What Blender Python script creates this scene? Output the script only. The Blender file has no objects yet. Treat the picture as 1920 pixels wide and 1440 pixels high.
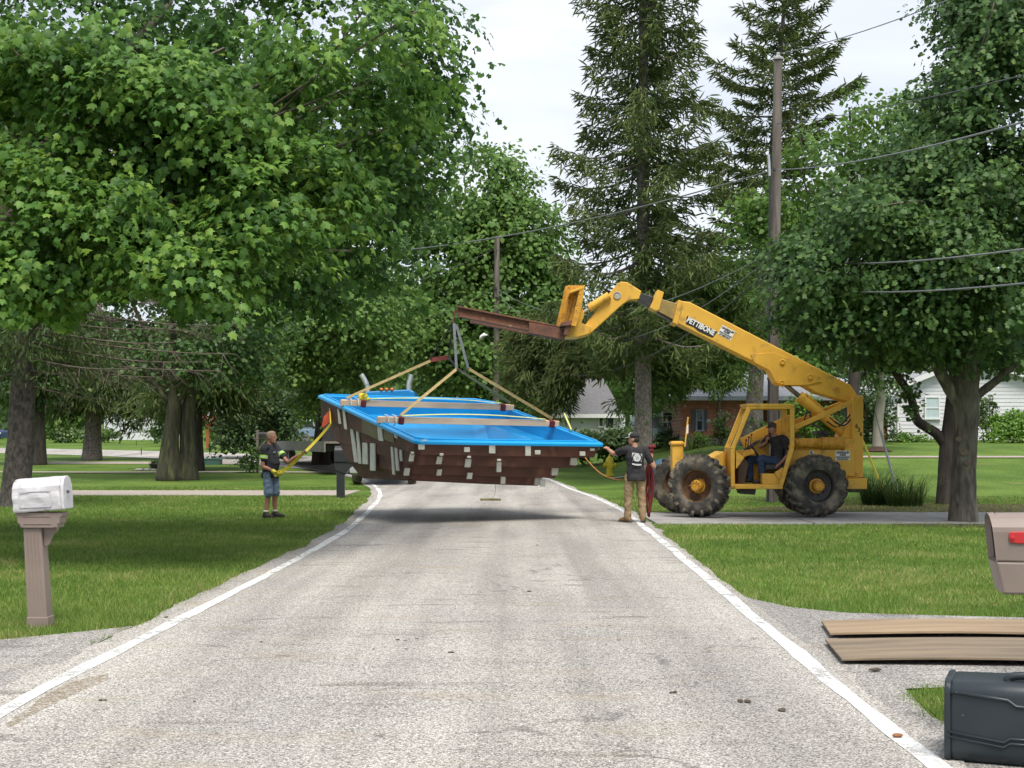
import bpy, bmesh, math, random
import numpy as np
from mathutils import Vector, Matrix

SC = bpy.context.scene
COL = SC.collection
random.seed(7)
RNG = np.random.default_rng(11)
R = math.radians

# ------------------------------------------------------------------ camera
F, CX, HY, CH = 2700.0, 960.0, 825.0, 1.6       # focal length (px of a 1920 wide frame), eye level row, eye height
cam_d = bpy.data.cameras.new('camera'); cam = bpy.data.objects.new('camera', cam_d); COL.objects.link(cam)
cam_d.sensor_width = 36; cam_d.lens = F/1920*36; cam_d.shift_y = (HY-720)/1920
cam_d.clip_start = 0.1; cam_d.clip_end = 5000
cam.location = (0, 0, CH); cam.rotation_euler = (R(90), 0, 0)
SC.camera = cam

# ------------------------------------------------------------------ sky, sun, exposure
SUN_EL, SUN_AZ = 62.0, 15.0     # sun high, behind the camera's right shoulder
world = bpy.data.worlds.new('World'); SC.world = world; world.use_nodes = True
wn, wl = world.node_tree.nodes, world.node_tree.links
wn.clear()
w_out = wn.new('ShaderNodeOutputWorld'); w_bg = wn.new('ShaderNodeBackground')
w_sky = wn.new('ShaderNodeTexSky'); w_sky.sky_type = 'NISHITA'; w_sky.sun_disc = False
w_sky.sun_elevation = R(SUN_EL); w_sky.sun_rotation = R(180-SUN_AZ)
w_sky.air_density = 1.0; w_sky.dust_density = 2.0; w_sky.ozone_density = 1.5
w_tc = wn.new('ShaderNodeTexCoord'); w_map = wn.new('ShaderNodeMapping'); w_map.inputs['Scale'].default_value = (1.2, 1.2, 5.5)
w_map.inputs['Location'].default_value = (3.1, 0.4, 0.55)
w_no = wn.new('ShaderNodeTexNoise'); w_no.inputs['Scale'].default_value = 2.2; w_no.inputs['Detail'].default_value = 7; w_no.inputs['Roughness'].default_value = 0.52
w_no.inputs['Distortion'].default_value = 0.5
w_rp = wn.new('ShaderNodeValToRGB')
w_rp.color_ramp.elements[0].position = 0.30; w_rp.color_ramp.elements[0].color = (0.50, 0.50, 0.50, 1)
w_rp.color_ramp.elements[1].position = 0.62; w_rp.color_ramp.elements[1].color = (1, 1, 1, 1)
w_mx = wn.new('ShaderNodeMix'); w_mx.data_type = 'RGBA'
w_no2 = wn.new('ShaderNodeTexNoise'); w_no2.inputs['Scale'].default_value = 1.7; w_no2.inputs['Detail'].default_value = 6
w_rp2 = wn.new('ShaderNodeValToRGB')
w_rp2.color_ramp.elements[0].position = 0.32; w_rp2.color_ramp.elements[0].color = (4.9, 5.5, 6.6, 1)
w_rp2.color_ramp.elements[1].position = 0.60; w_rp2.color_ramp.elements[1].color = (7.1, 7.45, 8.05, 1)
wl.new(w_tc.outputs['Generated'], w_map.inputs['Vector']); wl.new(w_map.outputs['Vector'], w_no.inputs['Vector'])
wl.new(w_map.outputs['Vector'], w_no2.inputs['Vector'])
wl.new(w_no.outputs['Fac'], w_rp.inputs['Fac']); wl.new(w_no2.outputs['Fac'], w_rp2.inputs['Fac'])
wl.new(w_rp.outputs['Color'], w_mx.inputs['Factor']); wl.new(w_sky.outputs['Color'], w_mx.inputs['A']); wl.new(w_rp2.outputs['Color'], w_mx.inputs['B'])
wl.new(w_mx.outputs['Result'], w_bg.inputs['Color']); w_bg.inputs['Strength'].default_value = 0.076
wl.new(w_bg.outputs['Background'], w_out.inputs['Surface'])

sun_d = bpy.data.lights.new('sun', 'SUN'); sun_d.energy = 2.4; sun_d.angle = R(26); sun_d.color = (1.0, 0.95, 0.87)
sun = bpy.data.objects.new('sun', sun_d); COL.objects.link(sun); sun.location = (-30, -30, 60)
sun.rotation_euler = (R(90-SUN_EL), 0, R(SUN_AZ))   # light travels towards +Y, turned by the azimuth

SC.view_settings.view_transform = 'Standard'; SC.view_settings.look = 'None'
SC.view_settings.exposure = 0.90; SC.view_settings.gamma = 1.0; SC.view_settings.use_curve_mapping = False
SC.render.engine = 'CYCLES'
cy = SC.cycles
cy.use_denoising = True; cy.max_bounces = 6; cy.diffuse_bounces = 4; cy.glossy_bounces = 3; cy.transmission_bounces = 4
cy.transparent_max_bounces = 8; cy.caustics_reflective = False; cy.caustics_refractive = False
cy.use_adaptive_sampling = True; cy.adaptive_threshold = 0.02

# ------------------------------------------------------------------ coordinates
def ss(a, b, x):
    t = np.clip((np.asarray(x, float)-a)/(b-a), 0, 1); return t*t*(3-2*t)
def gz(x, y):
    """height of the ground: level by the road, rising gently behind, a bank on the right"""
    x = np.asarray(x, float); y = np.asarray(y, float)
    d = np.clip(y-45, 0, 78)
    z = 0.022*d*ss(0, 8, d) + 1.1*ss(38, 60, y)*ss(3, 9, x)
    return z
def gzf(x, y): return float(gz(x, y))
def W(px, py, Y): return Vector(((px-CX)*Y/F, Y, CH-(py-HY)*Y/F))
def GX(px, Y): return (px-CX)*Y/F
def ground_at(px, Y):
    x = GX(px, Y); return Vector((x, Y, gzf(x, Y)))
def ray_plane(px, py, p0, n):
    d = Vector(((px-CX)/F, 1.0, -(py-HY)/F)); o = Vector((0, 0, CH))
    t = (p0-o).dot(n)/d.dot(n); return o+d*t

# ------------------------------------------------------------------ materials
def new_mat(name):
    m = bpy.data.materials.new(name); m.use_nodes = True
    nt = m.node_tree; nt.nodes.clear()
    out = nt.nodes.new('ShaderNodeOutputMaterial'); return m, nt, out
MATS = {}
def mat(name, c1, c2=None, scale=6.0, rough=0.6, metal=0.0, bump=0.0, bscale=None, lo=0.35, hi=0.65, c3=None, s3=30.0, lo3=0.62, hi3=0.72,
        stretch=(1, 1, 1), coat=0.0, spec=0.5, rough2=None, alpha=None):
    """procedural surface: two colours through a noise, an optional third in flecks, noise relief"""
    if name in MATS: return MATS[name]
    m, nt, out = new_mat(name); N, L = nt.nodes, nt.links
    b = N.new('ShaderNodeBsdfPrincipled'); b.inputs['Metallic'].default_value = metal; b.inputs['Roughness'].default_value = rough
    b.inputs['Specular IOR Level'].default_value = spec
    if coat: b.inputs['Coat Weight'].default_value = coat; b.inputs['Coat Roughness'].default_value = 0.15
    tc = N.new('ShaderNodeTexCoord'); mp = N.new('ShaderNodeMapping'); mp.inputs['Scale'].default_value = stretch
    L.new(tc.outputs['Object'], mp.inputs['Vector'])
    no = N.new('ShaderNodeTexNoise'); no.inputs['Scale'].default_value = scale; no.inputs['Detail'].default_value = 6; no.inputs['Roughness'].default_value = 0.6
    L.new(mp.outputs['Vector'], no.inputs['Vector'])
    c2 = c2 or tuple(v*0.8 for v in c1)
    rp = N.new('ShaderNodeValToRGB'); rp.color_ramp.elements[0].position = lo; rp.color_ramp.elements[1].position = hi
    rp.color_ramp.elements[0].color = (*c1, 1); rp.color_ramp.elements[1].color = (*c2, 1)
    L.new(no.outputs['Fac'], rp.inputs['Fac']); col = rp.outputs['Color']
    if c3:
        n3 = N.new('ShaderNodeTexNoise'); n3.inputs['Scale'].default_value = s3; n3.inputs['Detail'].default_value = 5; L.new(mp.outputs['Vector'], n3.inputs['Vector'])
        r3 = N.new('ShaderNodeValToRGB'); r3.color_ramp.elements[0].position = lo3; r3.color_ramp.elements[1].position = hi3
        L.new(n3.outputs['Fac'], r3.inputs['Fac'])
        mx = N.new('ShaderNodeMix'); mx.data_type = 'RGBA'; L.new(r3.outputs['Color'], mx.inputs['Factor'])
        L.new(col, mx.inputs['A']); mx.inputs['B'].default_value = (*c3, 1); col = mx.outputs['Result']
    L.new(col, b.inputs['Base Color'])
    if rough2 is not None:
        mr = N.new('ShaderNodeMapRange'); mr.inputs['To Min'].default_value = rough; mr.inputs['To Max'].default_value = rough2
        L.new(no.outputs['Fac'], mr.inputs['Value']); L.new(mr.outputs['Result'], b.inputs['Roughness'])
    if bump:
        nb = N.new('ShaderNodeTexNoise'); nb.inputs['Scale'].default_value = bscale or scale*4; nb.inputs['Detail'].default_value = 5; L.new(mp.outputs['Vector'], nb.inputs['Vector'])
        bp = N.new('ShaderNodeBump'); bp.inputs['Strength'].default_value = bump; bp.inputs['Distance'].default_value = 0.02
        L.new(nb.outputs['Fac'], bp.inputs['Height']); L.new(bp.outputs['Normal'], b.inputs['Normal'])
    L.new(b.outputs['BSDF'], out.inputs['Surface'])
    MATS[name] = m; return m

def leaf_mat(name, cols, trans=0.35, rough=0.45, spec=0.4):
    """leaf: colour runs through `cols` by the per-leaf value 'tint'; some light passes through"""
    m, nt, out = new_mat(name); N, L = nt.nodes, nt.links
    at = N.new('ShaderNodeAttribute'); at.attribute_name = 'tint'
    rp = N.new('ShaderNodeValToRGB'); e = rp.color_ramp.elements
    for i, c in enumerate(cols):
        p = i/(len(cols)-1)
        if i < 2: e[i].position = p; e[i].color = (*c, 1)
        else:
            k = e.new(p); k.color = (*c, 1)
    e[0].position = 0; 
    for i, c in enumerate(cols): e[i].position = i/(len(cols)-1); e[i].color = (*c, 1)
    L.new(at.outputs['Fac'], rp.inputs['Fac'])
    b = N.new('ShaderNodeBsdfPrincipled'); b.inputs['Roughness'].default_value = rough; b.inputs['Specular IOR Level'].default_value = spec
    L.new(rp.outputs['Color'], b.inputs['Base Color'])
    t = N.new('ShaderNodeBsdfTranslucent'); hs = N.new('ShaderNodeHueSaturation'); hs.inputs['Hue'].default_value = 0.485; hs.inputs['Value'].default_value = 1.5
    L.new(rp.outputs['Color'], hs.inputs['Color']); L.new(hs.outputs['Color'], t.inputs['Color'])
    mx = N.new('ShaderNodeMixShader'); mx.inputs['Fac'].default_value = trans
    L.new(b.outputs['BSDF'], mx.inputs[1]); L.new(t.outputs['BSDF'], mx.inputs[2]); L.new(mx.outputs['Shader'], out.inputs['Surface'])
    return m

# ------------------------------------------------------------------ objects
ORG = {}
def tag(o, label=None, cat=None, group=None, kind=None):
    if label: o['label'] = label
    if cat: o['category'] = cat
    if group: o['group'] = group
    if kind: o['kind'] = kind
    return o
def thing(name, loc, label, cat, group=None):
    o = bpy.data.objects.new(name, None); COL.objects.link(o); o.location = loc; o.empty_display_size = 0.2
    ORG[o.name] = Vector(loc); return tag(o, label, cat, group)
def link_mesh(name, me, m, parent=None, origin=None):
    o = bpy.data.objects.new(name, me); COL.objects.link(o)
    if m: me.materials.append(m)
    if parent: o.parent = parent; ORG[o.name] = ORG[parent.name]
    else:
        ORG[o.name] = Vector(origin) if origin is not None else Vector((0, 0, 0)); o.location = ORG[o.name]
    return o
def np_mesh(name, verts, faces_flat, sizes, tint=None, smooth=False):
    me = bpy.data.meshes.new(name)
    verts = np.ascontiguousarray(verts, np.float32); nv = len(verts); nl = len(faces_flat); nf = len(sizes)
    me.vertices.add(nv); me.vertices.foreach_set('co', verts.ravel())
    me.loops.add(nl); me.loops.foreach_set('vertex_index', np.ascontiguousarray(faces_flat, np.int32))
    st = np.zeros(nf, np.int32); st[1:] = np.cumsum(sizes)[:-1]
    me.polygons.add(nf); me.polygons.foreach_set('loop_start', st)
    if smooth: me.polygons.foreach_set('use_smooth', np.ones(nf, bool))
    me.update(calc_edges=True)
    if tint is not None:
        a = me.attributes.new('tint', 'FLOAT', 'POINT'); a.data.foreach_set('value', np.ascontiguousarray(tint, np.float32))
    return me

def frame_of(d, ref=Vector((0, 0, 1))):
    d = d.normalized()
    if abs(d.dot(ref)) > 0.985: ref = Vector((0, 1, 0)) if abs(d.y) < 0.9 else Vector((1, 0, 0))
    x = d.cross(ref).normalized(); y = x.cross(d).normalized(); return x, y, d

class MB:
    def __init__(s): s.v = []; s.f = []
    def add(s, vs, fs):
        k = len(s.v); s.v += [Vector(p) for p in vs]; s.f += [tuple(i+k for i in f) for f in fs]; return s
    def box(s, c, size, M=None):
        c = Vector(c); h = Vector(size)/2; vs = []
        for z in (-1, 1):
            for y in (-1, 1):
                for x in (-1, 1):
                    p = Vector((x*h.x, y*h.y, z*h.z)); vs.append(c+(M @ p if M else p))
        return s.add(vs, [(0, 2, 3, 1), (4, 5, 7, 6), (0, 1, 5, 4), (2, 6, 7, 3), (0, 4, 6, 2), (1, 3, 7, 5)])
    def beam(s, p, q, w, h, up=Vector((0, 0, 1))):
        """bar from p to q; w across, h along up"""
        p = Vector(p); q = Vector(q); x, y, d = frame_of(q-p, up); vs = []
        for o in (p, q):
            for a, b in ((-1, -1), (1, -1), (1, 1), (-1, 1)): vs.append(o+x*(a*w/2)+y*(b*h/2))
        return s.add(vs, [(3, 2, 1, 0), (4, 5, 6, 7), (0, 1, 5, 4), (1, 2, 6, 5), (2, 3, 7, 6), (3, 0, 4, 7)])
    def tube(s, pts, rad, seg=8, cap=True):
        pts = [Vector(p) for p in pts]; n = len(pts)
        if not hasattr(rad, '__len__'): rad = [rad]*n
        vs, fs = [], []; x = None
        for i, p in enumerate(pts):
            d = (pts[min(i+1, n-1)]-pts[max(i-1, 0)])
            if d.length < 1e-9: d = Vector((0, 0, 1))
            d.normalize()
            if x is None: x, y, _ = frame_of(d)
            else:
                x = (x-d*x.dot(d))
                if x.length < 1e-6: x, y, _ = frame_of(d)
                x.normalize(); y = d.cross(x)
            y = d.cross(x)
            for k in range(seg):
                a = 2*math.pi*k/seg; vs.append(p+(x*math.cos(a)+y*math.sin(a))*rad[i])
        for i in range(n-1):
            for k in range(seg):
                a, b = i*seg+k, i*seg+(k+1) % seg; fs.append((a, b, b+seg, a+seg))
        if cap: fs.append(tuple(range(seg-1, -1, -1))); fs.append(tuple((n-1)*seg+k for k in range(seg)))
        return s.add(vs, fs)
    def prism(s, poly, vec):
        poly = [Vector(p) for p in poly]; vec = Vector(vec); n = len(poly)
        nrm = Vector((0, 0, 0))
        for i in range(n): nrm += poly[i].cross(poly[(i+1) % n])
        if nrm.dot(vec) > 0: poly = poly[::-1]
        vs = poly+[p+vec for p in poly]
        fs = [tuple(range(n)), tuple(range(2*n-1, n-1, -1))]+[(i, i+n, (i+1) % n+n, (i+1) % n) for i in range(n)]
        return s.add(vs, fs)
    def lathe(s, prof, c, axis=Vector((0, 0, 1)), seg=24, closed=False):
        c = Vector(c); x, y, d = frame_of(Vector(axis)); vs, fs = [], []; n = len(prof)
        for r, h in prof:
            for k in range(seg):
                a = 2*math.pi*k/seg; vs.append(c+d*h+(x*math.cos(a)+y*math.sin(a))*r)
        for i in range(n-1):
            for k in range(seg):
                a, b = i*seg+k, i*seg+(k+1) % seg; fs.append((a, b, b+seg, a+seg))
        if closed:
            fs.append(tuple(range(seg-1, -1, -1))); fs.append(tuple((n-1)*seg+k for k in range(seg)))
        return s.add(vs, fs)
    def ell(s, c, r, seg=14, rings=9, M=None):
        c = Vector(c); vs, fs = [], []
        for i in range(rings+1):
            t = math.pi*i/rings
            for k in range(seg):
                a = 2*math.pi*k/seg; p = Vector((r[0]*math.sin(t)*math.cos(a), r[1]*math.sin(t)*math.sin(a), r[2]*math.cos(t)))
                vs.append(c+(M @ p if M else p))
        for i in range(rings):
            for k in range(seg):
                a, b = i*seg+k, i*seg+(k+1) % seg; fs.append((a, a+seg, b+seg, b))
        return s.add(vs, fs)
    def loft(s, rings, seg=16, cap=True):
        """rings: (centre, half axis A, half axis B)"""
        vs, fs = [], []; n = len(rings)
        for c, A, B in rings:
            for k in range(seg):
                t = 2*math.pi*k/seg; vs.append(Vector(c)+Vector(A)*math.cos(t)+Vector(B)*math.sin(t))
        for i in range(n-1):
            for k in range(seg):
                a, b = i*seg+k, i*seg+(k+1) % seg; fs.append((a, b, b+seg, a+seg))
        if cap: fs.append(tuple(range(seg-1, -1, -1))); fs.append(tuple((n-1)*seg+k for k in range(seg)))
        return s.add(vs, fs)
    def ribbon(s, pts, w, t=0.004, side=None, twist=0.0):
        """flat strap through pts, w wide, t thick"""
        pts = [Vector(p) for p in pts]; n = len(pts); vs, fs = [], []
        for i, p in enumerate(pts):
            d = (pts[min(i+1, n-1)]-pts[max(i-1, 0)]).normalized()
            x = (Vector(side)-d*Vector(side).dot(d)).normalized() if side is not None else frame_of(d)[0]
            if twist: x = (Matrix.Rotation(twist*i/(n-1), 3, d) @ x)
            y = d.cross(x)
            for a, b in ((-1, -1), (1, -1), (1, 1), (-1, 1)): vs.append(p+x*(a*w/2)+y*(b*t/2))
        for i in range(n-1):
            for k in range(4): fs.append((i*4+k, i*4+(k+1) % 4, (i+1)*4+(k+1) % 4, (i+1)*4+k))
        fs += [(3, 2, 1, 0), tuple(4*(n-1)+k for k in range(4))]
        return s.add(vs, fs)
    def build(s, name, m, parent=None, smooth=False, bev=0.0, origin=None, label=None, fixn=True):
        if parent is None and origin is None:
            xs = [v.x for v in s.v]; ys = [v.y for v in s.v]; zs = [v.z for v in s.v]
            origin = ((min(xs)+max(xs))/2, (min(ys)+max(ys))/2, min(zs))
        o0 = ORG[parent.name] if parent else Vector(origin)
        me = bpy.data.meshes.new(name); me.from_pydata([tuple(v-o0) for v in s.v], [], s.f)
        if fixn:
            bm = bmesh.new(); bm.from_mesh(me); bmesh.ops.recalc_face_normals(bm, faces=bm.faces); bm.to_mesh(me); bm.free()
        if smooth: me.polygons.foreach_set('use_smooth', np.ones(len(me.polygons), bool))
        me.update()
        o = link_mesh(name, me, m, parent, None if parent else o0)
        if smooth == 'auto':
            md = o.modifiers.new('edges', 'EDGE_SPLIT'); md.split_angle = R(38)
        if bev:
            b = o.modifiers.new('bevel', 'BEVEL'); b.width = bev; b.segments = 2; b.limit_method = 'ANGLE'; b.angle_limit = R(35)
        if label: o['label'] = label
        return o
def copy_tree(o, parent=None):
    c = o.copy(); COL.objects.link(c); ORG[c.name] = ORG.get(o.name, Vector())
    if parent: c.parent = parent
    for ch in list(o.children): copy_tree(ch, c)
    return c
def crom(pts, n=12):
    """smooth curve through the points"""
    P = [Vector(p) for p in pts]; out = []
    P = [P[0]*2-P[1]]+P+[P[-1]*2-P[-2]]
    for i in range(1, len(P)-2):
        for k in range(n):
            t = k/n; a, b, c, d = P[i-1], P[i], P[i+1], P[i+2]
            out.append(0.5*((2*b)+(c-a)*t+(2*a-5*b+4*c-d)*t*t+(3*b-a-3*c+d)*t**3))
    out.append(P[-2]); return out
def vnoise(x, y, seed=0):
    """smooth 2-D value noise for arrays"""
    x = np.asarray(x, float); y = np.asarray(y, float); xi = np.floor(x).astype(int); yi = np.floor(y).astype(int); fx = x-xi; fy = y-yi
    fx = fx*fx*(3-2*fx); fy = fy*fy*(3-2*fy)
    def h(i, j):
        n = (i*374761393+j*668265263+seed*974711) & 0x7fffffff; n = ((n ^ (n >> 13))*1274126177) & 0x7fffffff; return ((n ^ (n >> 16)) & 0xffff)/65535.0
    return (h(xi, yi)*(1-fx)+h(xi+1, yi)*fx)*(1-fy)+(h(xi, yi+1)*(1-fx)+h(xi+1, yi+1)*fx)*fy
# ================================================================== the setting: ground, road, drives, paths
def lawn_mat():
    m, nt, out = new_mat('lawn'); N, L = nt.nodes, nt.links
    b = N.new('ShaderNodeBsdfPrincipled'); b.inputs['Roughness'].default_value = 0.85; b.inputs['Specular IOR Level'].default_value = 0.15
    tc = N.new('ShaderNodeTexCoord')
    def noise(s, d=5, st=None):
        n = N.new('ShaderNodeTexNoise'); n.inputs['Scale'].default_value = s; n.inputs['Detail'].default_value = d
        if st:
            mp = N.new('ShaderNodeMapping'); mp.inputs['Scale'].default_value = st; L.new(tc.outputs['Object'], mp.inputs['Vector']); L.new(mp.outputs['Vector'], n.inputs['Vector'])
        else: L.new(tc.outputs['Object'], n.inputs['Vector'])
        return n
    a = noise(0.35, 6); r = N.new('ShaderNodeValToRGB'); e = r.color_ramp.elements
    e[0].position = 0.35; e[0].color = (0.078, 0.148, 0.025, 1); e[1].position = 0.66; e[1].color = (0.16, 0.25, 0.05, 1)
    L.new(a.outputs['Fac'], r.inputs['Fac'])
    f = noise(22, 6); r2 = N.new('ShaderNodeValToRGB'); r2.color_ramp.elements[0].position = 0.35; r2.color_ramp.elements[0].color = (0.55, 0.55, 0.5, 1); r2.color_ramp.elements[1].position = 0.68; r2.color_ramp.elements[1].color = (1.25, 1.25, 1.1, 1)
    L.new(f.outputs['Fac'], r2.inputs['Fac'])
    mu = N.new('ShaderNodeMix'); mu.data_type = 'RGBA'; mu.blend_type = 'MULTIPLY'; mu.inputs['Factor'].default_value = 1; L.new(r.outputs['Color'], mu.inputs['A']); L.new(r2.outputs['Color'], mu.inputs['B'])
    d = noise(0.55, 5, (1, 1.6, 1)); r3 = N.new('ShaderNodeValToRGB'); r3.color_ramp.elements[0].position = 0.60; r3.color_ramp.elements[1].position = 0.78; r3.color_ramp.elements[1].color = (0.6, 0.6, 0.6, 1)
    L.new(d.outputs['Fac'], r3.inputs['Fac'])
    mx = N.new('ShaderNodeMix'); mx.data_type = 'RGBA'; L.new(r3.outputs['Color'], mx.inputs['Factor']); L.new(mu.outputs['Result'], mx.inputs['A']); mx.inputs['B'].default_value = (0.24, 0.22, 0.085, 1)
    L.new(mx.outputs['Result'], b.inputs['Base Color'])
    nb = noise(45, 4); bp = N.new('ShaderNodeBump'); bp.inputs['Strength'].default_value = 0.8; bp.inputs['Distance'].default_value = 0.05
    L.new(nb.outputs['Fac'], bp.inputs['Height']); L.new(bp.outputs['Normal'], b.inputs['Normal'])
    L.new(b.outputs['BSDF'], out.inputs['Surface']); return m
M_LAWN = lawn_mat()

def chip_mat(name, base, dark, light, scale=95.0, tan=(0.34, 0.27, 0.17)):
    """chip sealed road: angular stones of many greys, dusty and oily patches, fine cracks"""
    m, nt, out = new_mat(name); N, L = nt.nodes, nt.links
    b = N.new('ShaderNodeBsdfPrincipled'); b.inputs['Roughness'].default_value = 0.9; b.inputs['Specular IOR Level'].default_value = 0.25
    tc = N.new('ShaderNodeTexCoord')
    v = N.new('ShaderNodeTexVoronoi'); v.inputs['Scale'].default_value = scale; L.new(tc.outputs['Object'], v.inputs['Vector'])
    sp = N.new('ShaderNodeSeparateColor'); L.new(v.outputs['Color'], sp.inputs['Color'])
    r = N.new('ShaderNodeValToRGB'); e = r.color_ramp.elements
    e[0].position = 0.0; e[0].color = (*dark, 1); e[1].position = 1.0; e[1].color = (*light, 1)
    k = e.new(0.30); k.color = (*[x*0.82 for x in base], 1); k = e.new(0.62); k.color = (*base, 1)
    L.new(sp.outputs[0], r.inputs['Fac'])
    # joints between stones
    rd = N.new('ShaderNodeValToRGB'); rd.color_ramp.elements[0].position = 0.30; rd.color_ramp.elements[0].color = (1, 1, 1, 1); rd.color_ramp.elements[1].position = 0.75; rd.color_ramp.elements[1].color = (0.52, 0.51, 0.50, 1)
    L.new(v.outputs['Distance'], rd.inputs['Fac'])
    m1 = N.new('ShaderNodeMix'); m1.data_type = 'RGBA'; m1.blend_type = 'MULTIPLY'; m1.inputs['Factor'].default_value = 1; L.new(r.outputs['Color'], m1.inputs['A']); L.new(rd.outputs['Color'], m1.inputs['B'])
    # patches
    def noise(s, st=(1, 1, 1), d=5):
        n = N.new('ShaderNodeTexNoise'); n.inputs['Scale'].default_value = s; n.inputs['Detail'].default_value = d
        mp = N.new('ShaderNodeMapping'); mp.inputs['Scale'].default_value = st; L.new(tc.outputs['Object'], mp.inputs['Vector']); L.new(mp.outputs['Vector'], n.inputs['Vector']); return n
    n1 = noise(0.5, (1.6, 0.35, 1), 7); q1 = N.new('ShaderNodeValToRGB'); q1.color_ramp.elements[0].position = 0.32; q1.color_ramp.elements[0].color = (0.80, 0.80, 0.81, 1); q1.color_ramp.elements[1].position = 0.62; q1.color_ramp.elements[1].color = (1.08, 1.08, 1.07, 1)
    L.new(n1.outputs['Fac'], q1.inputs['Fac'])
    m2 = N.new('ShaderNodeMix'); m2.data_type = 'RGBA'; m2.blend_type = 'MULTIPLY'; m2.inputs['Factor'].default_value = 1; L.new(m1.outputs['Result'], m2.inputs['A']); L.new(q1.outputs['Color'], m2.inputs['B'])
    # long streaks left by wheels, and scuffs
    ns = noise(1.0, (1.7, 0.045, 1), 6); qs = N.new('ShaderNodeValToRGB'); qs.color_ramp.elements[0].position = 0.36; qs.color_ramp.elements[0].color = (0.78, 0.775, 0.77, 1); qs.color_ramp.elements[1].position = 0.60; qs.color_ramp.elements[1].color = (1.05, 1.05, 1.045, 1); L.new(ns.outputs['Fac'], qs.inputs['Fac'])
    ms = N.new('ShaderNodeMix'); ms.data_type = 'RGBA'; ms.blend_type = 'MULTIPLY'; ms.inputs['Factor'].default_value = 1; L.new(m2.outputs['Result'], ms.inputs['A']); L.new(qs.outputs['Color'], ms.inputs['B'])
    nq = noise(1.3, (0.55, 2.6, 1), 9); qq = N.new('ShaderNodeValToRGB'); qq.color_ramp.elements[0].position = 0.60; qq.color_ramp.elements[0].color = (1, 1, 1, 1); qq.color_ramp.elements[1].position = 0.72; qq.color_ramp.elements[1].color = (0.66, 0.65, 0.64, 1); L.new(nq.outputs['Fac'], qq.inputs['Fac'])
    m2 = N.new('ShaderNodeMix'); m2.data_type = 'RGBA'; m2.blend_type = 'MULTIPLY'; m2.inputs['Factor'].default_value = 1; L.new(ms.outputs['Result'], m2.inputs['A']); L.new(qq.outputs['Color'], m2.inputs['B'])
    n2 = noise(1.1, (0.7, 1.6, 1), 8); q2 = N.new('ShaderNodeValToRGB'); q2.color_ramp.elements[0].position = 0.57; q2.color_ramp.elements[1].position = 0.80; q2.color_ramp.elements[1].color = (0.5, 0.5, 0.5, 1)
    L.new(n2.outputs['Fac'], q2.inputs['Fac'])
    m3 = N.new('ShaderNodeMix'); m3.data_type = 'RGBA'; L.new(q2.outputs['Color'], m3.inputs['Factor']); L.new(m2.outputs['Result'], m3.inputs['A']); m3.inputs['B'].default_value = (*tan, 1)
    # cracks, mostly across the road
    vc = N.new('ShaderNodeTexVoronoi'); vc.feature = 'DISTANCE_TO_EDGE'; vc.inputs['Scale'].default_value = 0.55
    nd = noise(2.2, (1, 1, 1), 6); mp = N.new('ShaderNodeMapping'); mp.inputs['Scale'].default_value = (0.45, 1.3, 1)
    ad = N.new('ShaderNodeVectorMath'); ad.operation = 'MULTIPLY_ADD'; ad.inputs[1].default_value = (0.9, 0.9, 0); L.new(nd.outputs['Color'], ad.inputs[0]); L.new(tc.outputs['Object'], ad.inputs[2])
    L.new(ad.outputs[0], mp.inputs['Vector']); L.new(mp.outputs['Vector'], vc.inputs['Vector'])
    q4 = N.new('ShaderNodeValToRGB'); q4.color_ramp.elements[0].position = 0.002; q4.color_ramp.elements[0].color = (0.55, 0.55, 0.55, 1); q4.color_ramp.elements[1].position = 0.012; q4.color_ramp.elements[1].color = (0, 0, 0, 1)
    L.new(vc.outputs['Distance'], q4.inputs['Fac'])
    nm = noise(0.8, (1, 1, 1), 3); q5 = N.new('ShaderNodeValToRGB'); q5.color_ramp.elements[0].position = 0.48; q5.color_ramp.elements[1].position = 0.56; L.new(nm.outputs['Fac'], q5.inputs['Fac'])
    mm = N.new('ShaderNodeMath'); mm.operation = 'MULTIPLY'; L.new(q4.outputs['Color'], mm.inputs[0]); L.new(q5.outputs['Color'], mm.inputs[1])
    m4 = N.new('ShaderNodeMix'); m4.data_type = 'RGBA'; L.new(mm.outputs[0], m4.inputs['Factor']); L.new(m3.outputs['Result'], m4.inputs['A']); m4.inputs['B'].default_value = (0.07, 0.065, 0.06, 1)
    L.new(m4.outputs['Result'], b.inputs['Base Color'])
    bp = N.new('ShaderNodeBump'); bp.inputs['Strength'].default_value = 0.5; bp.inputs['Distance'].default_value = 0.006; bp.invert = True
    L.new(v.outputs['Distance'], bp.inputs['Height']); L.new(bp.outputs['Normal'], b.inputs['Normal'])
    L.new(b.outputs['BSDF'], out.inputs['Surface']); return m
M_ROAD = chip_mat('chip_seal', (0.52, 0.49, 0.45), (0.18, 0.17, 0.157), (0.80, 0.765, 0.71), 100.0)
M_APRON = chip_mat('old_asphalt', (0.40, 0.38, 0.355), (0.12, 0.115, 0.11), (0.66, 0.635, 0.60), 90.0)

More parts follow.
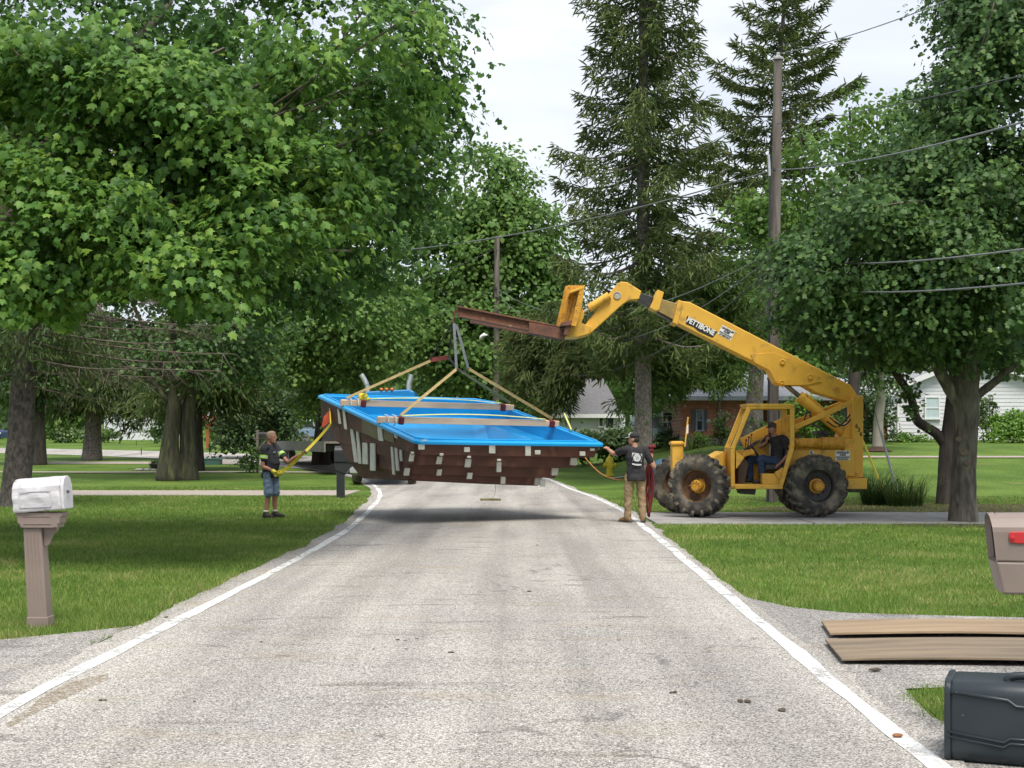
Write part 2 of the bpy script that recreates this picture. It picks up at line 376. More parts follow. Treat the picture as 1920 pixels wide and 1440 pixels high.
def paint_mat():
    m, nt, out = new_mat('worn_white_paint'); N, L = nt.nodes, nt.links
    b = N.new('ShaderNodeBsdfPrincipled'); b.inputs['Roughness'].default_value = 0.75
    tc = N.new('ShaderNodeTexCoord')
    n = N.new('ShaderNodeTexNoise'); n.inputs['Scale'].default_value = 9; n.inputs['Detail'].default_value = 9; n.inputs['Roughness'].default_value = 0.78
    mp = N.new('ShaderNodeMapping'); mp.inputs['Scale'].default_value = (1.3, .8, 1); L.new(tc.outputs['Object'], mp.inputs['Vector']); L.new(mp.outputs['Vector'], n.inputs['Vector'])
    r = N.new('ShaderNodeValToRGB'); r.color_ramp.elements[0].position = 0.47; r.color_ramp.elements[0].color = (0, 0, 0, 1); r.color_ramp.elements[1].position = 0.56; L.new(n.outputs['Fac'], r.inputs['Fac'])
    n2 = N.new('ShaderNodeTexNoise'); n2.inputs['Scale'].default_value = 60; n2.inputs['Detail'].default_value = 4; L.new(tc.outputs['Object'], n2.inputs['Vector'])
    r2 = N.new('ShaderNodeValToRGB'); r2.color_ramp.elements[0].position = 0.3; r2.color_ramp.elements[0].color = (0.50, 0.50, 0.48, 1); r2.color_ramp.elements[1].position = 0.6; r2.color_ramp.elements[1].color = (0.74, 0.74, 0.72, 1); L.new(n2.outputs['Fac'], r2.inputs['Fac'])
    L.new(r2.outputs['Color'], b.inputs['Base Color'])
    nl = N.new('ShaderNodeTexNoise'); nl.inputs['Scale'].default_value = 0.9; nl.inputs['Detail'].default_value = 3; L.new(tc.outputs['Object'], nl.inputs['Vector'])
    rl = N.new('ShaderNodeValToRGB'); rl.color_ramp.elements[0].position = 0.42; rl.color_ramp.elements[1].position = 0.66; L.new(nl.outputs['Fac'], rl.inputs['Fac'])
    wm = N.new('ShaderNodeMath'); wm.operation = 'MULTIPLY'; L.new(r.outputs['Color'], wm.inputs[0]); L.new(rl.outputs['Color'], wm.inputs[1])
    t = N.new('ShaderNodeBsdfTransparent'); mx = N.new('ShaderNodeMixShader'); L.new(wm.outputs[0], mx.inputs['Fac']); L.new(b.outputs['BSDF'], mx.inputs[1]); L.new(t.outputs['BSDF'], mx.inputs[2])
    L.new(mx.outputs['Shader'], out.inputs['Surface']); return m
M_PAINT = paint_mat()
M_CONC = mat('concrete_drive', (0.36, 0.345, 0.32), (0.25, 0.24, 0.225), scale=3.0, rough=0.9, bump=0.25, bscale=60, c3=(0.14, 0.135, 0.13), s3=1.3, lo3=0.58, hi3=0.8)
M_TAN = mat('tan_concrete', (0.37, 0.32, 0.265), (0.31, 0.265, 0.22), scale=2.0, rough=0.9, bump=0.2, bscale=60)
M_MULCH = mat('mulch', (0.09, 0.050, 0.032), (0.035, 0.02, 0.014), scale=30, rough=1.0, bump=1.0, bscale=60, c3=(0.17, 0.10, 0.065), s3=50, lo3=0.58, hi3=0.66)

# ground sheet, fine where we look and coarse to the horizon
def axis(lo, hi, step, far_lo, far_hi):
    a = list(np.arange(lo, hi+1e-6, step)); s = step; x = lo
    while x > far_lo: s *= 1.35; x -= s; a.insert(0, x)
    s = step; x = hi
    while x < far_hi: s *= 1.35; x += s; a.append(x)
    return np.array(a)
gx, gy = axis(-45, 40, 1.0, -1500, 1500), axis(0, 130, 1.0, -60, 3000)
GXX, GYY = np.meshgrid(gx, gy); V = np.stack([GXX.ravel(), GYY.ravel(), gz(GXX, GYY).ravel()], 1)
nx, ny = len(gx), len(gy); idx = np.arange(nx*ny).reshape(ny, nx)
Fq = np.stack([idx[:-1, :-1], idx[:-1, 1:], idx[1:, 1:], idx[1:, :-1]], -1).reshape(-1, 4)
tag(link_mesh('ground', np_mesh('ground', V, Fq.ravel(), np.full(len(Fq), 4), smooth=True), M_LAWN), kind='structure')

def strip(name, A, B, z, m, parent=None, cross=6, kind='structure'):
    """sheet between two curves with the same number of points, laid z above the ground"""
    A = np.array([(p[0], p[1]) for p in A]); B = np.array([(p[0], p[1]) for p in B]); n = len(A)
    t = np.linspace(0, 1, cross+1)[None, :, None]; P = A[:, None, :]*(1-t)+B[:, None, :]*t
    V = np.concatenate([P, (gz(P[..., 0], P[..., 1])+z)[..., None]], -1).reshape(-1, 3)
    idx = np.arange(n*(cross+1)).reshape(n, cross+1)
    Fq = np.stack([idx[:-1, :-1], idx[:-1, 1:], idx[1:, 1:], idx[1:, :-1]], -1).reshape(-1, 4)
    me = np_mesh(name, V, Fq.ravel(), np.full(len(Fq), 4), smooth=True)
    bm = bmesh.new(); bm.from_mesh(me); bmesh.ops.recalc_face_normals(bm, faces=bm.faces)
    if sum(f.normal.z for f in bm.faces) < 0: bmesh.ops.reverse_faces(bm, faces=bm.faces)
    bm.to_mesh(me); bm.free()
    o = link_mesh(name, me, m, parent)
    if parent is None: tag(o, kind=kind)
    return o
LEFT = [(-3.0, 1.5), (-2.98, 8.4), (-2.93, 12.2), (-2.86, 18.4), (-2.9, 25), (-3.2, 32), (-3.77, 41), (-4.9, 50), (-7.2, 58), (-11.5, 66), (-19, 75), (-29, 83), (-46, 91), (-80, 97)]
RIGHT = [(2.0, 1.5), (2.05, 7), (2.14, 12.2), (2.29, 20), (2.38, 25), (2.46, 32), (2.15, 42), (1.2, 53), (-1.5, 63), (-7, 73), (-16, 82), (-27, 90), (-45, 98), (-80, 104)]
LC = [(p.x, p.y) for p in crom([(x, y, 0) for x, y in LEFT], 40)]
RC = [(p.x, p.y) for p in crom([(x, y, 0) for x, y in RIGHT], 40)]
def offset(C, d, wob=0.0, seed=1):
    C = np.array(C); T = np.gradient(C, axis=0); T /= np.linalg.norm(T, axis=1)[:, None]; Nn = np.stack([T[:, 1], -T[:, 0]], 1)
    s = np.arange(len(C)); w = (vnoise(s*0.13, s*0+seed, seed)-0.5)*wob+(vnoise(s*.5, s*0+seed+9, seed)-0.5)*wob*0.45
    return C+Nn*(d+w)[:, None]
EDGE_L = offset(LC, -0.28, 0.13, 3); EDGE_R = offset(RC, 0.20, 0.13, 5)
road = strip('road', EDGE_L, EDGE_R, 0.020, M_ROAD, cross=14)
strip('edge_line', offset(LC, -0.06, 0.03, 7), offset(LC, 0.065, 0.03, 8), 0.024, M_PAINT, road, cross=1)
strip('edge_line', offset(RC, -0.06, 0.03, 11), offset(RC, 0.065, 0.03, 12), 0.024, M_PAINT, road, cross=1)

def poly_sheet(name, pts, z, m, wob=0.06, seed=1, kind='structure', parent=None, sub=0.15):
    """flat-ish area with a ragged outline; returns the outline for the grass mask"""
    P = []; n = len(pts)
    for i in range(n):
        a, b = np.array(pts[i], float), np.array(pts[(i+1) % n], float); L = np.linalg.norm(b-a); k = max(1, int(L/sub))
        for j in range(k): P.append(a+(b-a)*j/k)
    P = np.array(P); s = np.arange(len(P))*0.28
    P = P+np.stack([vnoise(s, s*0, seed)-0.5, vnoise(s, s*0+5, seed+3)-0.5], 1)*wob*2
    me = bpy.data.meshes.new(name); bm = bmesh.new()
    vs = [bm.verts.new((p[0], p[1], gzf(p[0], p[1])+z)) for p in P]; bm.faces.new(vs)
    bmesh.ops.triangulate(bm, faces=bm.faces); 
    for f in bm.faces:
        if f.normal.z < 0: f.normal_flip()
    bm.to_mesh(me); bm.free()
    o = link_mesh(name, me, m, parent)
    if parent is None: tag(o, kind=kind)
    return P
PAVED = []
PAVED.append(np.concatenate([EDGE_L, EDGE_R[::-1]]))
PAVED.append(poly_sheet('drive_apron', [(-3.2, 12.35), (-3.7, 11.8), (-4.1, 11.45), (-13, 11.2), (-13, 3.5), (-3.2, 3.5)], 0.012, M_APRON, 0.05, 2))
PAVED.append(poly_sheet('gravel_drive', [(2.2, 15.6), (2.45, 14.3), (2.62, 13.7), (3.1, 13.25), (4.6, 12.85), (14, 12.6), (14, 9.6), (4.6, 9.45), (2.75, 9.3), (2.52, 9.25), (2.42, 8.2), (2.62, 6.9), (3.0, 5.2), (3.0, 3.0), (2.1, 3.0)], 0.012, M_APRON, 0.06, 4))
# concrete drive under the lift truck: separate slabs with open joints
drive = tag(bpy.data.objects.new('concrete_drive', None), kind='structure'); COL.objects.link(drive); ORG[drive.name] = Vector((0, 0, 0))
x = 2.72; k = 0
DR = []
while x < 24:
    w = 3.0; 
    x0, x1 = x+0.015, x+w-0.015
    y0, y1 = 27.25-0.02*k, 31.35
    MB().prism([(x0, y0, -0.05), (x1, y0-0.02, -0.05), (x1, y1, -0.05), (x0, y1, -0.05)], (0, 0, 0.05+0.028+0.004*(k % 2))).build('slab', M_CONC, drive, bev=0.012)
    x += w; k += 1
PAVED.append(np.array([(2.6, 27.22), (26, 26.9), (26, 31.37), (2.6, 31.37)]))
tand = tag(bpy.data.objects.new('tan_drive', None), kind='structure'); COL.objects.link(tand); ORG[tand.name] = Vector((0, 0, 0))
x = -4.75
while x > -24:
    MB().prism([(x-0.012, 41.2, -0.05), (x-2.988, 41.2, -0.05), (x-2.988, 45.0, -0.05), (x-0.012, 45.0, -0.05)], (0, 0, 0.08)).build('slab', M_TAN, tand, bev=0.012)
    x -= 3
PAVED.append(np.array([(-3.9, 41.18), (-24, 41.18), (-24, 45.02), (-3.9, 45.02)]))
PATHL = [(-24+i*0.8, 57.5+0.12*math.sin(i*.5)) for i in range(22)]
strip('garden_path', PATHL, [(a, b+1.0) for a, b in PATHL], 0.03, M_TAN, cross=2)
PATHR = [(3.6+i*0.8, 52.2) for i in range(40)]
strip('lawn_path', PATHR, [(a, b+0.55) for a, b in PATHR], 0.03, M_TAN, cross=2)
# second street far on the left joins behind the trees
strip('side_drive', [(-9-i*1.2, 66.5+0.05*i) for i in range(12)], [(-9-i*1.2, 69.2+0.05*i) for i in range(12)], 0.014, M_TAN, cross=3)
poly_sheet('mulch_bed', [(7.0, 31.5), (24, 31.5), (24, 33.2), (10.5, 36.2), (8.2, 36.4), (6.6, 34.5), (5.4, 33.0)], 0.016, M_MULCH, 0.25, 6)
poly_sheet('mulch_bed', [(7.3, 26.4), (11, 26.3), (12.5, 27.1), (7.0, 27.2)], 0.016, M_MULCH, 0.12, 8)
M_SAND = mat('sand_stain', (0.30, 0.22, 0.13), (0.22, 0.16, 0.09), scale=8, rough=1)
def stain_mat(name, c, thr=0.5):
    m, nt, out = new_mat(name); N, L = nt.nodes, nt.links
    b = N.new('ShaderNodeBsdfDiffuse'); b.inputs['Color'].default_value = (*c, 1); t = N.new('ShaderNodeBsdfTransparent'); mx = N.new('ShaderNodeMixShader')
    tc = N.new('ShaderNodeTexCoord'); n = N.new('ShaderNodeTexNoise'); n.inputs['Scale'].default_value = 30; n.inputs['Detail'].default_value = 10; n.inputs['Roughness'].default_value = 0.85; L.new(tc.outputs['Object'], n.inputs['Vector'])
    r = N.new('ShaderNodeValToRGB'); r.color_ramp.elements[0].position = thr-0.07; r.color_ramp.elements[1].position = thr+0.1; L.new(n.outputs['Fac'], r.inputs['Fac']); L.new(r.outputs['Color'], mx.inputs['Fac']); L.new(t.outputs['BSDF'], mx.inputs[1]); L.new(b.outputs['BSDF'], mx.inputs[2]); L.new(mx.outputs['Shader'], out.inputs['Surface']); return m
M_STAIN = stain_mat('sandy_stain', (0.30, 0.235, 0.15), 0.52)
def gpx(px, py): Y = F*CH/(py-HY); return (GX(px, Y), Y)
poly_sheet('sand_stain', [gpx(70, 1318), gpx(125, 1290), gpx(200, 1268), gpx(200, 1280), gpx(150, 1305), gpx(90, 1335), gpx(20, 1372), gpx(10, 1365)], 0.0235, M_STAIN, 0.03, 3, parent=road)
M_OIL = stain_mat('dark_stain', (0.10, 0.095, 0.09), 0.60)
for i, (px, py, rx, ry) in enumerate([(800, 1250, .9, .35), (620, 1190, 1.2, .4), (1180, 1190, .5, .4), (900, 1120, 1.3, .8), (790, 1010, .8, 1.2), (1100, 1290, .8, .3), (700, 1330, .5, .5)]):
    cx_, cy_ = gpx(px, py)
    poly_sheet('dark_stain', [(cx_+rx*math.cos(a)*(1+.3*math.sin(3*a+i)), cy_+ry*math.sin(a)*(1+.25*math.cos(2*a+i))) for a in np.linspace(0, 2*math.pi, 14)[:-1]], 0.0225, M_OIL, 0.06, 20+i, parent=road)
# crumbs of mud on the road
M_MUD = mat('dry_mud', (0.10, 0.075, 0.05), (0.05, 0.04, 0.03), scale=40, rough=1)
CLODS = [(748, 1204, .05), (760, 1206, .03), (762, 1222, .035), (700, 1222, .03), (846, 1229, .05), (492, 1209, .05), (993, 1113, .07), (192, 1320, .05), (855, 1145, .03), (840, 1094, .025), (1395, 1323, .10), (1462, 1340, .08), (1008, 1025, .05), (782, 1202, .03), (1160, 1205, .03), (312, 1162, .06), (365, 1322, .03), (1640, 1262, .10), (1142, 1178, .03), (1262, 1305, .06)]
for i, (px, py, r) in enumerate(CLODS):
    x, y = gpx(px, py); r *= .62; b = MB()
    for j in range(3):
        b.ell((x+random.uniform(-.5, .5)*r, y+random.uniform(-.4, .4)*r, 0.02+r*0.12), (r*random.uniform(.3, .55), r*random.uniform(.3, .5), r*random.uniform(.10, .2)), 7, 4)
    tag(b.build('mud_clod', M_MUD), 'small crumb of dry brown mud lying on the grey road', 'mud', 'crumbs of mud on the road')
# fallen leaf on the right hand line
x, y = gpx(1683, 1391)
tag(MB().ell((x, y, 0.035), (.03, .02, .012), 8, 4).build('fallen_leaf', mat('dead_leaf', (0.30, 0.12, 0.03), (0.2, 0.07, 0.02))), 'small dead brown leaf on the white edge line', 'leaf')
# ================================================================== vegetation
MAPLE_V = np.array([(0, .36, 0.02), (0, 0, 0), (.26, -.06, -.06), (.50, .14, -.18), (.38, .30, -.10), (.56, .62, -.26), (.28, .62, -.12), (0, 1.0, -.26), (-.28, .62, -.12), (-.56, .62, -.26), (-.38, .30, -.10), (-.50, .14, -.18), (-.26, -.06, -.06)])
MAPLE_F = [(0, i, i+1 if i < 12 else 1) for i in range(1, 13)]
LEAF_V = np.array([(0, 0, 0), (.42, .22, -.12), (.34, .62, -.14), (0, 1, -.16), (-.34, .62, -.14), (-.42, .22, -.12)])
LEAF_F = [(0, 1, 2, 3), (0, 3, 4, 5)]
LOBE_V = np.array([(0, 0, 0), (.46, .08, -.16), (.24, .34, -.05), (.50, .66, -.22), (0, 1.05, -.24), (-.50, .66, -.22), (-.24, .34, -.05), (-.46, .08, -.16)]); LOBE_F = [(0, 1, 2, 3, 4), (0, 4, 5, 6, 7)]
DIA_V = np.array([(0, 0, 0), (.38, .45, -.08), (0, 1, -.1), (-.38, .45, -.08)]); DIA_F = [(0, 1, 2, 3)]
TWIG_V = np.array([(0, 0, 0), (.085, .3, 0), (.06, .75, -.03), (0, 1.1, -.08), (-.06, .75, -.03), (-.085, .3, 0), (0, .25, .075), (0, .75, .045), (0, .7, -.085), (0, .25, -.065)])
TWIG_F = [(0, 1, 2, 3, 4, 5), (0, 6, 7, 3, 8, 9)]
def unit(a): return a/np.maximum(np.linalg.norm(a, axis=-1, keepdims=True), 1e-9)
def place(tv, c, nrm, d, s):
    """template vertices -> (N,k,3)"""
    y = unit(d-nrm*np.sum(d*nrm, 1, keepdims=True)); x = np.cross(y, nrm)
    return c[:, None, :]+s[:, None, None]*(x[:, None, :]*tv[None, :, 0, None]+y[:, None, :]*tv[None, :, 1, None]+nrm[:, None, :]*tv[None, :, 2, None])
def foliage(name, tv, tf, c, nrm, d, s, tint, m, parent=None, origin=None):
    nrm = unit(nrm); P = place(tv, c, nrm, d, s); N, k = P.shape[:2]
    o0 = np.array(ORG[parent.name] if parent else (origin if origin is not None else (0, 0, 0)))
    flat = np.concatenate([np.array(f) for f in tf]); sizes = np.array([len(f) for f in tf])
    ff = (flat[None, :]+np.arange(N)[:, None]*k).ravel()
    me = np_mesh(name, (P-o0).reshape(-1, 3), ff, np.tile(sizes, N), np.repeat(np.clip(tint, 0, 1), k))
    return link_mesh(name, me, m, parent, origin)
def rand_dirs(n):
    return unit(RNG.normal(size=(n, 3)))
def lobe_points(lobes, n, shell=0.5, minz=None):
    """points in the outer shell of ellipsoids, more on the big ones; returns points and outward directions"""
    w = np.array([(l[3]*l[4]+l[3]*l[5]+l[4]*l[5]) for l in lobes]); k = RNG.choice(len(lobes), n, p=w/w.sum()); L = np.array(lobes)[k]
    d = rand_dirs(n); rho = shell+(1-shell)*RNG.random(n)**0.7
    return L[:, :3]+d*L[:, 3:6]*rho[:, None], unit(d/L[:, 3:6]), rho
def LB(px, py, Y, rx, ry, rz):
    p = W(px, py, Y); return (p.x, p.y, p.z, rx, ry, rz)
def crown(lobes, n_sprays, per, R_sp, leaf, shell=0.5, flat=0.22, tint_base=0.5, tint_var=0.22, ndev=0.42, droop=0.5, warp=0.35, carve=0.44):
    """leaf sprays: flat drooping fans of leaves carried at the ends of twigs"""
    C, O, rho = lobe_points(lobes, int(n_sprays*1.45), shell)
    C = C+RNG.normal(size=C.shape)*warp*R_sp
    f = .42/R_sp; cn = .5*vnoise(C[:, 0]*f+3, C[:, 2]*f*1.5, 21)+.5*vnoise(C[:, 1]*f+9, C[:, 2]*f*1.5+C[:, 0]*f*.5, 22)   # open gaps between the boughs
    k = np.argsort(-(cn-carve > 0).astype(float)-.01*RNG.random(len(C)))[:n_sprays]; k = k[(cn[k] > carve) | (RNG.random(len(k)) < .25)]; C, O, cn = C[k], O[k], cn[k]; n_sprays = len(C)
    up = np.array([0, 0, 1.0]); Oh = O.copy(); Oh[:, 2] *= 0.4; Oh = unit(Oh+1e-3)
    Nn = unit(up[None]*0.85+O*0.55+RNG.normal(size=C.shape)*0.28)
    A = unit(Oh-Nn*np.sum(Oh*Nn, 1, keepdims=True)); B = np.cross(Nn, A)
    r = R_sp*(0.6+0.8*RNG.random(n_sprays))
    i = np.repeat(np.arange(n_sprays), per); M = len(i)
    a = RNG.normal(size=M)*0.62; b = RNG.normal(size=M)*0.45; h = RNG.normal(size=M)*flat
    pos = C[i]+(A[i]*a[:, None]+B[i]*b[:, None]+Nn[i]*(h-0.28*(a*a+b*b))[:, None])*r[i, None]
    nr = unit(Nn[i]+RNG.normal(size=(M, 3))*ndev+A[i]*0.25)
    dd = unit(A[i]*(a[:, None]*0.7+0.55)+B[i]*b[:, None]+np.array([0, 0, -droop])+RNG.normal(size=(M, 3))*0.35)
    s = leaf*(0.65+0.6*RNG.random(M))
    tn = tint_base+(cn[i]-.55)*.35+tint_var*RNG.normal(size=n_sprays)[i]*0.6+tint_var*0.7*RNG.normal(size=M)
    return pos, nr, dd, s, tn, C
def bark(name, c1, c2, scale=9, bump=0.9, st=(1, 1, 0.25), c3=None):
    return mat(name, c1, c2, scale=scale, rough=0.95, bump=bump, bscale=scale*2.5, stretch=st, c3=c3, s3=6, lo3=0.55, hi3=0.7)
B_GREY = bark('bark_grey', (0.16, 0.14, 0.11), (0.06, 0.05, 0.04), c3=(0.20, 0.20, 0.15))
B_DARK = bark('bark_dark', (0.075, 0.062, 0.05), (0.028, 0.022, 0.018), 7)
B_SPRUCE = bark('bark_spruce', (0.24, 0.21, 0.185), (0.075, 0.062, 0.055), 14, 1.0, (1, 1, 0.7))
B_TWIG = bark('dead_twig', (0.16, 0.13, 0.105), (0.09, 0.07, 0.055), 20, 0.2)
B_MOSS = bark('bark_moss', (0.085, 0.08, 0.045), (0.03, 0.027, 0.02), 7, 0.9, (1, 1, 0.2), (0.11, 0.12, 0.05))

def trunk_mesh(paths, m, parent, name='trunk', seg=12, rough=0.0):
    b = MB()
    for pts, rad in paths:
        q = crom(pts, 5); rr = np.interp(np.linspace(0, 1, len(q)), np.linspace(0, 1, len(rad)), rad)
        b.tube(q, list(rr), seg)
    if rough:
        for v in b.v: v += Vector((random.uniform(-1, 1), random.uniform(-1, 1), random.uniform(-1, 1)))*rough
    return b.build(name, m, parent, smooth=True)
def twig_limbs(root, targets, m, parent, r0=0.09, n=14, seg=6):
    """limbs from a point of the trunk out to some of the foliage"""
    b = MB(); idx = RNG.choice(len(targets), min(n, len(targets)), replace=False)
    for k in idx:
        t = Vector(targets[k]); r = Vector(root)+Vector((0, 0, random.uniform(-.6, 1.2))); mid = r.lerp(t, .5)+Vector((random.uniform(-.4, .4), random.uniform(-.4, .4), random.uniform(-.2, .5)))
        q = crom([r, mid, t], 5); b.tube(q, list(np.linspace(r0, 0.012, len(q))), seg)
    return b.build('limb', m, parent, smooth=True)
def leaf_parts(parent, tv, tf, data, m, n=300, name='leaf'):
    """the leaves that show largest become single parts; the rest stay one mesh. returns the mask of the rest"""
    pos, nr, dd, s, tn = data
    dist = np.linalg.norm(pos-np.array([0, 0, CH]), axis=1); px = pos[:, 0]/pos[:, 1]*F+CX; py = HY-(pos[:, 2]-CH)/pos[:, 1]*F
    ok = (px > 5) & (px < 1915) & (py > 5) & (py < 1435); score = np.where(ok, s/dist, 0); pick = np.argsort(-score)[:n]
    meshes = []
    for q in range(5):
        me = bpy.data.meshes.new(name); me.from_pydata([tuple(v) for v in tv], [], tf); a = me.attributes.new('tint', 'FLOAT', 'POINT'); a.data.foreach_set('value', np.full(len(tv), 0.3+0.15*q, np.float32)); me.materials.append(m); meshes.append(me)
    nrm = unit(nr[pick]); y = unit(dd[pick]-nrm*np.sum(dd[pick]*nrm, 1, keepdims=True)); x = np.cross(y, nrm); o0 = ORG[parent.name]
    for k, i in enumerate(pick):
        o = bpy.data.objects.new(name, meshes[int(np.clip((tn[i]-0.22)/0.15, 0, 4))]); COL.objects.link(o); o.parent = parent
        M3 = Matrix((x[k], y[k], nrm[k])).transposed()*float(s[i]); M4 = M3.to_4x4(); M4.translation = Vector(pos[i])-o0; o.matrix_local = M4
    keep = np.ones(len(pos), bool); keep[pick] = False; return keep

L_MAPLE = leaf_mat('maple_leaf', [(0.028, 0.070, 0.018), (0.050, 0.122, 0.026), (0.086, 0.188, 0.035), (0.140, 0.265, 0.046), (0.21, 0.33, 0.06)], 0.36, .5, .3)
L_MAPLE2 = leaf_mat('maple_leaf_deep', [(0.028, 0.062, 0.024), (0.046, 0.098, 0.032), (0.072, 0.145, 0.040), (0.112, 0.20, 0.05), (0.16, 0.24, 0.06)], 0.3, 0.5, 0.3)
L_LIGHT = leaf_mat('light_leaf', [(0.05, 0.11, 0.025), (0.08, 0.165, 0.032), (0.12, 0.225, 0.04), (0.18, 0.29, 0.055)], 0.4)
L_FAR = leaf_mat('far_leaf', [(0.055, 0.115, 0.030), (0.09, 0.175, 0.040), (0.13, 0.235, 0.05), (0.18, 0.29, 0.065)], 0.34, .5, .3)
L_SPRUCE = leaf_mat('spruce_needles', [(0.048, 0.080, 0.028), (0.080, 0.125, 0.040), (0.12, 0.17, 0.052), (0.165, 0.215, 0.066), (0.19, 0.19, 0.08)], 0.16, 0.6, 0.3)
L_HEMLOCK = leaf_mat('soft_needles', [(0.06, 0.11, 0.034), (0.09, 0.155, 0.042), (0.125, 0.21, 0.05), (0.18, 0.26, 0.06)], 0.2, 0.55, 0.3)
L_SHRUB = leaf_mat('shrub_leaf', [(0.03, 0.065, 0.022), (0.05, 0.10, 0.028), (0.085, 0.15, 0.036), (0.14, 0.22, 0.05)], 0.25)
L_BRIGHT = leaf_mat('bright_shrub_leaf', [(0.07, 0.14, 0.02), (0.11, 0.22, 0.03), (0.17, 0.31, 0.045), (0.24, 0.38, 0.06)], 0.35)
L_RED = leaf_mat('red_leaf', [(0.09, 0.02, 0.012), (0.15, 0.035, 0.02), (0.21, 0.07, 0.03)], 0.3)
L_GRASS = leaf_mat('grass_blade', [(0.068, 0.135, 0.024), (0.112, 0.195, 0.034), (0.165, 0.265, 0.048), (0.24, 0.32, 0.075), (0.42, 0.36, 0.16)], 0.3, 0.6, 0.25)

# ---- big maple over the left verge; its trunk stands just outside the picture
def big_maple():
    base = Vector((-8.6, 20.5, 0.0)); t = thing('maple_tree', base, 'large spreading maple whose low leafy boughs overhang the left lawn', 'tree')
    fork = base+Vector((0.2, 0, 3.4))
    tiers = [LB(130, 480, 17.6, 1.5, 1.5, .42), LB(360, 505, 17.2, 0.95, 1.3, .40), LB(60, 330, 18, 1.6, 1.5, .5), LB(330, 190, 17.8, 1.5, 1.4, .45), LB(560, 170, 18.6, 1.5, 1.5, .55),
             LB(430, 300, 18.2, 1.3, 1.3, .42), LB(650, 110, 19.2, 1.4, 1.6, .8), LB(600, 350, 19, .9, 1.2, .45), LB(480, 410, 17.6, .8, 1.1, .4), LB(120, 120, 18.0, 1.7, 1.5, .55), LB(60, 560, 17.8, .75, 1.1, .3), LB(230, 400, 17.4, 1.0, 1.2, .35)]
    body = [LB(200, 60, 22.3, 3.4, 3.0, 1.9), LB(520, 40, 22.3, 2.7, 3.0, 2.0), LB(690, 130, 22.8, 1.35, 2.4, 1.8), LB(740, 290, 22.8, 0.95, 2.2, 1.35), LB(640, 440, 23.3, 1.45, 2.2, 1.15), LB(500, 330, 23.3, 2.2, 2.5, 1.5),
            LB(250, 480, 23.3, 2.9, 2.5, .95), LB(660, 530, 23.3, .55, 1.2, .45), LB(60, 300, 23.3, 2.5, 2.5, 2.0), LB(560, 560, 23.8, .8, 1.2, .3), LB(330, -160, 22.3, 3.6, 3.0, 1.6), LB(-350, 250, 21.8, 4.0, 3.2, 3.0)]
    d1 = crown(tiers, 900, 46, 0.42, 0.100, 0.25, 0.18, 0.56, 0.24, 0.42, 0.8, carve=.48)
    d2 = crown(body, 1800, 38, 0.54, 0.104, 0.45, 0.22, 0.30, 0.22, 0.48, 0.8, carve=.48)  # inner leaves tinted darker than the tiers, painting the shade within the crown
    def lift_skirt(d):
        px = d[0][:, 0]/d[0][:, 1]*F+CX; py = HY-(d[0][:, 2]-CH)/d[0][:, 1]*F
        lim = np.where(px < 480, 585+28*np.sin(px*.019)+16*np.sin(px*.061), 610+18*np.sin(px*.03)); ok = py < lim; return tuple(a[ok] for a in d[:5])
    t1, t2 = lift_skirt(d1), lift_skirt(d2); pos, nr, dd, s, tn = t1
    keep = leaf_parts(t, MAPLE_V, MAPLE_F, (pos, nr, dd, s, tn), L_MAPLE, 300)
    o = foliage('crown', MAPLE_V, MAPLE_F, pos[keep], nr[keep], dd[keep], s[keep], tn[keep], L_MAPLE, t); o['kind'] = 'stuff'
    foliage('inner_crown', LOBE_V, LOBE_F, *t2, L_MAPLE, t)['kind'] = 'stuff'
    trunk_mesh([([base, base+Vector((0.05, 0, 1.7)), fork, W(120, 260, 20.8), W(320, 0, 21)], [.42, .32, .28, .16, .05])], B_GREY, t)
    b = MB()
    for tgt in [W(330, 530, 18.2), W(620, 330, 20.6), W(700, 180, 21), W(470, 250, 18.8), W(660, 470, 21.5), W(420, 90, 19), W(180, 470, 17.8), W(60, 540, 18.6), W(560, 120, 19.3), W(40, 330, 18.3)]:
        mid = fork.lerp(tgt, .5)+Vector((0, 0, random.uniform(.2, .8))); q = crom([fork+Vector((0, 0, random.uniform(-.3, .8))), mid, tgt], 6); b.tube(q, list(np.linspace(.13, .015, len(q))), 7)
    b.build('limb', B_GREY, t, smooth=True)
    twig_limbs(W(250, 420, 19.5), d1[5], B_TWIG, t, 0.03, 46, 5)
big_maple()

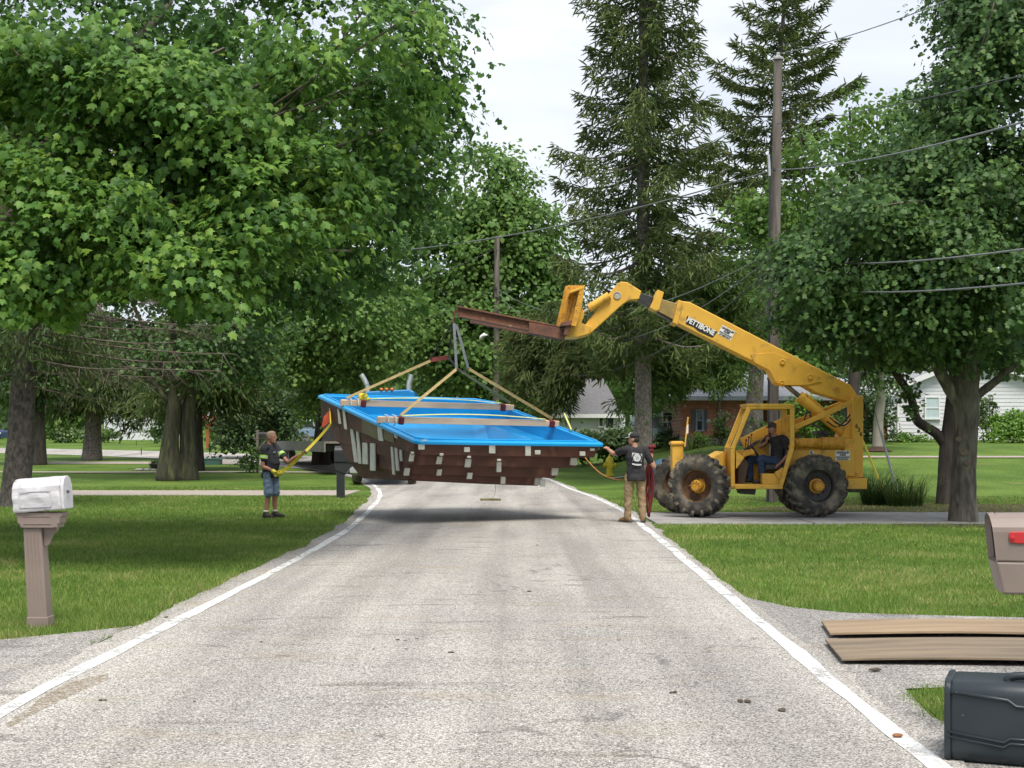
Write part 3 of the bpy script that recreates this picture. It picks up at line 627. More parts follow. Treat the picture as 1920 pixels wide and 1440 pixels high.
# ---- right hand maple beside the lift truck
def right_maple():
    base = ground_at(1806, 27.9); t = thing('maple_tree', base, 'dark green maple with knotty grey trunk beside the concrete drive', 'tree')
    Y = 27.9
    f = W(1812, 700, Y)
    trunk_mesh([([base+Vector((0, 0, -.1)), W(1806, 940, Y), W(1808, 860, Y), W(1812, 780, Y), f, W(1838, 600, Y+.2), W(1850, 430, Y+.4), W(1840, 200, Y+.5)], [.31, .25, .23, .235, .27, .2, .14, .05]),
                ([W(1800, 762, Y), W(1775, 720, Y-.1), W(1742, 655, Y-.3), W(1715, 590, Y-.5), W(1685, 510, Y-.6), W(1650, 440, Y-.8)], [.11, .12, .11, .09, .06, .02]),
                ([W(1828, 745, Y), W(1860, 720, Y-.1), W(1895, 690, Y-.2), W(1950, 660, Y-.4)], [.09, .08, .065, .03]),
                ([f, W(1800, 620, Y+.4), W(1775, 500, Y+.8), W(1740, 330, Y+.9)], [.2, .15, .1, .03]),
                ([f, W(1870, 600, Y+.3), W(1910, 450, Y+.3), W(1960, 250, Y)], [.2, .15, .1, .03])], B_GREY, t, seg=14, rough=0.008)
    k = MB()
    for px, py, r in ((1806, 848, .075), (1797, 823, .06), (1812, 868, .05), (1812, 687, .05)):
        c = W(px, py, Y-0.225); k.lathe([(r, 0), (r*1.05, .03), (r*.75, .05), (r*.45, .035), (0.001, .03)], c, Vector((0, -1, 0)), 14)
    k.build('branch_scar', mat('knot_wood', (0.26, 0.19, 0.13), (0.10, 0.07, 0.05), scale=40, rough=.9), t, smooth=True)
    lobes = [LB(1540, 520, 26.6, 1.05, 1.3, .75), LB(1640, 430, 26.6, 1.15, 1.5, .9), LB(1700, 570, 26.8, 1.3, 1.4, .65), LB(1560, 610, 27.5, .95, 1.3, .5), LB(1780, 480, 26.4, 1.3, 1.6, 1.1), LB(1880, 560, 26.4, 1.0, 1.4, .8),
             LB(1730, 330, 27.5, 1.1, 1.6, .9), LB(1840, 330, 27, 1.4, 1.7, 1.3), LB(1830, 160, 27.8, 1.3, 1.7, 1.2), LB(1910, 60, 27.8, 1.7, 1.7, 1.3), LB(1840, 20, 28.5, .85, 1.3, .8), LB(1660, 640, 28, 1.4, 1.3, .45), LB(1850, 640, 28.6, 1.2, 1.2, .5), LB(2050, 380, 27, 2.2, 2.2, 2.4), LB(1500, 470, 27.2, .5, .9, .5), LB(1590, 400, 27.6, .7, 1.1, .55)]
    d = crown(lobes, 2300, 32, 0.38, 0.105, 0.45, 0.2, 0.48, 0.2, 0.5, 0.75)
    px = d[0][:, 0]/d[0][:, 1]*F+CX; py = HY-(d[0][:, 2]-CH)/d[0][:, 1]*F; ok = ~((px < 1650) & (py > 622+(px-1440)*.50)) & ~((py > 690) & (px < 1780)) & ~(py > 712)
    d = tuple(a[ok] for a in d[:5])+(d[5][d[5][:, 2] > W(0, 640, 27.9).z],)
    keep = leaf_parts(t, LOBE_V, LOBE_F, d[:5], L_MAPLE2, 300)
    o = foliage('crown', LOBE_V, LOBE_F, d[0][keep], d[1][keep], d[2][keep], d[3][keep], d[4][keep], L_MAPLE2, t); o['kind'] = 'stuff'
    twig_limbs(W(1800, 560, 27.9), d[5], B_GREY, t, 0.06, 26)
right_maple()
def back_maple():
    Y = 35.6; base = ground_at(1776, Y); t = thing('maple_tree', base, 'leaning dark trunk maple in the mulch bed behind the knotty maple', 'tree')
    trunk_mesh([([base+Vector((0, 0, -.1)), W(1776, 900, Y), W(1778, 840, Y), W(1785, 760, Y), W(1795, 640, Y), W(1800, 480, Y)], [.3, .24, .22, .17, .13, .05]),
                ([W(1778, 845, Y), W(1758, 815, Y), W(1735, 800, Y), W(1718, 785, Y), W(1708, 745, Y), W(1690, 715, Y), W(1668, 685, Y), W(1640, 655, Y), W(1600, 630, Y)], [.13, .13, .12, .12, .1, .1, .085, .07, .03])], B_DARK, t)
    lobes = [LB(1620, 640, Y, 1.6, 1.6, .55), LB(1700, 560, Y, 2.2, 2, 1.2), LB(1560, 560, Y, 1.3, 1.6, .9), LB(1800, 450, Y, 2.0, 2, 1.6), LB(1690, 690, Y-.1, .35, .4, .3), LB(1668, 668, Y, .5, .5, .3), LB(1900, 560, Y, 1.8, 1.8, 1.2), LB(1790, 620, Y, 1.5, 1.6, .8)]
    d = crown(lobes, 620, 22, 0.5, 0.13, 0.4, 0.25, 0.36, 0.2)
    py = HY-(d[0][:, 2]-CH)/d[0][:, 1]*F; ok = py < 694; d = tuple(a[ok] for a in d[:5])
    foliage('crown', LEAF_V, LEAF_F, *d[:5], L_MAPLE2, t)['kind'] = 'stuff'
    sm = crown([LB(1718, 770, Y-.2, .28, .3, .25), LB(1700, 745, Y-.2, .3, .3, .2), LB(1745, 800, Y-.2, .25, .2, .15), LB(1700, 720, Y-.2, .35, .3, .3)], 26, 9, .18, .11, .3)
    foliage('sucker_leaves', LEAF_V, LEAF_F, *sm[:5], L_MAPLE2, t)['kind'] = 'stuff'
back_maple()

def leafy_tree(label, base_px, Yt, lobes, n, per, rsp, leaf, lm, bm_, rad=.25, top=None, tint=.5, name='leafy_tree', tv=LEAF_V, tf=LEAF_F, group=None, limbs=14, shell=0.5):
    base = ground_at(base_px, Yt); t = thing(name, base, label, 'tree', group)
    cz = max(l[2] for l in lobes); top = top or Vector((np.mean([l[0] for l in lobes]), Yt, cz))
    trunk_mesh([([base+Vector((0, 0, -.1)), base.lerp(top, .2), base.lerp(top, .5)+Vector((.15, 0, 0)), top], [rad*1.7, rad, rad*.7, rad*.15])], bm_, t, seg=10)
    d = crown(lobes, n, per, rsp, leaf, shell, 0.25, tint, 0.2)
    foliage('crown', tv, tf, *d[:5], lm, t)['kind'] = 'stuff'
    if limbs: twig_limbs(base.lerp(top, .45), d[5], bm_, t, rad*.35, limbs)
    return t
leafy_tree('light green young maple rising behind the dark maple by the pole', 1600, 42, [LB(1560, 330, 42, 1.9, 1.8, 1.5), LB(1660, 280, 42, 1.3, 1.5, 1.3), LB(1480, 400, 42, 1.5, 1.5, 1.2), LB(1700, 230, 43, .7, .8, .9), LB(1560, 480, 43, 2.2, 2, 1.4), LB(1420, 420, 42, .9, 1.1, .8), LB(1690, 400, 43, 1.6, 1.6, 1.4), LB(1620, 215, 42.5, .35, .5, .8)], 520, 22, .55, .15, L_LIGHT, B_DARK, .2, tint=.45)
leafy_tree('tall round maple beyond the road bend behind the thin pole', 900, 74, [LB(900, 480, 74, 4.2, 4, 4.0), LB(880, 350, 74, 2.6, 3, 2.2), LB(990, 440, 73, 2.0, 2.5, 2.6), LB(1020, 560, 73, 2.2, 2.5, 2.0), LB(800, 470, 73, 2.2, 2.5, 2.6), LB(900, 620, 72, 4.0, 3, 2.4), LB(800, 620, 72, 2.0, 2.5, 2.0), LB(940, 320, 74, 1.5, 1.8, 1.1), LB(1050, 520, 74, 1.0, 1.4, 1.0), LB(900, 715, 73, 3.6, 3, 1.3), LB(900, 500, 76, 4.5, 3, 4.5), LB(920, 330, 76, 2.2, 2, 1.6)], 2000, 22, .75, .24, L_FAR, B_DARK, .4, tint=.5)
leafy_tree('mid green maple with hanging boughs standing beyond the tan drive', 602, 66, [LB(640, 590, 63, 2.6, 2.5, 1.7), LB(560, 640, 63, 1.8, 2, 1.6), LB(700, 650, 64, 1.3, 2, 1.5), LB(650, 480, 64, 2.6, 2.5, 1.8), LB(560, 500, 64, 2, 2, 1.5), LB(650, 715, 64, 1.4, 1.6, .6), LB(740, 560, 65, 1.3, 1.6, 1.6), LB(590, 745, 64, .9, 1, .55)], 850, 22, .65, .2, L_FAR, B_DARK, .28, tint=.55, top=W(615, 420, 66))
leafy_tree('dark maple with twin mossy trunk on the left lawn', 318, 52, [LB(330, 640, 52, 3.2, 3, 1.3), LB(250, 560, 53, 3, 3, 1.4), LB(440, 600, 52, 2.4, 2.5, 1.4), LB(330, 500, 53, 3, 3, 1.4), LB(385, 680, 51, 1.0, 1.4, .4), LB(120, 620, 53, 2.2, 2.5, 1.2), LB(480, 690, 52, .9, 1.2, .5)], 720, 20, .6, .17, L_MAPLE2, B_MOSS, .32, tint=.45, top=W(322, 560, 52), limbs=10)
# twin stem and the darker stem behind it
def twin():
    t = [o for o in bpy.data.objects if o.get('label', '').startswith('dark maple with twin')][0]
    p = ground_at(350, 52.3)
    trunk_mesh([([p+Vector((0, 0, -.1)), W(352, 850, 52.3), W(352, 780, 52.3), W(362, 720, 52.3), W(375, 640, 52.3)], [.5, .3, .26, .2, .12])], B_MOSS, t)
twin()
def stem_tree(label, px, Y, top, r, lobes, n, lm, bm_, name='conifer', tv=TWIG_V, tf=TWIG_F, leaf=.4, per=26, tint=.4):
    base = ground_at(px, Y); t = thing(name, base, label, 'tree'); 
    trunk_mesh([([base+Vector((0, 0, -.1)), base.lerp(top, .15), base.lerp(top, .5), top], [r*1.35, r, r*.8, r*.3])], bm_, t, seg=12, rough=r*.03)
    d = crown(lobes, n, per, .6, leaf, .3, .3, tint, .2, .6, .7)
    foliage('crown', tv, tf, *d[:5], lm, t)['kind'] = 'stuff'; return t
stem_tree('dark spruce trunk standing close behind the mossy maple', 366, 60, W(366, 560, 60), .33, [LB(380, 640, 60, 2.6, 2.5, 1.5), LB(400, 720, 60, 2.2, 2.2, .9), LB(340, 740, 61, 2, 2, .5)], 260, L_SPRUCE, B_DARK)
stem_tree('spruce with leaning pale trunk on the far side of the garden path', 172, 72, W(186, 560, 72), .42, [LB(180, 720, 72, 2.2, 2.2, 1.2), LB(250, 760, 72, 1.7, 1.6, .7), LB(110, 740, 72, 1.7, 1.6, .9), LB(180, 640, 72, 2, 2, 1.6), LB(300, 740, 72, 1.4, 1.4, .7)], 330, L_SPRUCE, B_SPRUCE)
stem_tree('slim dark tree standing behind the left spruce', 74, 66, W(74, 560, 66), .28, [LB(74, 640, 66, 2.6, 2.4, 1.8), LB(30, 720, 66, 2, 2, 1.0), LB(110, 690, 66, 1.6, 2, .9)], 260, L_SHRUB, B_DARK, name='leafy_tree', tv=LEAF_V, tf=LEAF_F, leaf=.2)
# left spruce: rough dark trunk, dead lower branches with bare twigs
def left_spruce():
    Y = 34.5; base = ground_at(33, Y); t = thing('spruce_tree', base, 'spruce with thick rough dark trunk behind the cloth covered mailbox', 'tree')
    trunk_mesh([([base+Vector((0, 0, -.15)), W(30, 930, Y), W(36, 850, Y), W(42, 740, Y), W(48, 620, Y), W(56, 400, Y), W(64, 100, Y)], [.52, .37, .31, .29, .26, .2, .12])], bark('bark_dark_spruce', (0.115, 0.098, 0.088), (0.035, 0.028, 0.024), 12, 1.0, (1, 1, .6)), t, seg=16, rough=.02)
    b = MB()
    for k in range(26):
        z = random.uniform(3.0, 5.6); a = random.uniform(-.9, .9) if k % 4 else random.uniform(2, 4); L = random.uniform(1.6, 6.0)
        s = Vector((base.x, Y, z)); d = Vector((math.cos(a), -math.sin(a)*.8, 0)); dr = random.uniform(.05, .35)
        pts = [s+d*(L*q)+Vector((random.uniform(-.1, .1), random.uniform(-.1, .1), -dr*L*q*(1.3-.7*q))) for q in (0, .25, .5, .75, 1)]
        q = crom(pts, 4); b.tube(q, list(np.linspace(.035, .008, len(q))), 5)
        for j in range(int(L*5)):
            p = q[random.randrange(4, len(q))]; dd = (d*random.uniform(.1, .8)+Vector((random.uniform(-.5, .5), random.uniform(-.5, .5), random.uniform(-.7, .2)))).normalized(); l2 = random.uniform(.25, .8)
            b.tube([p, p+dd*l2*.5+Vector((0, 0, -.04)), p+dd*l2+Vector((0, 0, -.14*l2))], [.007, .005, .003], 4)
            if random.random() < .6:
                p2 = p+dd*l2*.6; d3 = (dd+Vector((random.uniform(-.8, .8), random.uniform(-.8, .8), random.uniform(-.6, .3)))).normalized(); b.tube([p2, p2+d3*l2*.5], [.005, .003], 4)
    b.build('dead_branch', B_TWIG, t, fixn=False)['kind'] = 'stuff'
    lobes = [LB(60, 640, Y, 2.0, 2.2, .5), LB(60, 420, Y, 3, 3, 1.6), LB(60, 200, Y, 2.6, 2.6, 2)]
    d = crown(lobes, 420, 34, .55, .2, .4, .3, .3, .2, .6, .8)
    foliage('crown', TWIG_V, TWIG_F, *d[:5], L_SPRUCE, t)['kind'] = 'stuff'
left_spruce()

# ---- conifers with boughs
def conifer(label, px, Y, top_py, r, spread, z0_py, n_br, lm, bm_, droop=.35, tip_up=.12, dens=46, twig=.34, tint=.42, name='spruce_tree', lean=0, seed=3, shape=1.0, hang=0.75, gaps=0.0, trunk_top=None, bush=1.0):
    rs = np.random.RandomState(seed); base = ground_at(px, Y); t = thing(name, base, label, 'tree')
    top = W(px+lean, top_py, Y); H = top.z-base.z; z0 = W(px, z0_py, Y).z
    trunk_mesh([([base+Vector((0, 0, -.15)), base.lerp(top, .08), base.lerp(top, .5), top], [r*1.4, r, r*.62, .03])], bm_, t, seg=14, rough=r*.03)
    bl = MB(); C, D, Nn, S, T = [], [], [], [], []
    for k in range(n_br):
        f = (k+rs.rand())/n_br; z = z0+(top.z-z0)*f**1.0; rem = 1-f
        L = spread*(rem**shape*.92+.06)*(.62+.55*rs.rand())
        if rs.rand() < gaps: L *= .5
        a = k*2.39996+rs.uniform(-.4, .4); d = Vector((math.cos(a), math.sin(a), 0))
        s = base.lerp(top, (z-base.z)/H); up = .30*f
        n = 9; pts = []
        for q in range(n):
            u = q/(n-1); pts.append(s+d*(L*u)+Vector((0, 0, L*(up*u-droop*u*(1.25-.55*u)+tip_up*u**3)))+Vector(rs.uniform(-.05, .05, 3))*L*.3*u)
        bl.tube(pts, list(np.linspace(max(.012, .05*L/spread+.012), .006, n)), 5, cap=False)
        m = int(dens*L*bush); P = np.array(pts); side = np.array([-d.y, d.x, 0])
        u = rs.rand(m)**.75*(.88)+.12; i0 = np.minimum((u*(n-1)).astype(int), n-2); fr = u*(n-1)-i0
        p = P[i0]*(1-fr)[:, None]+P[i0+1]*fr[:, None]
        lat = rs.uniform(-1, 1, m)*(.22+.20*L*(1-u)*1.0)*(.5+.5*rs.rand(m)); dn = -np.abs(rs.normal(size=m))*.20*hang*(1+.5*L/spread)
        p = p+side*lat[:, None]+np.array([0, 0, 1])*(dn+.04)[:, None]
        dd = np.array(d)*(.45+.3*rs.rand(m))[:, None]+side*np.sign(lat)[:, None]*(.5*rs.rand(m))[:, None]+np.array([0, 0, -1])*(hang*(.25+.9*rs.rand(m)))[:, None]+rs.normal(size=(m, 3))*.3
        C.append(p); D.append(unit(dd)); Nn.append(unit(np.array([0, 0, 1.])+rs.normal(size=(m, 3))*.7)); S.append(twig*(.6+.7*rs.rand(m))); T.append(tint+.22*rs.normal(size=m)+.1*(u-.5))
    bl.build('branch', bm_, t, fixn=False)
    foliage('needles', TWIG_V, TWIG_F, np.concatenate(C), np.concatenate(Nn), np.concatenate(D), np.concatenate(S), np.concatenate(T), lm, t)['kind'] = 'stuff'
    return t
conifer('tall dark drooping spruce with bare grey trunk behind the hydrant', 1206, 50, -520, .30, 3.3, 650, 185, L_SPRUCE, B_SPRUCE, .46, .24, 92, .32, .50, seed=5, hang=1.25, gaps=.28, shape=.45)
conifer('tall open conifer with upswept boughs behind the wooden utility pole', 1408, 58, -90, .34, 5.0, 520, 105, L_SPRUCE, B_SPRUCE, .10, .18, 72, .34, .55, seed=9, hang=.35, gaps=.30, lean=70, shape=.7)
# low feathery boughs across the middle
def boughs(label, px, Y, lobes, n, lm, tint=.5, per=30, name='hemlock_tree', top=None, leaf=.26, rsp=.55, trim=None):
    base = ground_at(px, Y); t = thing(name, base, label, 'tree'); top = top or W(px, 480, Y)
    trunk_mesh([([base+Vector((0, 0, -.1)), base.lerp(top, .5), top], [.22, .16, .04])], B_DARK, t)
    d = crown(lobes, n, per, rsp, leaf, .4, .16, tint, .2, .4, .35)
    if trim:
        px_ = d[0][:, 0]/d[0][:, 1]*F+CX; py_ = HY-(d[0][:, 2]-CH)/d[0][:, 1]*F; ok = ~trim(px_, py_); d = tuple(a[ok] for a in d[:5])+(d[5],)
    foliage('needles', TWIG_V, TWIG_F, *d[:5], lm, t)['kind'] = 'stuff'
    twig_limbs(base.lerp(top, .7), d[5], B_DARK, t, .06, 22)
    return t
boughs('bright soft needled hemlock spreading before the brick house', 1214, 53, [LB(1270, 560, 53, 1.4, 1.6, .8), LB(1330, 510, 53, 1.5, 1.6, .7), LB(1250, 660, 52, 1.4, 1.5, .55), LB(1200, 745, 51, .95, 1.1, .35), LB(1330, 630, 53, 1.5, 1.6, .7), LB(1380, 560, 54, 1.4, 1.6, .8), LB(1260, 720, 52, 1.1, 1.2, .4), LB(1350, 700, 53, 1.2, 1.3, .4), LB(1400, 650, 54, 1.2, 1.4, .7)], 820, L_HEMLOCK, .5, trim=lambda x, y: (y > 735+14*np.sin(x*.09)) & (x > 1268))
boughs('drooping dark green spruce boughs hanging beside the small grey roof', 1002, 60, [LB(1060, 640, 60, 2.0, 2, 1.4), LB(1110, 610, 59, 1.7, 2, 1.3), LB(1010, 690, 60, 1.3, 1.5, 1.0), LB(1060, 730, 59, 1.0, 1.2, .75), LB(1150, 660, 58, 1.2, 1.4, .9), LB(1090, 690, 58, 1.4, 1.4, .7), LB(1020, 620, 61, 1.4, 1.6, 1.0)], 760, L_SPRUCE, .6, name='spruce_tree', leaf=.34, top=W(1070, 560, 60), trim=lambda x, y: (x > 1082-.30*(y-740)) & (y > 700+.10*(x-1080)))

# ---- shrubs and hedges
def shrub(label, px, Y, lobes, n, lm, tint=.5, name='shrub', leaf=.09, per=24, rsp=.22, group=None, cat='shrub', tv=LEAF_V, tf=LEAF_F):
    base = ground_at(px, Y); t = thing(name, base, label, cat, group)
    d = crown(lobes, n, per, rsp, leaf, .45, .3, tint, .22, .5, .1)
    foliage('leaves', tv, tf, *d[:5], lm, t)['kind'] = 'stuff'
    b = MB()
    for k in range(8):
        i = RNG.integers(len(d[5])); q = Vector(d[5][i]); s = base+Vector((random.uniform(-.2, .2), random.uniform(-.2, .2), -.03)); b.tube(crom([s, s.lerp(q, .5)+Vector((0, 0, .1)), q], 4), .014, 5)
    b.build('stem', B_DARK, t, fixn=False); return t
shrub('dark yew thicket behind the mailbox on a wooden post', 480, 74, [LB(470, 770, 74, 2.0, 1.8, 1.5), LB(540, 760, 74, 1.4, 1.6, 1.6), LB(440, 820, 74, 1.2, 1.3, .9), LB(520, 830, 74, 1.3, 1.3, .8), LB(500, 720, 75, 1.6, 1.6, 1.0), LB(425, 740, 75, .9, 1.1, .8)], 420, L_SHRUB, .3, leaf=.18, rsp=.4)
shrub('rounded juniper hedge below the grey roofed house', 1135, 64, [LB(1120, 830, 64, 1.5, 1.0, .42), LB(1165, 826, 64, 1.1, 1.0, .42), LB(1090, 824, 65, 1.2, 1.0, .42), LB(1172, 815, 65, .6, .8, .45), LB(1130, 840, 64, 1.9, .8, .45), LB(1090, 840, 64, 1.2, .8, .45)], 400, L_SHRUB, .55, 'hedge', leaf=.14, rsp=.3, cat='hedge')
shrub('bright green leafy bush against the white siding at far right', 1895, 62, [LB(1895, 800, 62, .95, .8, .7), LB(1925, 795, 62, .9, .8, .7), LB(1885, 815, 61.5, .8, .7, .4)], 170, L_BRIGHT, .5, leaf=.12, rsp=.25)
shrub('grey green tall shrub beside the maple trunk at the white house', 1850, 63, [LB(1850, 780, 63, .5, .5, .9), LB(1860, 810, 63, .55, .5, .5)], 70, L_SHRUB, .6, leaf=.1, rsp=.22)
shrub('low green plants along the foot of the white siding wall', 1710, 63, [LB(1685, 822, 63, .6, .5, .25), LB(1720, 826, 63, .7, .5, .2), LB(1755, 827, 63, .6, .4, .18)], 70, L_BRIGHT, .4, 'ground_plants', leaf=.1, rsp=.2, cat='plants')
shrub('small shrub in front of the brick wall beside its window', 1352, 59, [LB(1352, 806, 59, .4, .4, .4), LB(1350, 795, 59, .3, .3, .4)], 40, L_SHRUB, .6, leaf=.09, rsp=.2)
shrub('flowering shrub under the porch beyond the cab', 1410, 58, [LB(1410, 800, 58, .5, .5, .6), LB(1420, 825, 58, .7, .5, .3)], 60, L_LIGHT, .5, leaf=.09, rsp=.2)
shrub('low green bed plants at the corner of the brick house', 1300, 59.5, [LB(1295, 822, 59.5, .5, .4, .22), LB(1320, 825, 59.5, .4, .4, .15)], 40, L_BRIGHT, .35, leaf=.09, rsp=.18)
shrub('clipped dark hedge between the basketball hoop and brick wall', 1265, 63, [LB(1250, 818, 63, .45, .4, .35), LB(1272, 818, 63, .4, .4, .33)], 70, L_SHRUB, .25, 'hedge', leaf=.08, rsp=.18, cat='hedge')
shrub('leafy green bushes behind the lift cylinder of the lift truck', 1530, 57, [LB(1530, 790, 57, .9, .8, .7), LB(1500, 770, 57, .7, .7, .6), LB(1560, 800, 57, .7, .7, .6)], 130, L_BRIGHT, .3, leaf=.11, rsp=.25)
shrub('dark arborvitae hedge left of the white siding house', 1640, 60, [LB(1635, 770, 60, .9, .8, 1.4), LB(1610, 760, 61, 1.2, .9, 1.6), LB(1655, 790, 60, .5, .6, .8)], 200, L_SHRUB, .35, 'hedge', leaf=.12, rsp=.3, cat='hedge')
shrub('small red leaved bush beyond the mossy maple', 415, 92, [LB(415, 750, 92, .9, .8, .5), LB(398, 790, 92, .5, .5, .35)], 60, L_RED, .5, leaf=.16, rsp=.3)
shrub('bright green garden shrubs across the street', 620, 96, [LB(600, 770, 96, 1.4, 1, .8), LB(650, 775, 96, 1.4, 1, .7), LB(570, 785, 96, 1.0, .8, .5)], 110, L_BRIGHT, .5, leaf=.18, rsp=.35)
shrub('low clipped bed of shrubs across the far street', 150, 108, [LB(120, 812, 108, 1.7, 1, .35), LB(185, 812, 108, 1.6, 1, .35), LB(320, 790, 108, 1.6, 1, .6), LB(300, 808, 106, 1.0, 1, .5)], 150, L_SHRUB, .6, leaf=.18, rsp=.35)
shrub('young conifer beyond the planter bowl', 312, 98, [LB(312, 795, 98, .9, .9, .9), LB(312, 770, 98, .5, .5, .6)], 90, L_SHRUB, .3, leaf=.2, rsp=.3)
shrub('sunny yellow green border plants beyond the timber post', 405, 104, [LB(405, 810, 104, 1.0, .8, .4)], 40, L_BRIGHT, .8, leaf=.16, rsp=.3)
shrub('low hedge beyond the road at the far right lawn edge', 1580, 63, [LB(1560, 822, 63, .9, .5, .2), LB(1600, 822, 63, .9, .5, .2)], 50, L_SHRUB, .4, 'hedge', leaf=.1, rsp=.2, cat='hedge')

# ---- far woods: one mass of foliage closing the view
def woods():
    L = []
    rs = np.random.RandomState(4)
    for px in range(-150, 2150, 55):
        right = px > 1180
        for row in range(3):
            Y = 128+14*row+rs.uniform(-6, 6); top = (650 if px < 480 else 560 if px < 760 else 640 if px < 1120 else 560)+rs.uniform(-40, 40)-20*row
            py = rs.uniform(top+40, 790); L.append(LB(px+rs.uniform(-30, 30), py, Y, rs.uniform(3, 5), 4, rs.uniform(2.5, 4.5)))
            L.append(LB(px+rs.uniform(-30, 30), top+60, Y, rs.uniform(2.5, 4.5), 4, rs.uniform(2.5, 4)))
            L.append(LB(px, 790, Y, 4, 4, 2.4))
    d = crown(L, 7000, 15, 1.2, .72, .5, .3, .42, .22)
    o = foliage('distant_woods', LEAF_V, LEAF_F, *d[:5], L_FAR); tag(o, 'mass of green woods closing the view behind the houses', 'woods', kind='stuff')
    d = crown([LB(px, py, Y, 3.2, 2.5, 2.6) for px, py, Y in ((1300, 620, 90), (1420, 600, 90), (1540, 620, 88), (1640, 600, 88), (1480, 700, 92), (1250, 690, 92), (1350, 720, 94), (1760, 560, 88), (1880, 560, 88), (1220, 770, 96), (1180, 640, 95), (1700, 660, 90), (1900, 650, 90))], 900, 16, .9, .36, .4, .3, .45, .2)
    o = foliage('backyard_trees', LEAF_V, LEAF_F, *d[:5], L_FAR); tag(o, 'leafy trees massed behind the brick and white houses', 'woods', kind='stuff')
woods()

# ---- lawn grass, blade by blade where it is near
def inside(P, poly):
    x, y = P[:, 0], P[:, 1]; res = np.zeros(len(P), bool); n = len(poly); j = n-1
    for i in range(n):
        xi, yi = poly[i]; xj, yj = poly[j]
        c = ((yi > y) != (yj > y)); res ^= c & (x < (xj-xi)*(y-yi)/((yj-yi) if yj != yi else 1e-9)+xi); j = i
    return res
EDGE_POLY = np.concatenate([EDGE_L[:330:4], EDGE_R[:330:4][::-1]])
MASKS = [EDGE_POLY]+[p if len(p) < 300 else p[::2] for p in PAVED[1:]]
def grass(n, y0, y1, side, h0, h1, w, name='grass', extra=None, label=None, edge_boost=True):
    u = RNG.random(n); Y = y0*(y1/y0)**u
    if side < 0: X = -2.6-(0.375*Y+0.6-2.6)*RNG.random(n)
    else: X = 2.1+(0.375*Y+0.6-2.1)*RNG.random(n)
    if extra is not None: X, Y = extra
    P = np.stack([X, Y], 1); ok = np.ones(len(P), bool)
    Pj = P+RNG.normal(size=P.shape)*.045
    for m in MASKS: ok &= ~inside(Pj, m)
    P = P[ok]; X, Y = P.T; n = len(P)
    z = gz(X, Y); k = np.maximum(1, Y/13.0)
    patch = vnoise(X*.9, Y*.55, 3)*.5+vnoise(X*2.7, Y*1.8, 4)*.3+vnoise(X*8, Y*5, 5)*.2
    h = (h0+(h1-h0)*RNG.random(n))*(.6+.9*patch); a = RNG.random(n)*2*np.pi; ww = w*k*(.7+.6*RNG.random(n))
    lean = RNG.normal(size=(n, 2))*.55*h[:, None]
    v = np.zeros((n, 3, 3)); v[:, 0] = np.stack([X-np.cos(a)*ww, Y-np.sin(a)*ww, z-.01], 1); v[:, 1] = np.stack([X+np.cos(a)*ww, Y+np.sin(a)*ww, z-.01], 1)
    v[:, 2] = np.stack([X+lean[:, 0], Y+lean[:, 1], z+h], 1)
    dry = ss(np.where(X > 0, .40, .54), np.where(X > 0, .70, .80), vnoise(X*.55+7, Y*.9, 8)*.6+vnoise(X*2.2, Y*3, 9)*.4)
    # strip beside the road edge is thin and dry
    xe_r = np.interp(Y, EDGE_R[:200, 1], EDGE_R[:200, 0]); xe_l = np.interp(Y, EDGE_L[:200, 1], EDGE_L[:200, 0])
    de = np.where(X > 0, X-xe_r, xe_l-X); dry = np.maximum(dry, .75*np.clip(1-de/.45, 0, 1)*RNG.random(n))
    tn = .12+.55*patch+.20*RNG.normal(size=n)+np.where(RNG.random(n) < dry*.8, .35, 0)
    me = np_mesh(name, v.reshape(-1, 3), np.arange(3*n), np.full(n, 3), np.repeat(np.clip(tn, 0, 1), 3)); o = link_mesh(name, me, L_GRASS); return tag(o, label, 'grass', kind='stuff')
grass(190000, 11.2, 48, -1, .028, .062, .0042, label='mown green lawn grass on the left of the road')
grass(165000, 8.0, 40, 1, .028, .062, .0042, label='mown green lawn grass on the right of the road')
# ornamental grass clumps beside the drive
def grass_clump(label, px, Y, rpx, h, n):
    base = ground_at(px, Y); t = thing('ornamental_grass', base, label, 'grass', 'ornamental grass in the mulch bed')
    a = RNG.random(n)*2*np.pi; r0 = np.sqrt(RNG.random(n))*rpx*.55; hh = h*(.25+.95*RNG.random(n)**1.5); out = .2+1.2*RNG.random(n)
    bx = base.x+np.cos(a)*r0; by = base.y+np.sin(a)*r0*.6; b2 = a+RNG.normal(size=n)*1.0
    V = []; 
    for f, wv in ((0, 1), (.5, .9), (.85, .5), (1.12, .05)):
        rr = out*hh*f**1.7*.75; zz = base.z+hh*(f-.30*f**3)
        V.append((bx+np.cos(b2)*rr, by+np.sin(b2)*rr, zz, wv*.0065))
    verts = np.zeros((n, 8, 3)); 
    for q, (x, y, z, w) in enumerate(V):
        verts[:, 2*q] = np.stack([x-np.sin(b2)*w, y+np.cos(b2)*w, z], 1); verts[:, 2*q+1] = np.stack([x+np.sin(b2)*w, y-np.cos(b2)*w, z], 1)
    fa = np.array([0, 1, 3, 2, 2, 3, 5, 4, 4, 5, 7, 6]); ff = (fa[None]+np.arange(n)[:, None]*8).ravel()
    me = np_mesh('blades', verts.reshape(-1, 3)-np.array(base), ff, np.full(3*n, 4), np.repeat(np.clip(.5+.25*RNG.normal(size=n), 0, 1), 8))
    o = link_mesh('blades', me, L_SHRUB, t); o['kind'] = 'stuff'
grass_clump('wide dark ornamental grass clump at the foot of the guy wires', 1698, 34.4, .75, 1.0, 800)
grass_clump('taller ornamental grass clump just behind the lift truck bumper', 1640, 35.0, .55, 1.15, 700)
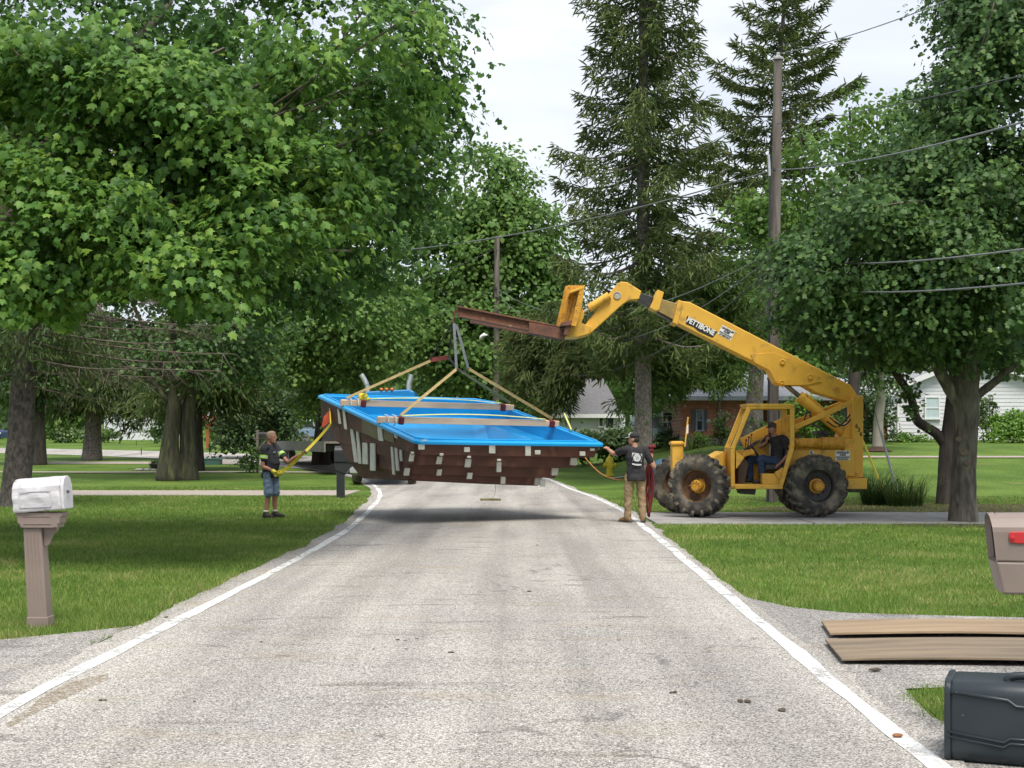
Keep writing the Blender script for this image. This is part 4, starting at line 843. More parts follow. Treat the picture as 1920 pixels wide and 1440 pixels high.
# ================================================================== the yellow lift truck
YEL = mat('yellow_paint', (0.79, 0.455, 0.065), (0.69, 0.385, 0.055), scale=1.6, rough=0.42, rough2=0.6, bump=0.05, bscale=40, c3=(0.34, 0.20, 0.075), s3=5, lo3=0.56, hi3=0.78, spec=0.35)
YELD = mat('yellow_worn', (0.72, 0.37, 0.03), (0.48, 0.22, 0.025), scale=7, rough=0.6, c3=(0.13, 0.06, 0.025), s3=16, lo3=0.60, hi3=0.70)
RUST = mat('rusty_steel', (0.20, 0.085, 0.05), (0.11, 0.055, 0.04), scale=5, rough=0.85, bump=0.3, bscale=50, c3=(0.30, 0.20, 0.10), s3=7, lo3=0.62, hi3=0.75)
BLK = mat('black_metal', (0.022, 0.022, 0.024), (0.04, 0.038, 0.036), scale=9, rough=0.5)
RUB = mat('tyre_rubber', (0.032, 0.031, 0.030), (0.075, 0.068, 0.056), scale=9, rough=0.9, bump=0.3, bscale=60, c3=(0.23, 0.195, 0.14), s3=4, lo3=0.46, hi3=0.68)
RIMB = mat('rim_black', (0.025, 0.025, 0.027), (0.045, 0.043, 0.04), scale=9, rough=0.55)
RIMR = mat('rim_rust', (0.16, 0.075, 0.03), (0.07, 0.05, 0.035), scale=9, rough=0.8, c3=(0.33, 0.17, 0.02), s3=9)
CHROME = mat('chrome_rod', (0.75, 0.75, 0.76), (0.65, 0.65, 0.66), rough=0.32, metal=.85)
SEATM = mat('black_vinyl', (0.018, 0.018, 0.02), (0.03, 0.03, 0.03), scale=20, rough=0.45)
WHT = mat('white_sticker', (0.80, 0.80, 0.78), (0.74, 0.74, 0.72), rough=0.5)
BLKP = mat('black_print', (0.012, 0.012, 0.012), (0.018, 0.018, 0.018), rough=0.5)
GLS = None
def glass_mat(name, tint=(0.75, 0.82, 0.82), rough=0.03, fac=0.22):
    m, nt, out = new_mat(name); N, L = nt.nodes, nt.links
    t = N.new('ShaderNodeBsdfTransparent'); t.inputs['Color'].default_value = (*tint, 1); g = N.new('ShaderNodeBsdfGlossy'); g.inputs['Roughness'].default_value = rough; g.inputs['Color'].default_value = (0.9, 0.9, 0.9, 1)
    fr = N.new('ShaderNodeFresnel'); fr.inputs['IOR'].default_value = 1.5; mx = N.new('ShaderNodeMixShader')
    L.new(fr.outputs['Fac'], mx.inputs['Fac']); L.new(t.outputs['BSDF'], mx.inputs[1]); L.new(g.outputs['BSDF'], mx.inputs[2]); L.new(mx.outputs['Shader'], out.inputs['Surface']); return m
GLS = glass_mat('clear_glass')
DGL = mat('dark_glass', (0.03, 0.035, 0.04), (0.05, 0.055, 0.06), scale=2, rough=0.06, spec=0.8)

LY = 30.15                                             # the middle plane of the machine
lift = thing('lift_truck', (GX(1440, LY), LY, 0.03), 'yellow rough terrain telescopic lift truck parked on the concrete drive', 'lift truck')
def ext(px_poly, y0, y1, name, m, parent=lift, bev=0.012, label=None):
    """plate or box section: outline in picture rows and columns on its near face y0, running back to y1"""
    return MB().prism([W(x, y, y0) for x, y in px_poly], (0, y1-y0, 0)).build(name, m, parent, bev=bev, label=label)
def pbeam(p, q, Y, w, h, name, m=YEL, parent=lift, bev=0.008):
    return MB().beam(W(*p, Y), W(*q, Y), w, h, Vector((0, 1, 0))).build(name, m, parent, bev=bev)
# wheels: tyre, rim, hub and every tread lug
def make_wheel(c, rad, width, steer, rimm, side, name='wheel', lugs=True):
    """c: centre; side -1 = outer face towards the camera"""
    ax = Vector((math.sin(steer), math.cos(steer), 0))*side      # outward axle direction
    rim = MB(); rr = rad*.50
    rim.lathe([(rr*1.06, width*.40), (rr*1.06, width*.34), (rr*.98, width*.30), (rr*.96, width*.10), (rr*.82, width*.06), (rr*.55, width*.02), (rr*.2, width*.02), (0.002, width*.02)], c, ax, 36)
    rim.lathe([(rr*1.06, -width*.40), (rr*1.0, -width*.30), (rr*.9, -width*.05), (rr*.3, -width*.03), (0.002, -width*.03)], c, ax, 36)
    w = rim.build(name, rimm, lift, smooth='auto')
    ty = MB(); h = width/2
    ty.lathe([(rr*1.03, h*.80), (rr*1.15, h*.95), (rad*.70, h*1.02), (rad*.82, h*.98), (rad*.885, h*.86), (rad*.905, h*.5), (rad*.91, 0), (rad*.905, -h*.5), (rad*.885, -h*.86), (rad*.82, -h*.98), (rad*.70, -h*1.02), (rr*1.15, -h*.95), (rr*1.03, -h*.80)], c, ax, 48)
    ty.build('tyre', RUB, w, smooth='auto')
    hb = MB(); hr = rad*.185
    hb.lathe([(rad*.24, width*.02), (rad*.235, width*.10), (hr, width*.12), (hr, width*.40), (hr*.93, width*.46), (hr*.6, width*.48), (hr*.55, width*.45), (.002, width*.45)], c, ax, 28)
    hb.build('hub', YELD, w, smooth='auto')
    x, y, d = frame_of(ax); bo = MB()
    for k in range(10):
        a = k*math.pi/5; p = c+(x*math.cos(a)+y*math.sin(a))*rad*.30+ax*width*.06; bo.lathe([(.018, 0), (.018, .04), (.002, .045)], p, ax, 6)
        p = c+(x*math.cos(a)+y*math.sin(a))*hr*.8+ax*width*.46; bo.lathe([(.013, 0), (.013, .02), (.002, .022)], p, ax, 6)
    bo.build('wheel_bolt', RUST, w)['kind'] = 'stuff'
    if not lugs: return w
    # a lug: slanted bar from the middle of the tread out over the shoulder
    n = 17; base_me = {}
    for sgn in (1, -1):
        b = MB(); vs = []
        for q, (t, rr2, wd) in enumerate(((-.02, 1.0, .050), (.28, 1.005, .052), (.62, .995, .060), (.90, .955, .066), (1.02, .86, .070))):
            an = (1.0-t)*0.26; r_o = rad*rr2; r_i = rad*(.87 if t < .95 else .78); hw = wd/rad*.5
            for r_, e in ((r_i, 1.25), (r_o, .8)):
                for s in (-1, 1):
                    a = an+s*hw*e; vs.append((x*math.cos(a)+y*math.sin(a))*r_+ax*(sgn*h*t*1.0))
        fs = []
        for q in range(4):
            o = q*4; fs += [(o, o+4, o+6, o+2), (o+2, o+6, o+7, o+3), (o+3, o+7, o+5, o+1), (o+1, o+5, o+4, o)]
        fs += [(0, 2, 3, 1), (16, 17, 19, 18)]
        me = bpy.data.meshes.new('lug'); me.from_pydata([tuple(v) for v in vs], [], fs); bm = bmesh.new(); bm.from_mesh(me); bmesh.ops.recalc_face_normals(bm, faces=bm.faces); bm.to_mesh(me); bm.free(); me.materials.append(RUB)
        for k in range(n):
            o = bpy.data.objects.new('lug', me); COL.objects.link(o); o.parent = w
            a = 2*math.pi*(k+(0.5 if sgn < 0 else 0))/n; M = Matrix.Rotation(a, 4, ax); M.translation = c-ORG[lift.name]; o.matrix_local = M
    return w
WR = .64
make_wheel(Vector((GX(1311, 29.25), 29.25, WR+.03)), WR, .44, R(30), RIMR, -1)
make_wheel(Vector((GX(1530, 29.25), 29.25, WR+.03)), WR, .46, R(-7), RIMB, -1)
make_wheel(Vector((GX(1277, 31.05), 31.05, WR+.03)), WR, .44, R(24), RIMR, 1)
make_wheel(Vector((GX(1508, 31.05), 31.05, WR+.03)), WR, .46, R(-7), RIMB, 1)
# axles and frame
fx = GX(1309, 30.15); rx = GX(1528, 30.15)
MB().tube([(fx, 29.5, .68), (fx, 30.8, .68)], .11, 12).tube([(rx, 29.5, .68), (rx, 30.8, .68)], .12, 12).ell((fx, 30.15, .68), (.22, .25, .24)).ell((rx, 30.15, .68), (.22, .25, .24)).build('axle', YELD, lift, smooth=True)
ext([(1290, 868), (1356, 850), (1500, 858), (1500, 905), (1356, 905), (1300, 900)], 29.85, 30.45, 'chassis', YEL)
ext([(1322, 866), (1357, 846), (1357, 905), (1340, 905)], 29.55, 30.75, 'front_hood', YEL)
ext([(1260, 827), (1281, 827), (1282, 892), (1261, 888)], 30.0, 30.35, 'front_mast', YEL)
ext([(1258, 829), (1284, 829), (1284, 834), (1258, 834)], 29.97, 30.38, 'mast_cap', YEL)
pbeam((1284, 838), (1290, 782), 29.8, .03, .03, 'mirror_arm', YEL)
ext([(1287, 800), (1291, 795), (1291, 812), (1287, 816)], 29.78, 29.84, 'mirror', WHT)
ext([(1285, 815), (1291, 815), (1290, 840), (1284, 842)], 29.79, 29.85, 'lamp', BLK)
# rear body
ext([(1470, 846), (1602, 840), (1602, 893), (1470, 893)], 29.50, 30.85, 'engine_body', YEL)
ext([(1490, 822), (1600, 822), (1600, 846), (1490, 850)], 29.60, 30.75, 'engine_cover', YEL)
ext([(1598, 742), (1619, 742), (1619, 895), (1598, 895)], 29.62, 29.80, 'rear_column', YEL, bev=.02)
ext([(1592, 742), (1614, 742), (1614, 895), (1592, 895)], 30.5, 30.68, 'rear_column', YEL, bev=.02)
ext([(1588, 897), (1626, 897), (1626, 917), (1588, 917)], 29.45, 30.9, 'rear_bumper', YEL, bev=.015)
ext([(1586, 802), (1600, 790), (1600, 822), (1578, 822)], 29.75, 30.5, 'cylinder_bracket', YEL)
MB().tube([W(1492, 832, 29.48), W(1540, 832, 29.48)], .085, 16).tube([W(1540, 831, 29.46), W(1583, 831, 29.46)], .125, 18).build('muffler', YELD, lift, smooth='auto')
for px in (1497, 1528, 1533, 1579): MB().tube([W(px, 832, 29.47), W(px+2, 832, 29.47)], .1 if px < 1540 else .135, 16).build('muffler_clamp', YELD, lift, smooth='auto')
ext([(1532, 808), (1556, 808), (1556, 815), (1532, 815)], 29.9, 30.4, 'air_cleaner', BLK)
ext([(1540, 815), (1552, 815), (1552, 823), (1540, 823)], 29.9, 30.2, 'air_cleaner_leg', BLK)
# braces to the column
MB().beam(W(1490, 802, 29.7), W(1606, 750, 29.7), .10, .085, Vector((0, 1, 0))).build('brace', YEL, lift, bev=.008)
MB().beam(W(1402, 826, 30.6), W(1582, 755, 30.6), .10, .10, Vector((0, 1, 0))).build('brace', YEL, lift, bev=.008)
MB().beam(W(1395, 838, 30.3), W(1490, 792, 30.3), .4, .05, Vector((0, 1, 0))).build('cowl', YEL, lift, bev=.008)
# boom: outer section, inner sections, head, forks
BY0, BY1 = 29.9, 30.4
boom = ext([(1274, 564), (1293, 566), (1595, 722), (1609, 743), (1607, 757), (1595, 755), (1532, 737), (1508, 723), (1463, 723), (1454, 717), (1442, 694), (1414, 679), (1274, 608), (1262, 603)], BY0, BY1, 'boom', YEL, bev=.02)
ext([(1272, 562), (1281, 565), (1271, 609), (1261, 605)], BY0-.03, BY1+.03, 'boom_collar', YEL, boom)
ext([(1408, 664), (1450, 661), (1538, 693), (1541, 716), (1510, 722), (1466, 722), (1455, 716), (1443, 694), (1414, 679)], BY0-.02, BY0-.001, 'boom_side_plate', YEL, boom, bev=.004)
for px, py, r in ((1467, 679, .055), (1519, 706, .06), (1570, 730, .05), (1466, 717, .045)):
    MB().lathe([(r, 0), (r, .02), (r*.8, .03), (r*.75, .018), (.002, .018)], W(px, py, BY0-.02), Vector((0, -1, 0)), 18).build('boom_boss', YEL, boom, smooth='auto')
ext([(1225, 556), (1276, 571), (1266, 601), (1221, 577)], BY0+.05, BY1-.05, 'boom_section', mat('greasy_yellow', (0.42, 0.27, 0.07), (0.25, 0.18, 0.06), scale=4, rough=.4), bev=.01)
ext([(1233, 543), (1245, 548), (1236, 581), (1230, 583), (1218, 577), (1226, 560)], BY0+.03, BY1-.03, 'boom_section_collar', YEL, bev=.01)
ext([(1236, 583), (1264, 598), (1262, 604), (1232, 586)], BY0+.1, BY1-.1, 'boom_wear_pad', BLK)
ext([(1201, 549), (1224, 556), (1219, 577), (1196, 562)], BY0+.08, BY1-.08, 'boom_nose', BLK)
head = ext([(1166, 528), (1176, 529), (1203, 546), (1198, 561), (1181, 562), (1168, 570), (1104, 628), (1097, 622), (1094, 613), (1144, 548), (1158, 531)], BY0+.06, BY1-.06, 'boom_head', YEL, bev=.015)
MB().lathe([(.085, 0), (.085, .015), (.065, .02), (.06, .008), (.002, .01)], W(1157, 554, BY0+.06), Vector((0, -1, 0)), 20).build('head_pin', mat('pin_steel', (.45, .42, .36), (.3, .27, .2), rough=.5), head, smooth='auto')
MB().tube([W(1104, 578, BY0+.02), W(1142, 554, BY0+.02)], .085, 14).build('tilt_cylinder', YEL, lift, smooth='auto')
MB().tube([W(1088, 588, BY0+.02), W(1105, 578, BY0+.02)], .035, 10).build('tilt_rod', CHROME, lift, smooth='auto')
# fork carriage
car = ext([(1080, 598), (1092, 578), (1096, 590), (1090, 606), (1109, 612), (1104, 626), (1082, 632), (1060, 632), (1062, 606)], 29.75, 30.5, 'fork_carriage', YEL, bev=.01)
for k, (y0, y1) in enumerate(((29.45, 29.60), (29.68, 29.86), (29.94, 30.12), (30.2, 30.38), (30.46, 30.64), (30.72, 30.86))):
    dx = -k*5.6
    ext([(1088+dx, 537), (1097+dx, 534), (1090+dx, 580), (1080+dx, 612), (1071+dx, 610)], y0, y1, 'backrest_bar', YELD, car, bev=.006)
ext([(1069, 545), (1095, 536), (1094, 541), (1068, 550)], 29.44, 30.88, 'backrest_rail', YEL, car, bev=.006)
ext([(1052, 604), (1083, 598), (1081, 608), (1050, 612)], 29.46, 30.86, 'carriage_rail', RUST, car, bev=.006)
ext([(1062, 606), (1072, 604), (1066, 628), (1056, 628)], 29.5, 29.62, 'fork_hook', RUST, car)
# two rusty beams slid over the forks
ext([(858, 575), (1050, 613), (1047, 628), (856, 591)], 29.72, 29.86, 'lifting_beam', RUST, bev=.006)
ext([(862, 590), (996, 617), (996, 621), (861, 594)], 29.66, 29.92, 'beam_flange', RUST, bev=.004)
ext([(858, 573), (1050, 611), (1050, 614), (858, 576)], 29.66, 29.92, 'beam_flange', RUST, bev=.004)
ext([(992, 604), (1062, 617), (1058, 637), (991, 624)], 29.63, 29.95, 'fork_pocket', RUST, bev=.008)
ext([(882, 600), (1050, 632), (1050, 638), (881, 605)], 30.45, 30.60, 'fork_blade', RUST, bev=.006)
# lift cylinders and hoses
MB().tube([W(1466, 716, 29.95), W(1505, 748, 29.95)], .05, 12).build('lift_rod', mat('oily_rod', (.12, .12, .10), (.2, .19, .16), rough=.25, metal=.6), lift, smooth='auto')
MB().tube([W(1499, 744, 29.95), W(1586, 815, 29.95)], .105, 18).tube([W(1498, 743, 29.95), W(1504, 748, 29.95)], .125, 18).ell(W(1587, 814, 29.95), (.13, .09, .13)).build('lift_cylinder', YEL, lift, smooth='auto')
MB().beam(W(1510, 738, 29.9), W(1540, 764, 29.9), .05, .02, Vector((0, 1, 0))).build('cylinder_guard', YELD, lift)
b = MB()
for pts in ([(1550, 790), (1572, 800), (1600, 770), (1604, 760)], [(1512, 795), (1530, 798), (1545, 812), (1552, 818)], [(1565, 790), (1580, 798), (1592, 790), (1603, 768)], [(1508, 788), (1512, 776), (1518, 772), (1520, 784), (1514, 792)], [(1556, 782), (1566, 792), (1576, 797)]):
    MB().tube(crom([W(x, y, 29.86) for x, y in pts], 5), .018, 6).build('hose', BLK, lift, smooth=True)
# cab: tube frame, floor, dash, wheel, seat
CN, CF = 29.10, 30.0
def cab_frame(Y):
    b = MB(); T = .085
    P = lambda x, y: Vector((GX(x, CN), Y, CH-(y-HY)*CN/F))
    for p, q in (((1406, 763), (1374, 842)), ((1404, 763), (1488, 763)), ((1486, 763), (1486, 838)), ((1486, 838), (1464, 912)), ((1378, 913), (1468, 913)), ((1374, 842), (1374, 913))):
        b.beam(P(*p), P(*q), T, T, Vector((0, 1, 0)))
    return b.build('cab_frame', YEL, lift, bev=.014)
cab_frame(CN+.04); cab_frame(CF-.04)
for px, py in ((1407, 762), (1486, 762), (1486, 838), (1374, 842), (1464, 912)):
    p = W(px, py, CN); MB().beam(Vector((p.x, CN+.08, p.z)), Vector((p.x, CF-.08, p.z)), .075, .075).build('cab_crossbar', YEL, lift, bev=.01)
MB().beam(W(1468, 767, CN+.5), W(1468, 838, CN+.5), .07, .07).beam(W(1468, 812, CN+.48), W(1486, 816, CN+.06), .05, .06).build('cab_rear_post', YEL, lift, bev=.008)
ext([(1400, 757), (1490, 757), (1490, 762), (1402, 762)], CN-.01, CF+.01, 'cab_roof', YEL)
MB().add([W(1405, 768, CN+.1), W(1376, 838, CN+.1), Vector(W(1376, 838, CN))+Vector((0, .8, 0)), Vector(W(1405, 768, CN))+Vector((0, .8, 0))], [(0, 1, 2, 3)]).build('windshield', GLS, lift, fixn=False)
p = W(1374, 842, CN); q = W(1374, 915, CN)
MB().box(((p.x+q.x)/2-.01, (CN+CF)/2, (p.z+q.z)/2), (.06, CF-CN-.02, p.z-q.z)).build('cab_front_panel', YEL, lift, bev=.01)
ext([(1380, 846), (1396, 858), (1382, 878), (1380, 880)], CN+.02, CN+.05, 'gusset', YEL)
ext([(1374, 908), (1466, 908), (1466, 917), (1374, 917)], CN+.03, CF, 'cab_floor', YEL)
ext([(1384, 862), (1400, 862), (1404, 870), (1396, 908), (1384, 908)], CN+.35, CN+.75, 'pedal_box', mat('rust_box', (.09, .045, .03), (.05, .04, .035), rough=.8), bev=.01)
ext([(1429, 888), (1466, 888), (1462, 908), (1429, 908)], CN+.12, CF-.1, 'seat_base', YEL)
ext([(1452, 886), (1468, 876), (1470, 884), (1462, 900)], CN+.07, CN+.10, 'side_lever', YEL)
ext([(1380, 846), (1412, 842), (1416, 850), (1392, 858), (1380, 858)], CN+.3, CF-.1, 'dash', YELD, bev=.01)
ext([(1406, 826), (1468, 812), (1486, 824), (1486, 888), (1400, 905)], CF-.03, CF+.02, 'inner_panel', YEL)
st = Vector(W(1409, 836, CN+.52)); axd = Vector((-.55, 0, .84)).normalized()
x_, y_, d_ = frame_of(axd); ring = [st+(x_*math.cos(a)+y_*math.sin(a))*.19 for a in np.linspace(0, 2*math.pi, 25)]
b = MB().tube(ring, .016, 8, cap=False)
for a in (0.3, 2.4, 4.5): b.tube([st-axd*.03, st+(x_*math.cos(a)+y_*math.sin(a))*.19], .012, 6)
b.tube([st, st-axd*.28], .025, 8); b.build('steering_wheel', BLK, lift, smooth=True)
b = MB()
for dx in (0, 5, 10): MB().tube([W(1395+dx, 852, CN+.35), W(1399+dx, 826-dx, CN+.35)], .009, 6).ell(W(1399+dx, 825-dx, CN+.35), (.02, .02, .025), 8, 5).build('control_lever', BLK, lift, smooth=True)
SEATY = CN+.5
MB().box(W(1452, 876, SEATY), (.46, .48, .13)).build('seat_cushion', SEATM, lift, bev=.04)
MB().beam(W(1468, 878, SEATY), W(1476, 834, SEATY), .46, .11, Vector((1, 0, .2))).build('seat_back', SEATM, lift, bev=.04)
ext([(1385, 917), (1418, 917), (1416, 928), (1388, 926)], CN+.3, CN+.7, 'step_box', BLK)
# lettering and stickers
def text_mesh(s, h, bold=0.0, spacing=1.0, sx=1.0):
    cu = bpy.data.curves.new('t', 'FONT'); cu.body = s; cu.size = h; cu.align_x = 'CENTER'; cu.align_y = 'CENTER'; cu.offset = bold; cu.space_character = spacing; cu.resolution_u = 3
    o = bpy.data.objects.new('t', cu); COL.objects.link(o); bpy.context.view_layer.update()
    me = bpy.data.meshes.new_from_object(o.evaluated_get(bpy.context.evaluated_depsgraph_get())); bpy.data.objects.remove(o); bpy.data.curves.remove(cu)
    for v in me.vertices: v.co.x *= sx
    return me
def put_text(s, px, py, Y, h, m, parent, ang=0.0, bold=0.0, name='lettering', sx=1.0, spacing=1.0, M=None):
    me = text_mesh(s, h, bold, spacing, sx); me.name = name; me.materials.append(m)
    o = bpy.data.objects.new(name, me); COL.objects.link(o); o.parent = parent; ORG[o.name] = ORG[parent.name]
    T = M if M else Matrix.Translation(W(px, py, Y)) @ Matrix.Rotation(ang, 4, 'Y') @ Matrix.Rotation(R(90), 4, 'X')
    o.matrix_local = Matrix.Translation(-ORG[parent.name]) @ T
    return o
BT = BY0-.004
ba = math.atan2(722-566, 1595-1293)
ext([(1288, 592), (1345.5, 622), (1336, 633.5), (1328, 630), (1310, 621.5), (1300, 613.5), (1285.5, 607.5)], BT, BT+.003, 'name_plate', BLKP, boom, bev=0)
put_text('PETTIBONE', 1314, 612.0, BT-.003, .155, WHT, boom, ba, .006, sx=.80)
def placard(px, py, Y, wpx, hpx, ang, parent):
    s = Y/F; c = W(px, py, Y); A = Vector((math.cos(ang), 0, -math.sin(ang))); B = Vector((math.sin(ang), 0, math.cos(ang))); hw, hh = wpx*s/2, hpx*s/2
    pl = MB().prism([c-A*hw-B*hh, c+A*hw-B*hh, c+A*hw+B*hh, c-A*hw+B*hh], (0, .003, 0)).build('placard', WHT, parent)
    for t, off, h in (('LEASEQUIP', .30, .27), ('4LESS', .06, .27), ('219-269-2615', -.38, .23)):
        q = c+B*(off*2*hh); Q = Matrix.Translation(q+Vector((0, -.003, 0))) @ Matrix.Rotation(ang, 4, 'Y') @ Matrix.Rotation(R(90), 4, 'X')
        put_text(t, 0, 0, 0, 2*hh*h, BLKP, pl, M=Q, bold=.003, sx=1.0 if t != '219-269-2615' else .9)
    q = c-B*(.17*2*hh); MB().prism([q-A*hw*.96-B*hh*.15, q+A*hw*.96-B*hh*.15, q+A*hw*.96+B*hh*.15, q-A*hw*.96+B*hh*.15], (0, -.002, 0)).build('placard_bar', mat('grey_print', (.2, .21, .22), (.15, .16, .17)), pl)
placard(1362, 624, BT, 27, 19, ba, boom)
placard(1580, 854, 29.494, 27, 18, 0, lift)
for ch, px, py in (('6', 1606, 799), ('3', 1610.5, 806), ('6', 1614.5, 814)): put_text(ch, px, py, 29.615, .115, BLKP, lift, bold=.004)
ext([(1518, 845), (1526, 845), (1526, 853), (1518, 853)], 29.492, 29.495, 'warning_sticker', WHT, bev=0)
put_text('K', 1522, 849, 29.489, .085, BLKP, lift, bold=.004)
MB().lathe([(.075, 0), (.075, .03), (.05, .045), (.045, .03), (.002, .03)], W(1611, 752, 29.62), Vector((0, -1, 0)), 18).build('pivot_pin', YEL, lift, smooth='auto')

# ================================================================== the pool shell hanging on slings
BLUE = mat('blue_gelcoat_shaded', (0.003, 0.215, 0.50), (0.006, 0.255, 0.56), scale=1.3, rough=0.26, rough2=.42, spec=0.5, coat=.15, bump=.08, bscale=3)  # basin blue darkened below the rim's, shade inside the shell put into the colour
BLUER = mat('blue_rim', (0.008, 0.30, 0.66), (0.012, 0.33, 0.70), scale=2, rough=0.3, spec=.45)
HULL = mat('resin_brown', (0.125, 0.046, 0.030), (0.070, 0.026, 0.018), scale=2.2, rough=0.5, rough2=.7, bump=0.25, bscale=35, c3=(0.20, 0.085, 0.055), s3=3, lo3=0.56, hi3=0.75)
HULLG = mat('resin_olive', (0.20, 0.165, 0.085), (0.13, 0.10, 0.055), scale=2.5, rough=0.55, bump=0.25, bscale=30, c3=(0.15, 0.14, 0.09), s3=2.5, lo3=.52, hi3=.7)
FOAM = mat('foam_block', (0.70, 0.70, 0.63), (0.56, 0.56, 0.50), scale=8, rough=0.85, bump=.15, bscale=60)
LUM = mat('lumber', (0.78, 0.56, 0.34), (0.66, 0.45, 0.26), scale=6, rough=.75, stretch=(.25, .25, 3), bump=.1)
LUMP = mat('lumber_pink', (0.80, 0.54, 0.34), (0.68, 0.43, 0.27), scale=6, rough=.75, stretch=(.3, .3, 3))
E_, D_, A_ = W(780, 828, 26.4), W(1132, 833, 28.4), W(608, 742, 30.7)
u_ = (D_-E_); PW = u_.length; u_.normalize(); v_ = A_-E_; v_ = v_-u_*v_.dot(u_); PL = v_.length; v_.normalize(); n_ = u_.cross(v_).normalized()
def PP(u, v, w): return E_+u_*u+v_*v+n_*w
pool = thing('pool_shell', PP(PW/2, PL/2, -1.0), 'blue fibreglass swimming pool shell with brown underside hanging in slings above the road', 'pool shell')
# rings of the hull from the rim down: (u0,u1,v0,v1, w near, w far)
cut = .30
def ring(u0, u1, v0, v1, wn, wf, c=cut, tilt=0):
    """eight corners, going round from near-left; the corners are cut"""
    pts = [(u0+c*.35, v0), (u1-c*.2, v0), (u1, v0+c*.2), (u1, v1-c), (u1-c, v1), (u0+c*.15, v1), (u0, v1-c*.15), (u0, v0+c*.35)]
    return [PP(u, v, wn+(wf-wn)*(v-v0)/(v1-v0)+tilt*(u/PW)) for u, v in pts]
def skin(rings, name, m, parent, close_bottom=True, smooth=False):
    b = MB(); vs = [p for r in rings for p in r]; k = 8; fs = []
    for i in range(len(rings)-1):
        for j in range(k): fs.append((i*k+j, i*k+(j+1) % k, (i+1)*k+(j+1) % k, (i+1)*k+j))
    if close_bottom: fs.append(tuple((len(rings)-1)*k+j for j in range(k)))
    return b.add(vs, fs).build(name, m, parent, fixn=True, bev=.012)
outer = [ring(.03, PW-.03, .03, PL-.03, -.035, -.035), ring(.05, PW-.12, .05, PL-.08, -.26, -.44, .25, -.02), ring(.12, PW-.36, .26, PL-.35, -.265, -.45, .22, -.02), ring(.13, PW-.42, .28, PL-.85, -.50, -.82, .22, -.05),
         ring(.18, PW-.62, .50, PL-.90, -.505, -.83, .2, -.05), ring(.19, PW-.68, .52, PL-1.4, -.72, -1.14, .2, -.10), ring(.23, PW-.86, .70, PL-1.45, -.725, -1.15, .2, -.10), ring(.28, PW-.93, .73, PL-2.0, -.87, -1.34, .2, -.18)]
hull = skin(outer, 'hull', HULL, pool)
inner = [ring(.15, PW-.15, .15, PL-.15, .012, .012), ring(.19, PW-.2, .19, PL-.2, -.24, -.36, .25), ring(.42, PW-.56, .5, PL-.75, -.235, -.36, .2), ring(.47, PW-.95, .80, PL-2.1, -.55, -.85, .2)]
skin(inner, 'basin', BLUE, pool)
rim = MB(); r0 = ring(-.02, PW+.02, -.02, PL+.02, -.05, -.05); r1 = ring(-.02, PW+.02, -.02, PL+.02, .0, .0); r2 = ring(.02, PW-.02, .02, PL-.02, .03, .03); r3 = ring(.13, PW-.13, .13, PL-.13, .03, .03); r4 = ring(.15, PW-.15, .15, PL-.15, .010, .010)
r05 = ring(.03, PW-.03, .03, PL-.03, -.055, -.055)
vs = [p for r in (r05, r0, r1, r2, r3, r4) for p in r]; fs = []
for i in range(5):
    for j in range(8): fs.append((i*8+j, i*8+(j+1) % 8, (i+1)*8+(j+1) % 8, (i+1)*8+j))
rim.add(vs, fs).build('rim', BLUER, pool, bev=.008)
# raised bead along the rim
rb = ring(.075, PW-.075, .075, PL-.075, .04, .04); MB().tube(rb+[rb[0]], .016, 6, cap=False).build('rim_bead', BLUER, pool, smooth=True)
# plywood-like olive panels on the near-left wall under the rim
def on_face(pxs, ring_a, ring_b, i, j, off=.0):
    p0, p1, p2 = ring_a[i], ring_a[j], ring_b[i]; n = (p1-p0).cross(p2-p0).normalized()
    if n.dot(Vector((0, -1, 0))) < 0: n = -n
    return [ray_plane(x, y, p0, n)+n*off for x, y in pxs], n
def patch(pxs, lvl, i, j, th, name, m):
    P, n = on_face(pxs, outer[lvl], outer[lvl+1], i, j, .004); return MB().prism(P, n*th).build(name, m, pool, bev=.006)
Z1 = lambda x, y: (560+x/3.0968, 540+y/3.0968)           # picture position from an enlargement of the shell
def quad(x0, y0, x1, y1, sk=0, sl=0): return [Z1(x0+sk, y0), Z1(x1+sk, y0+sl), Z1(x1-sk, y1+sl), Z1(x0-sk, y1)]
# blocks on the near end (edge 0-1) and its tiers
for q in ((692, 905, 728, 936), (957, 922, 990, 950), (1102, 908, 1138, 958), (1312, 908, 1344, 972), (1368, 940, 1400, 964)): patch(quad(*q), 0, 0, 1, .03, 'foam_block', FOAM)
for q in ((640, 962, 666, 1004, 4), (797, 975, 828, 1020, 4), (962, 990, 996, 1038, 3), (1145, 1008, 1172, 1066, 1)): patch(quad(*q), 2, 0, 1, .035, 'foam_block', FOAM)
for q in ((610, 1044, 640, 1086, 4), (798, 1050, 826, 1086, 3), (974, 1070, 1004, 1106, 3), (1170, 1094, 1196, 1134, 1), (1398, 1112, 1428, 1150, 0)): patch(quad(*q), 4, 0, 1, .035, 'foam_block', FOAM)
for q in ((712, 880, 744, 892), (1690, 930, 1716, 944), (816, 958, 838, 972), (976, 974, 998, 986), (1150, 992, 1172, 1004), (648, 950, 668, 960)): patch(quad(*q), 0, 0, 1, .02, 'foam_chip', FOAM)
for q in ((1628, 948, 1660, 972),): patch(quad(*q), 0, 0, 1, .03, 'foam_block', FOAM)
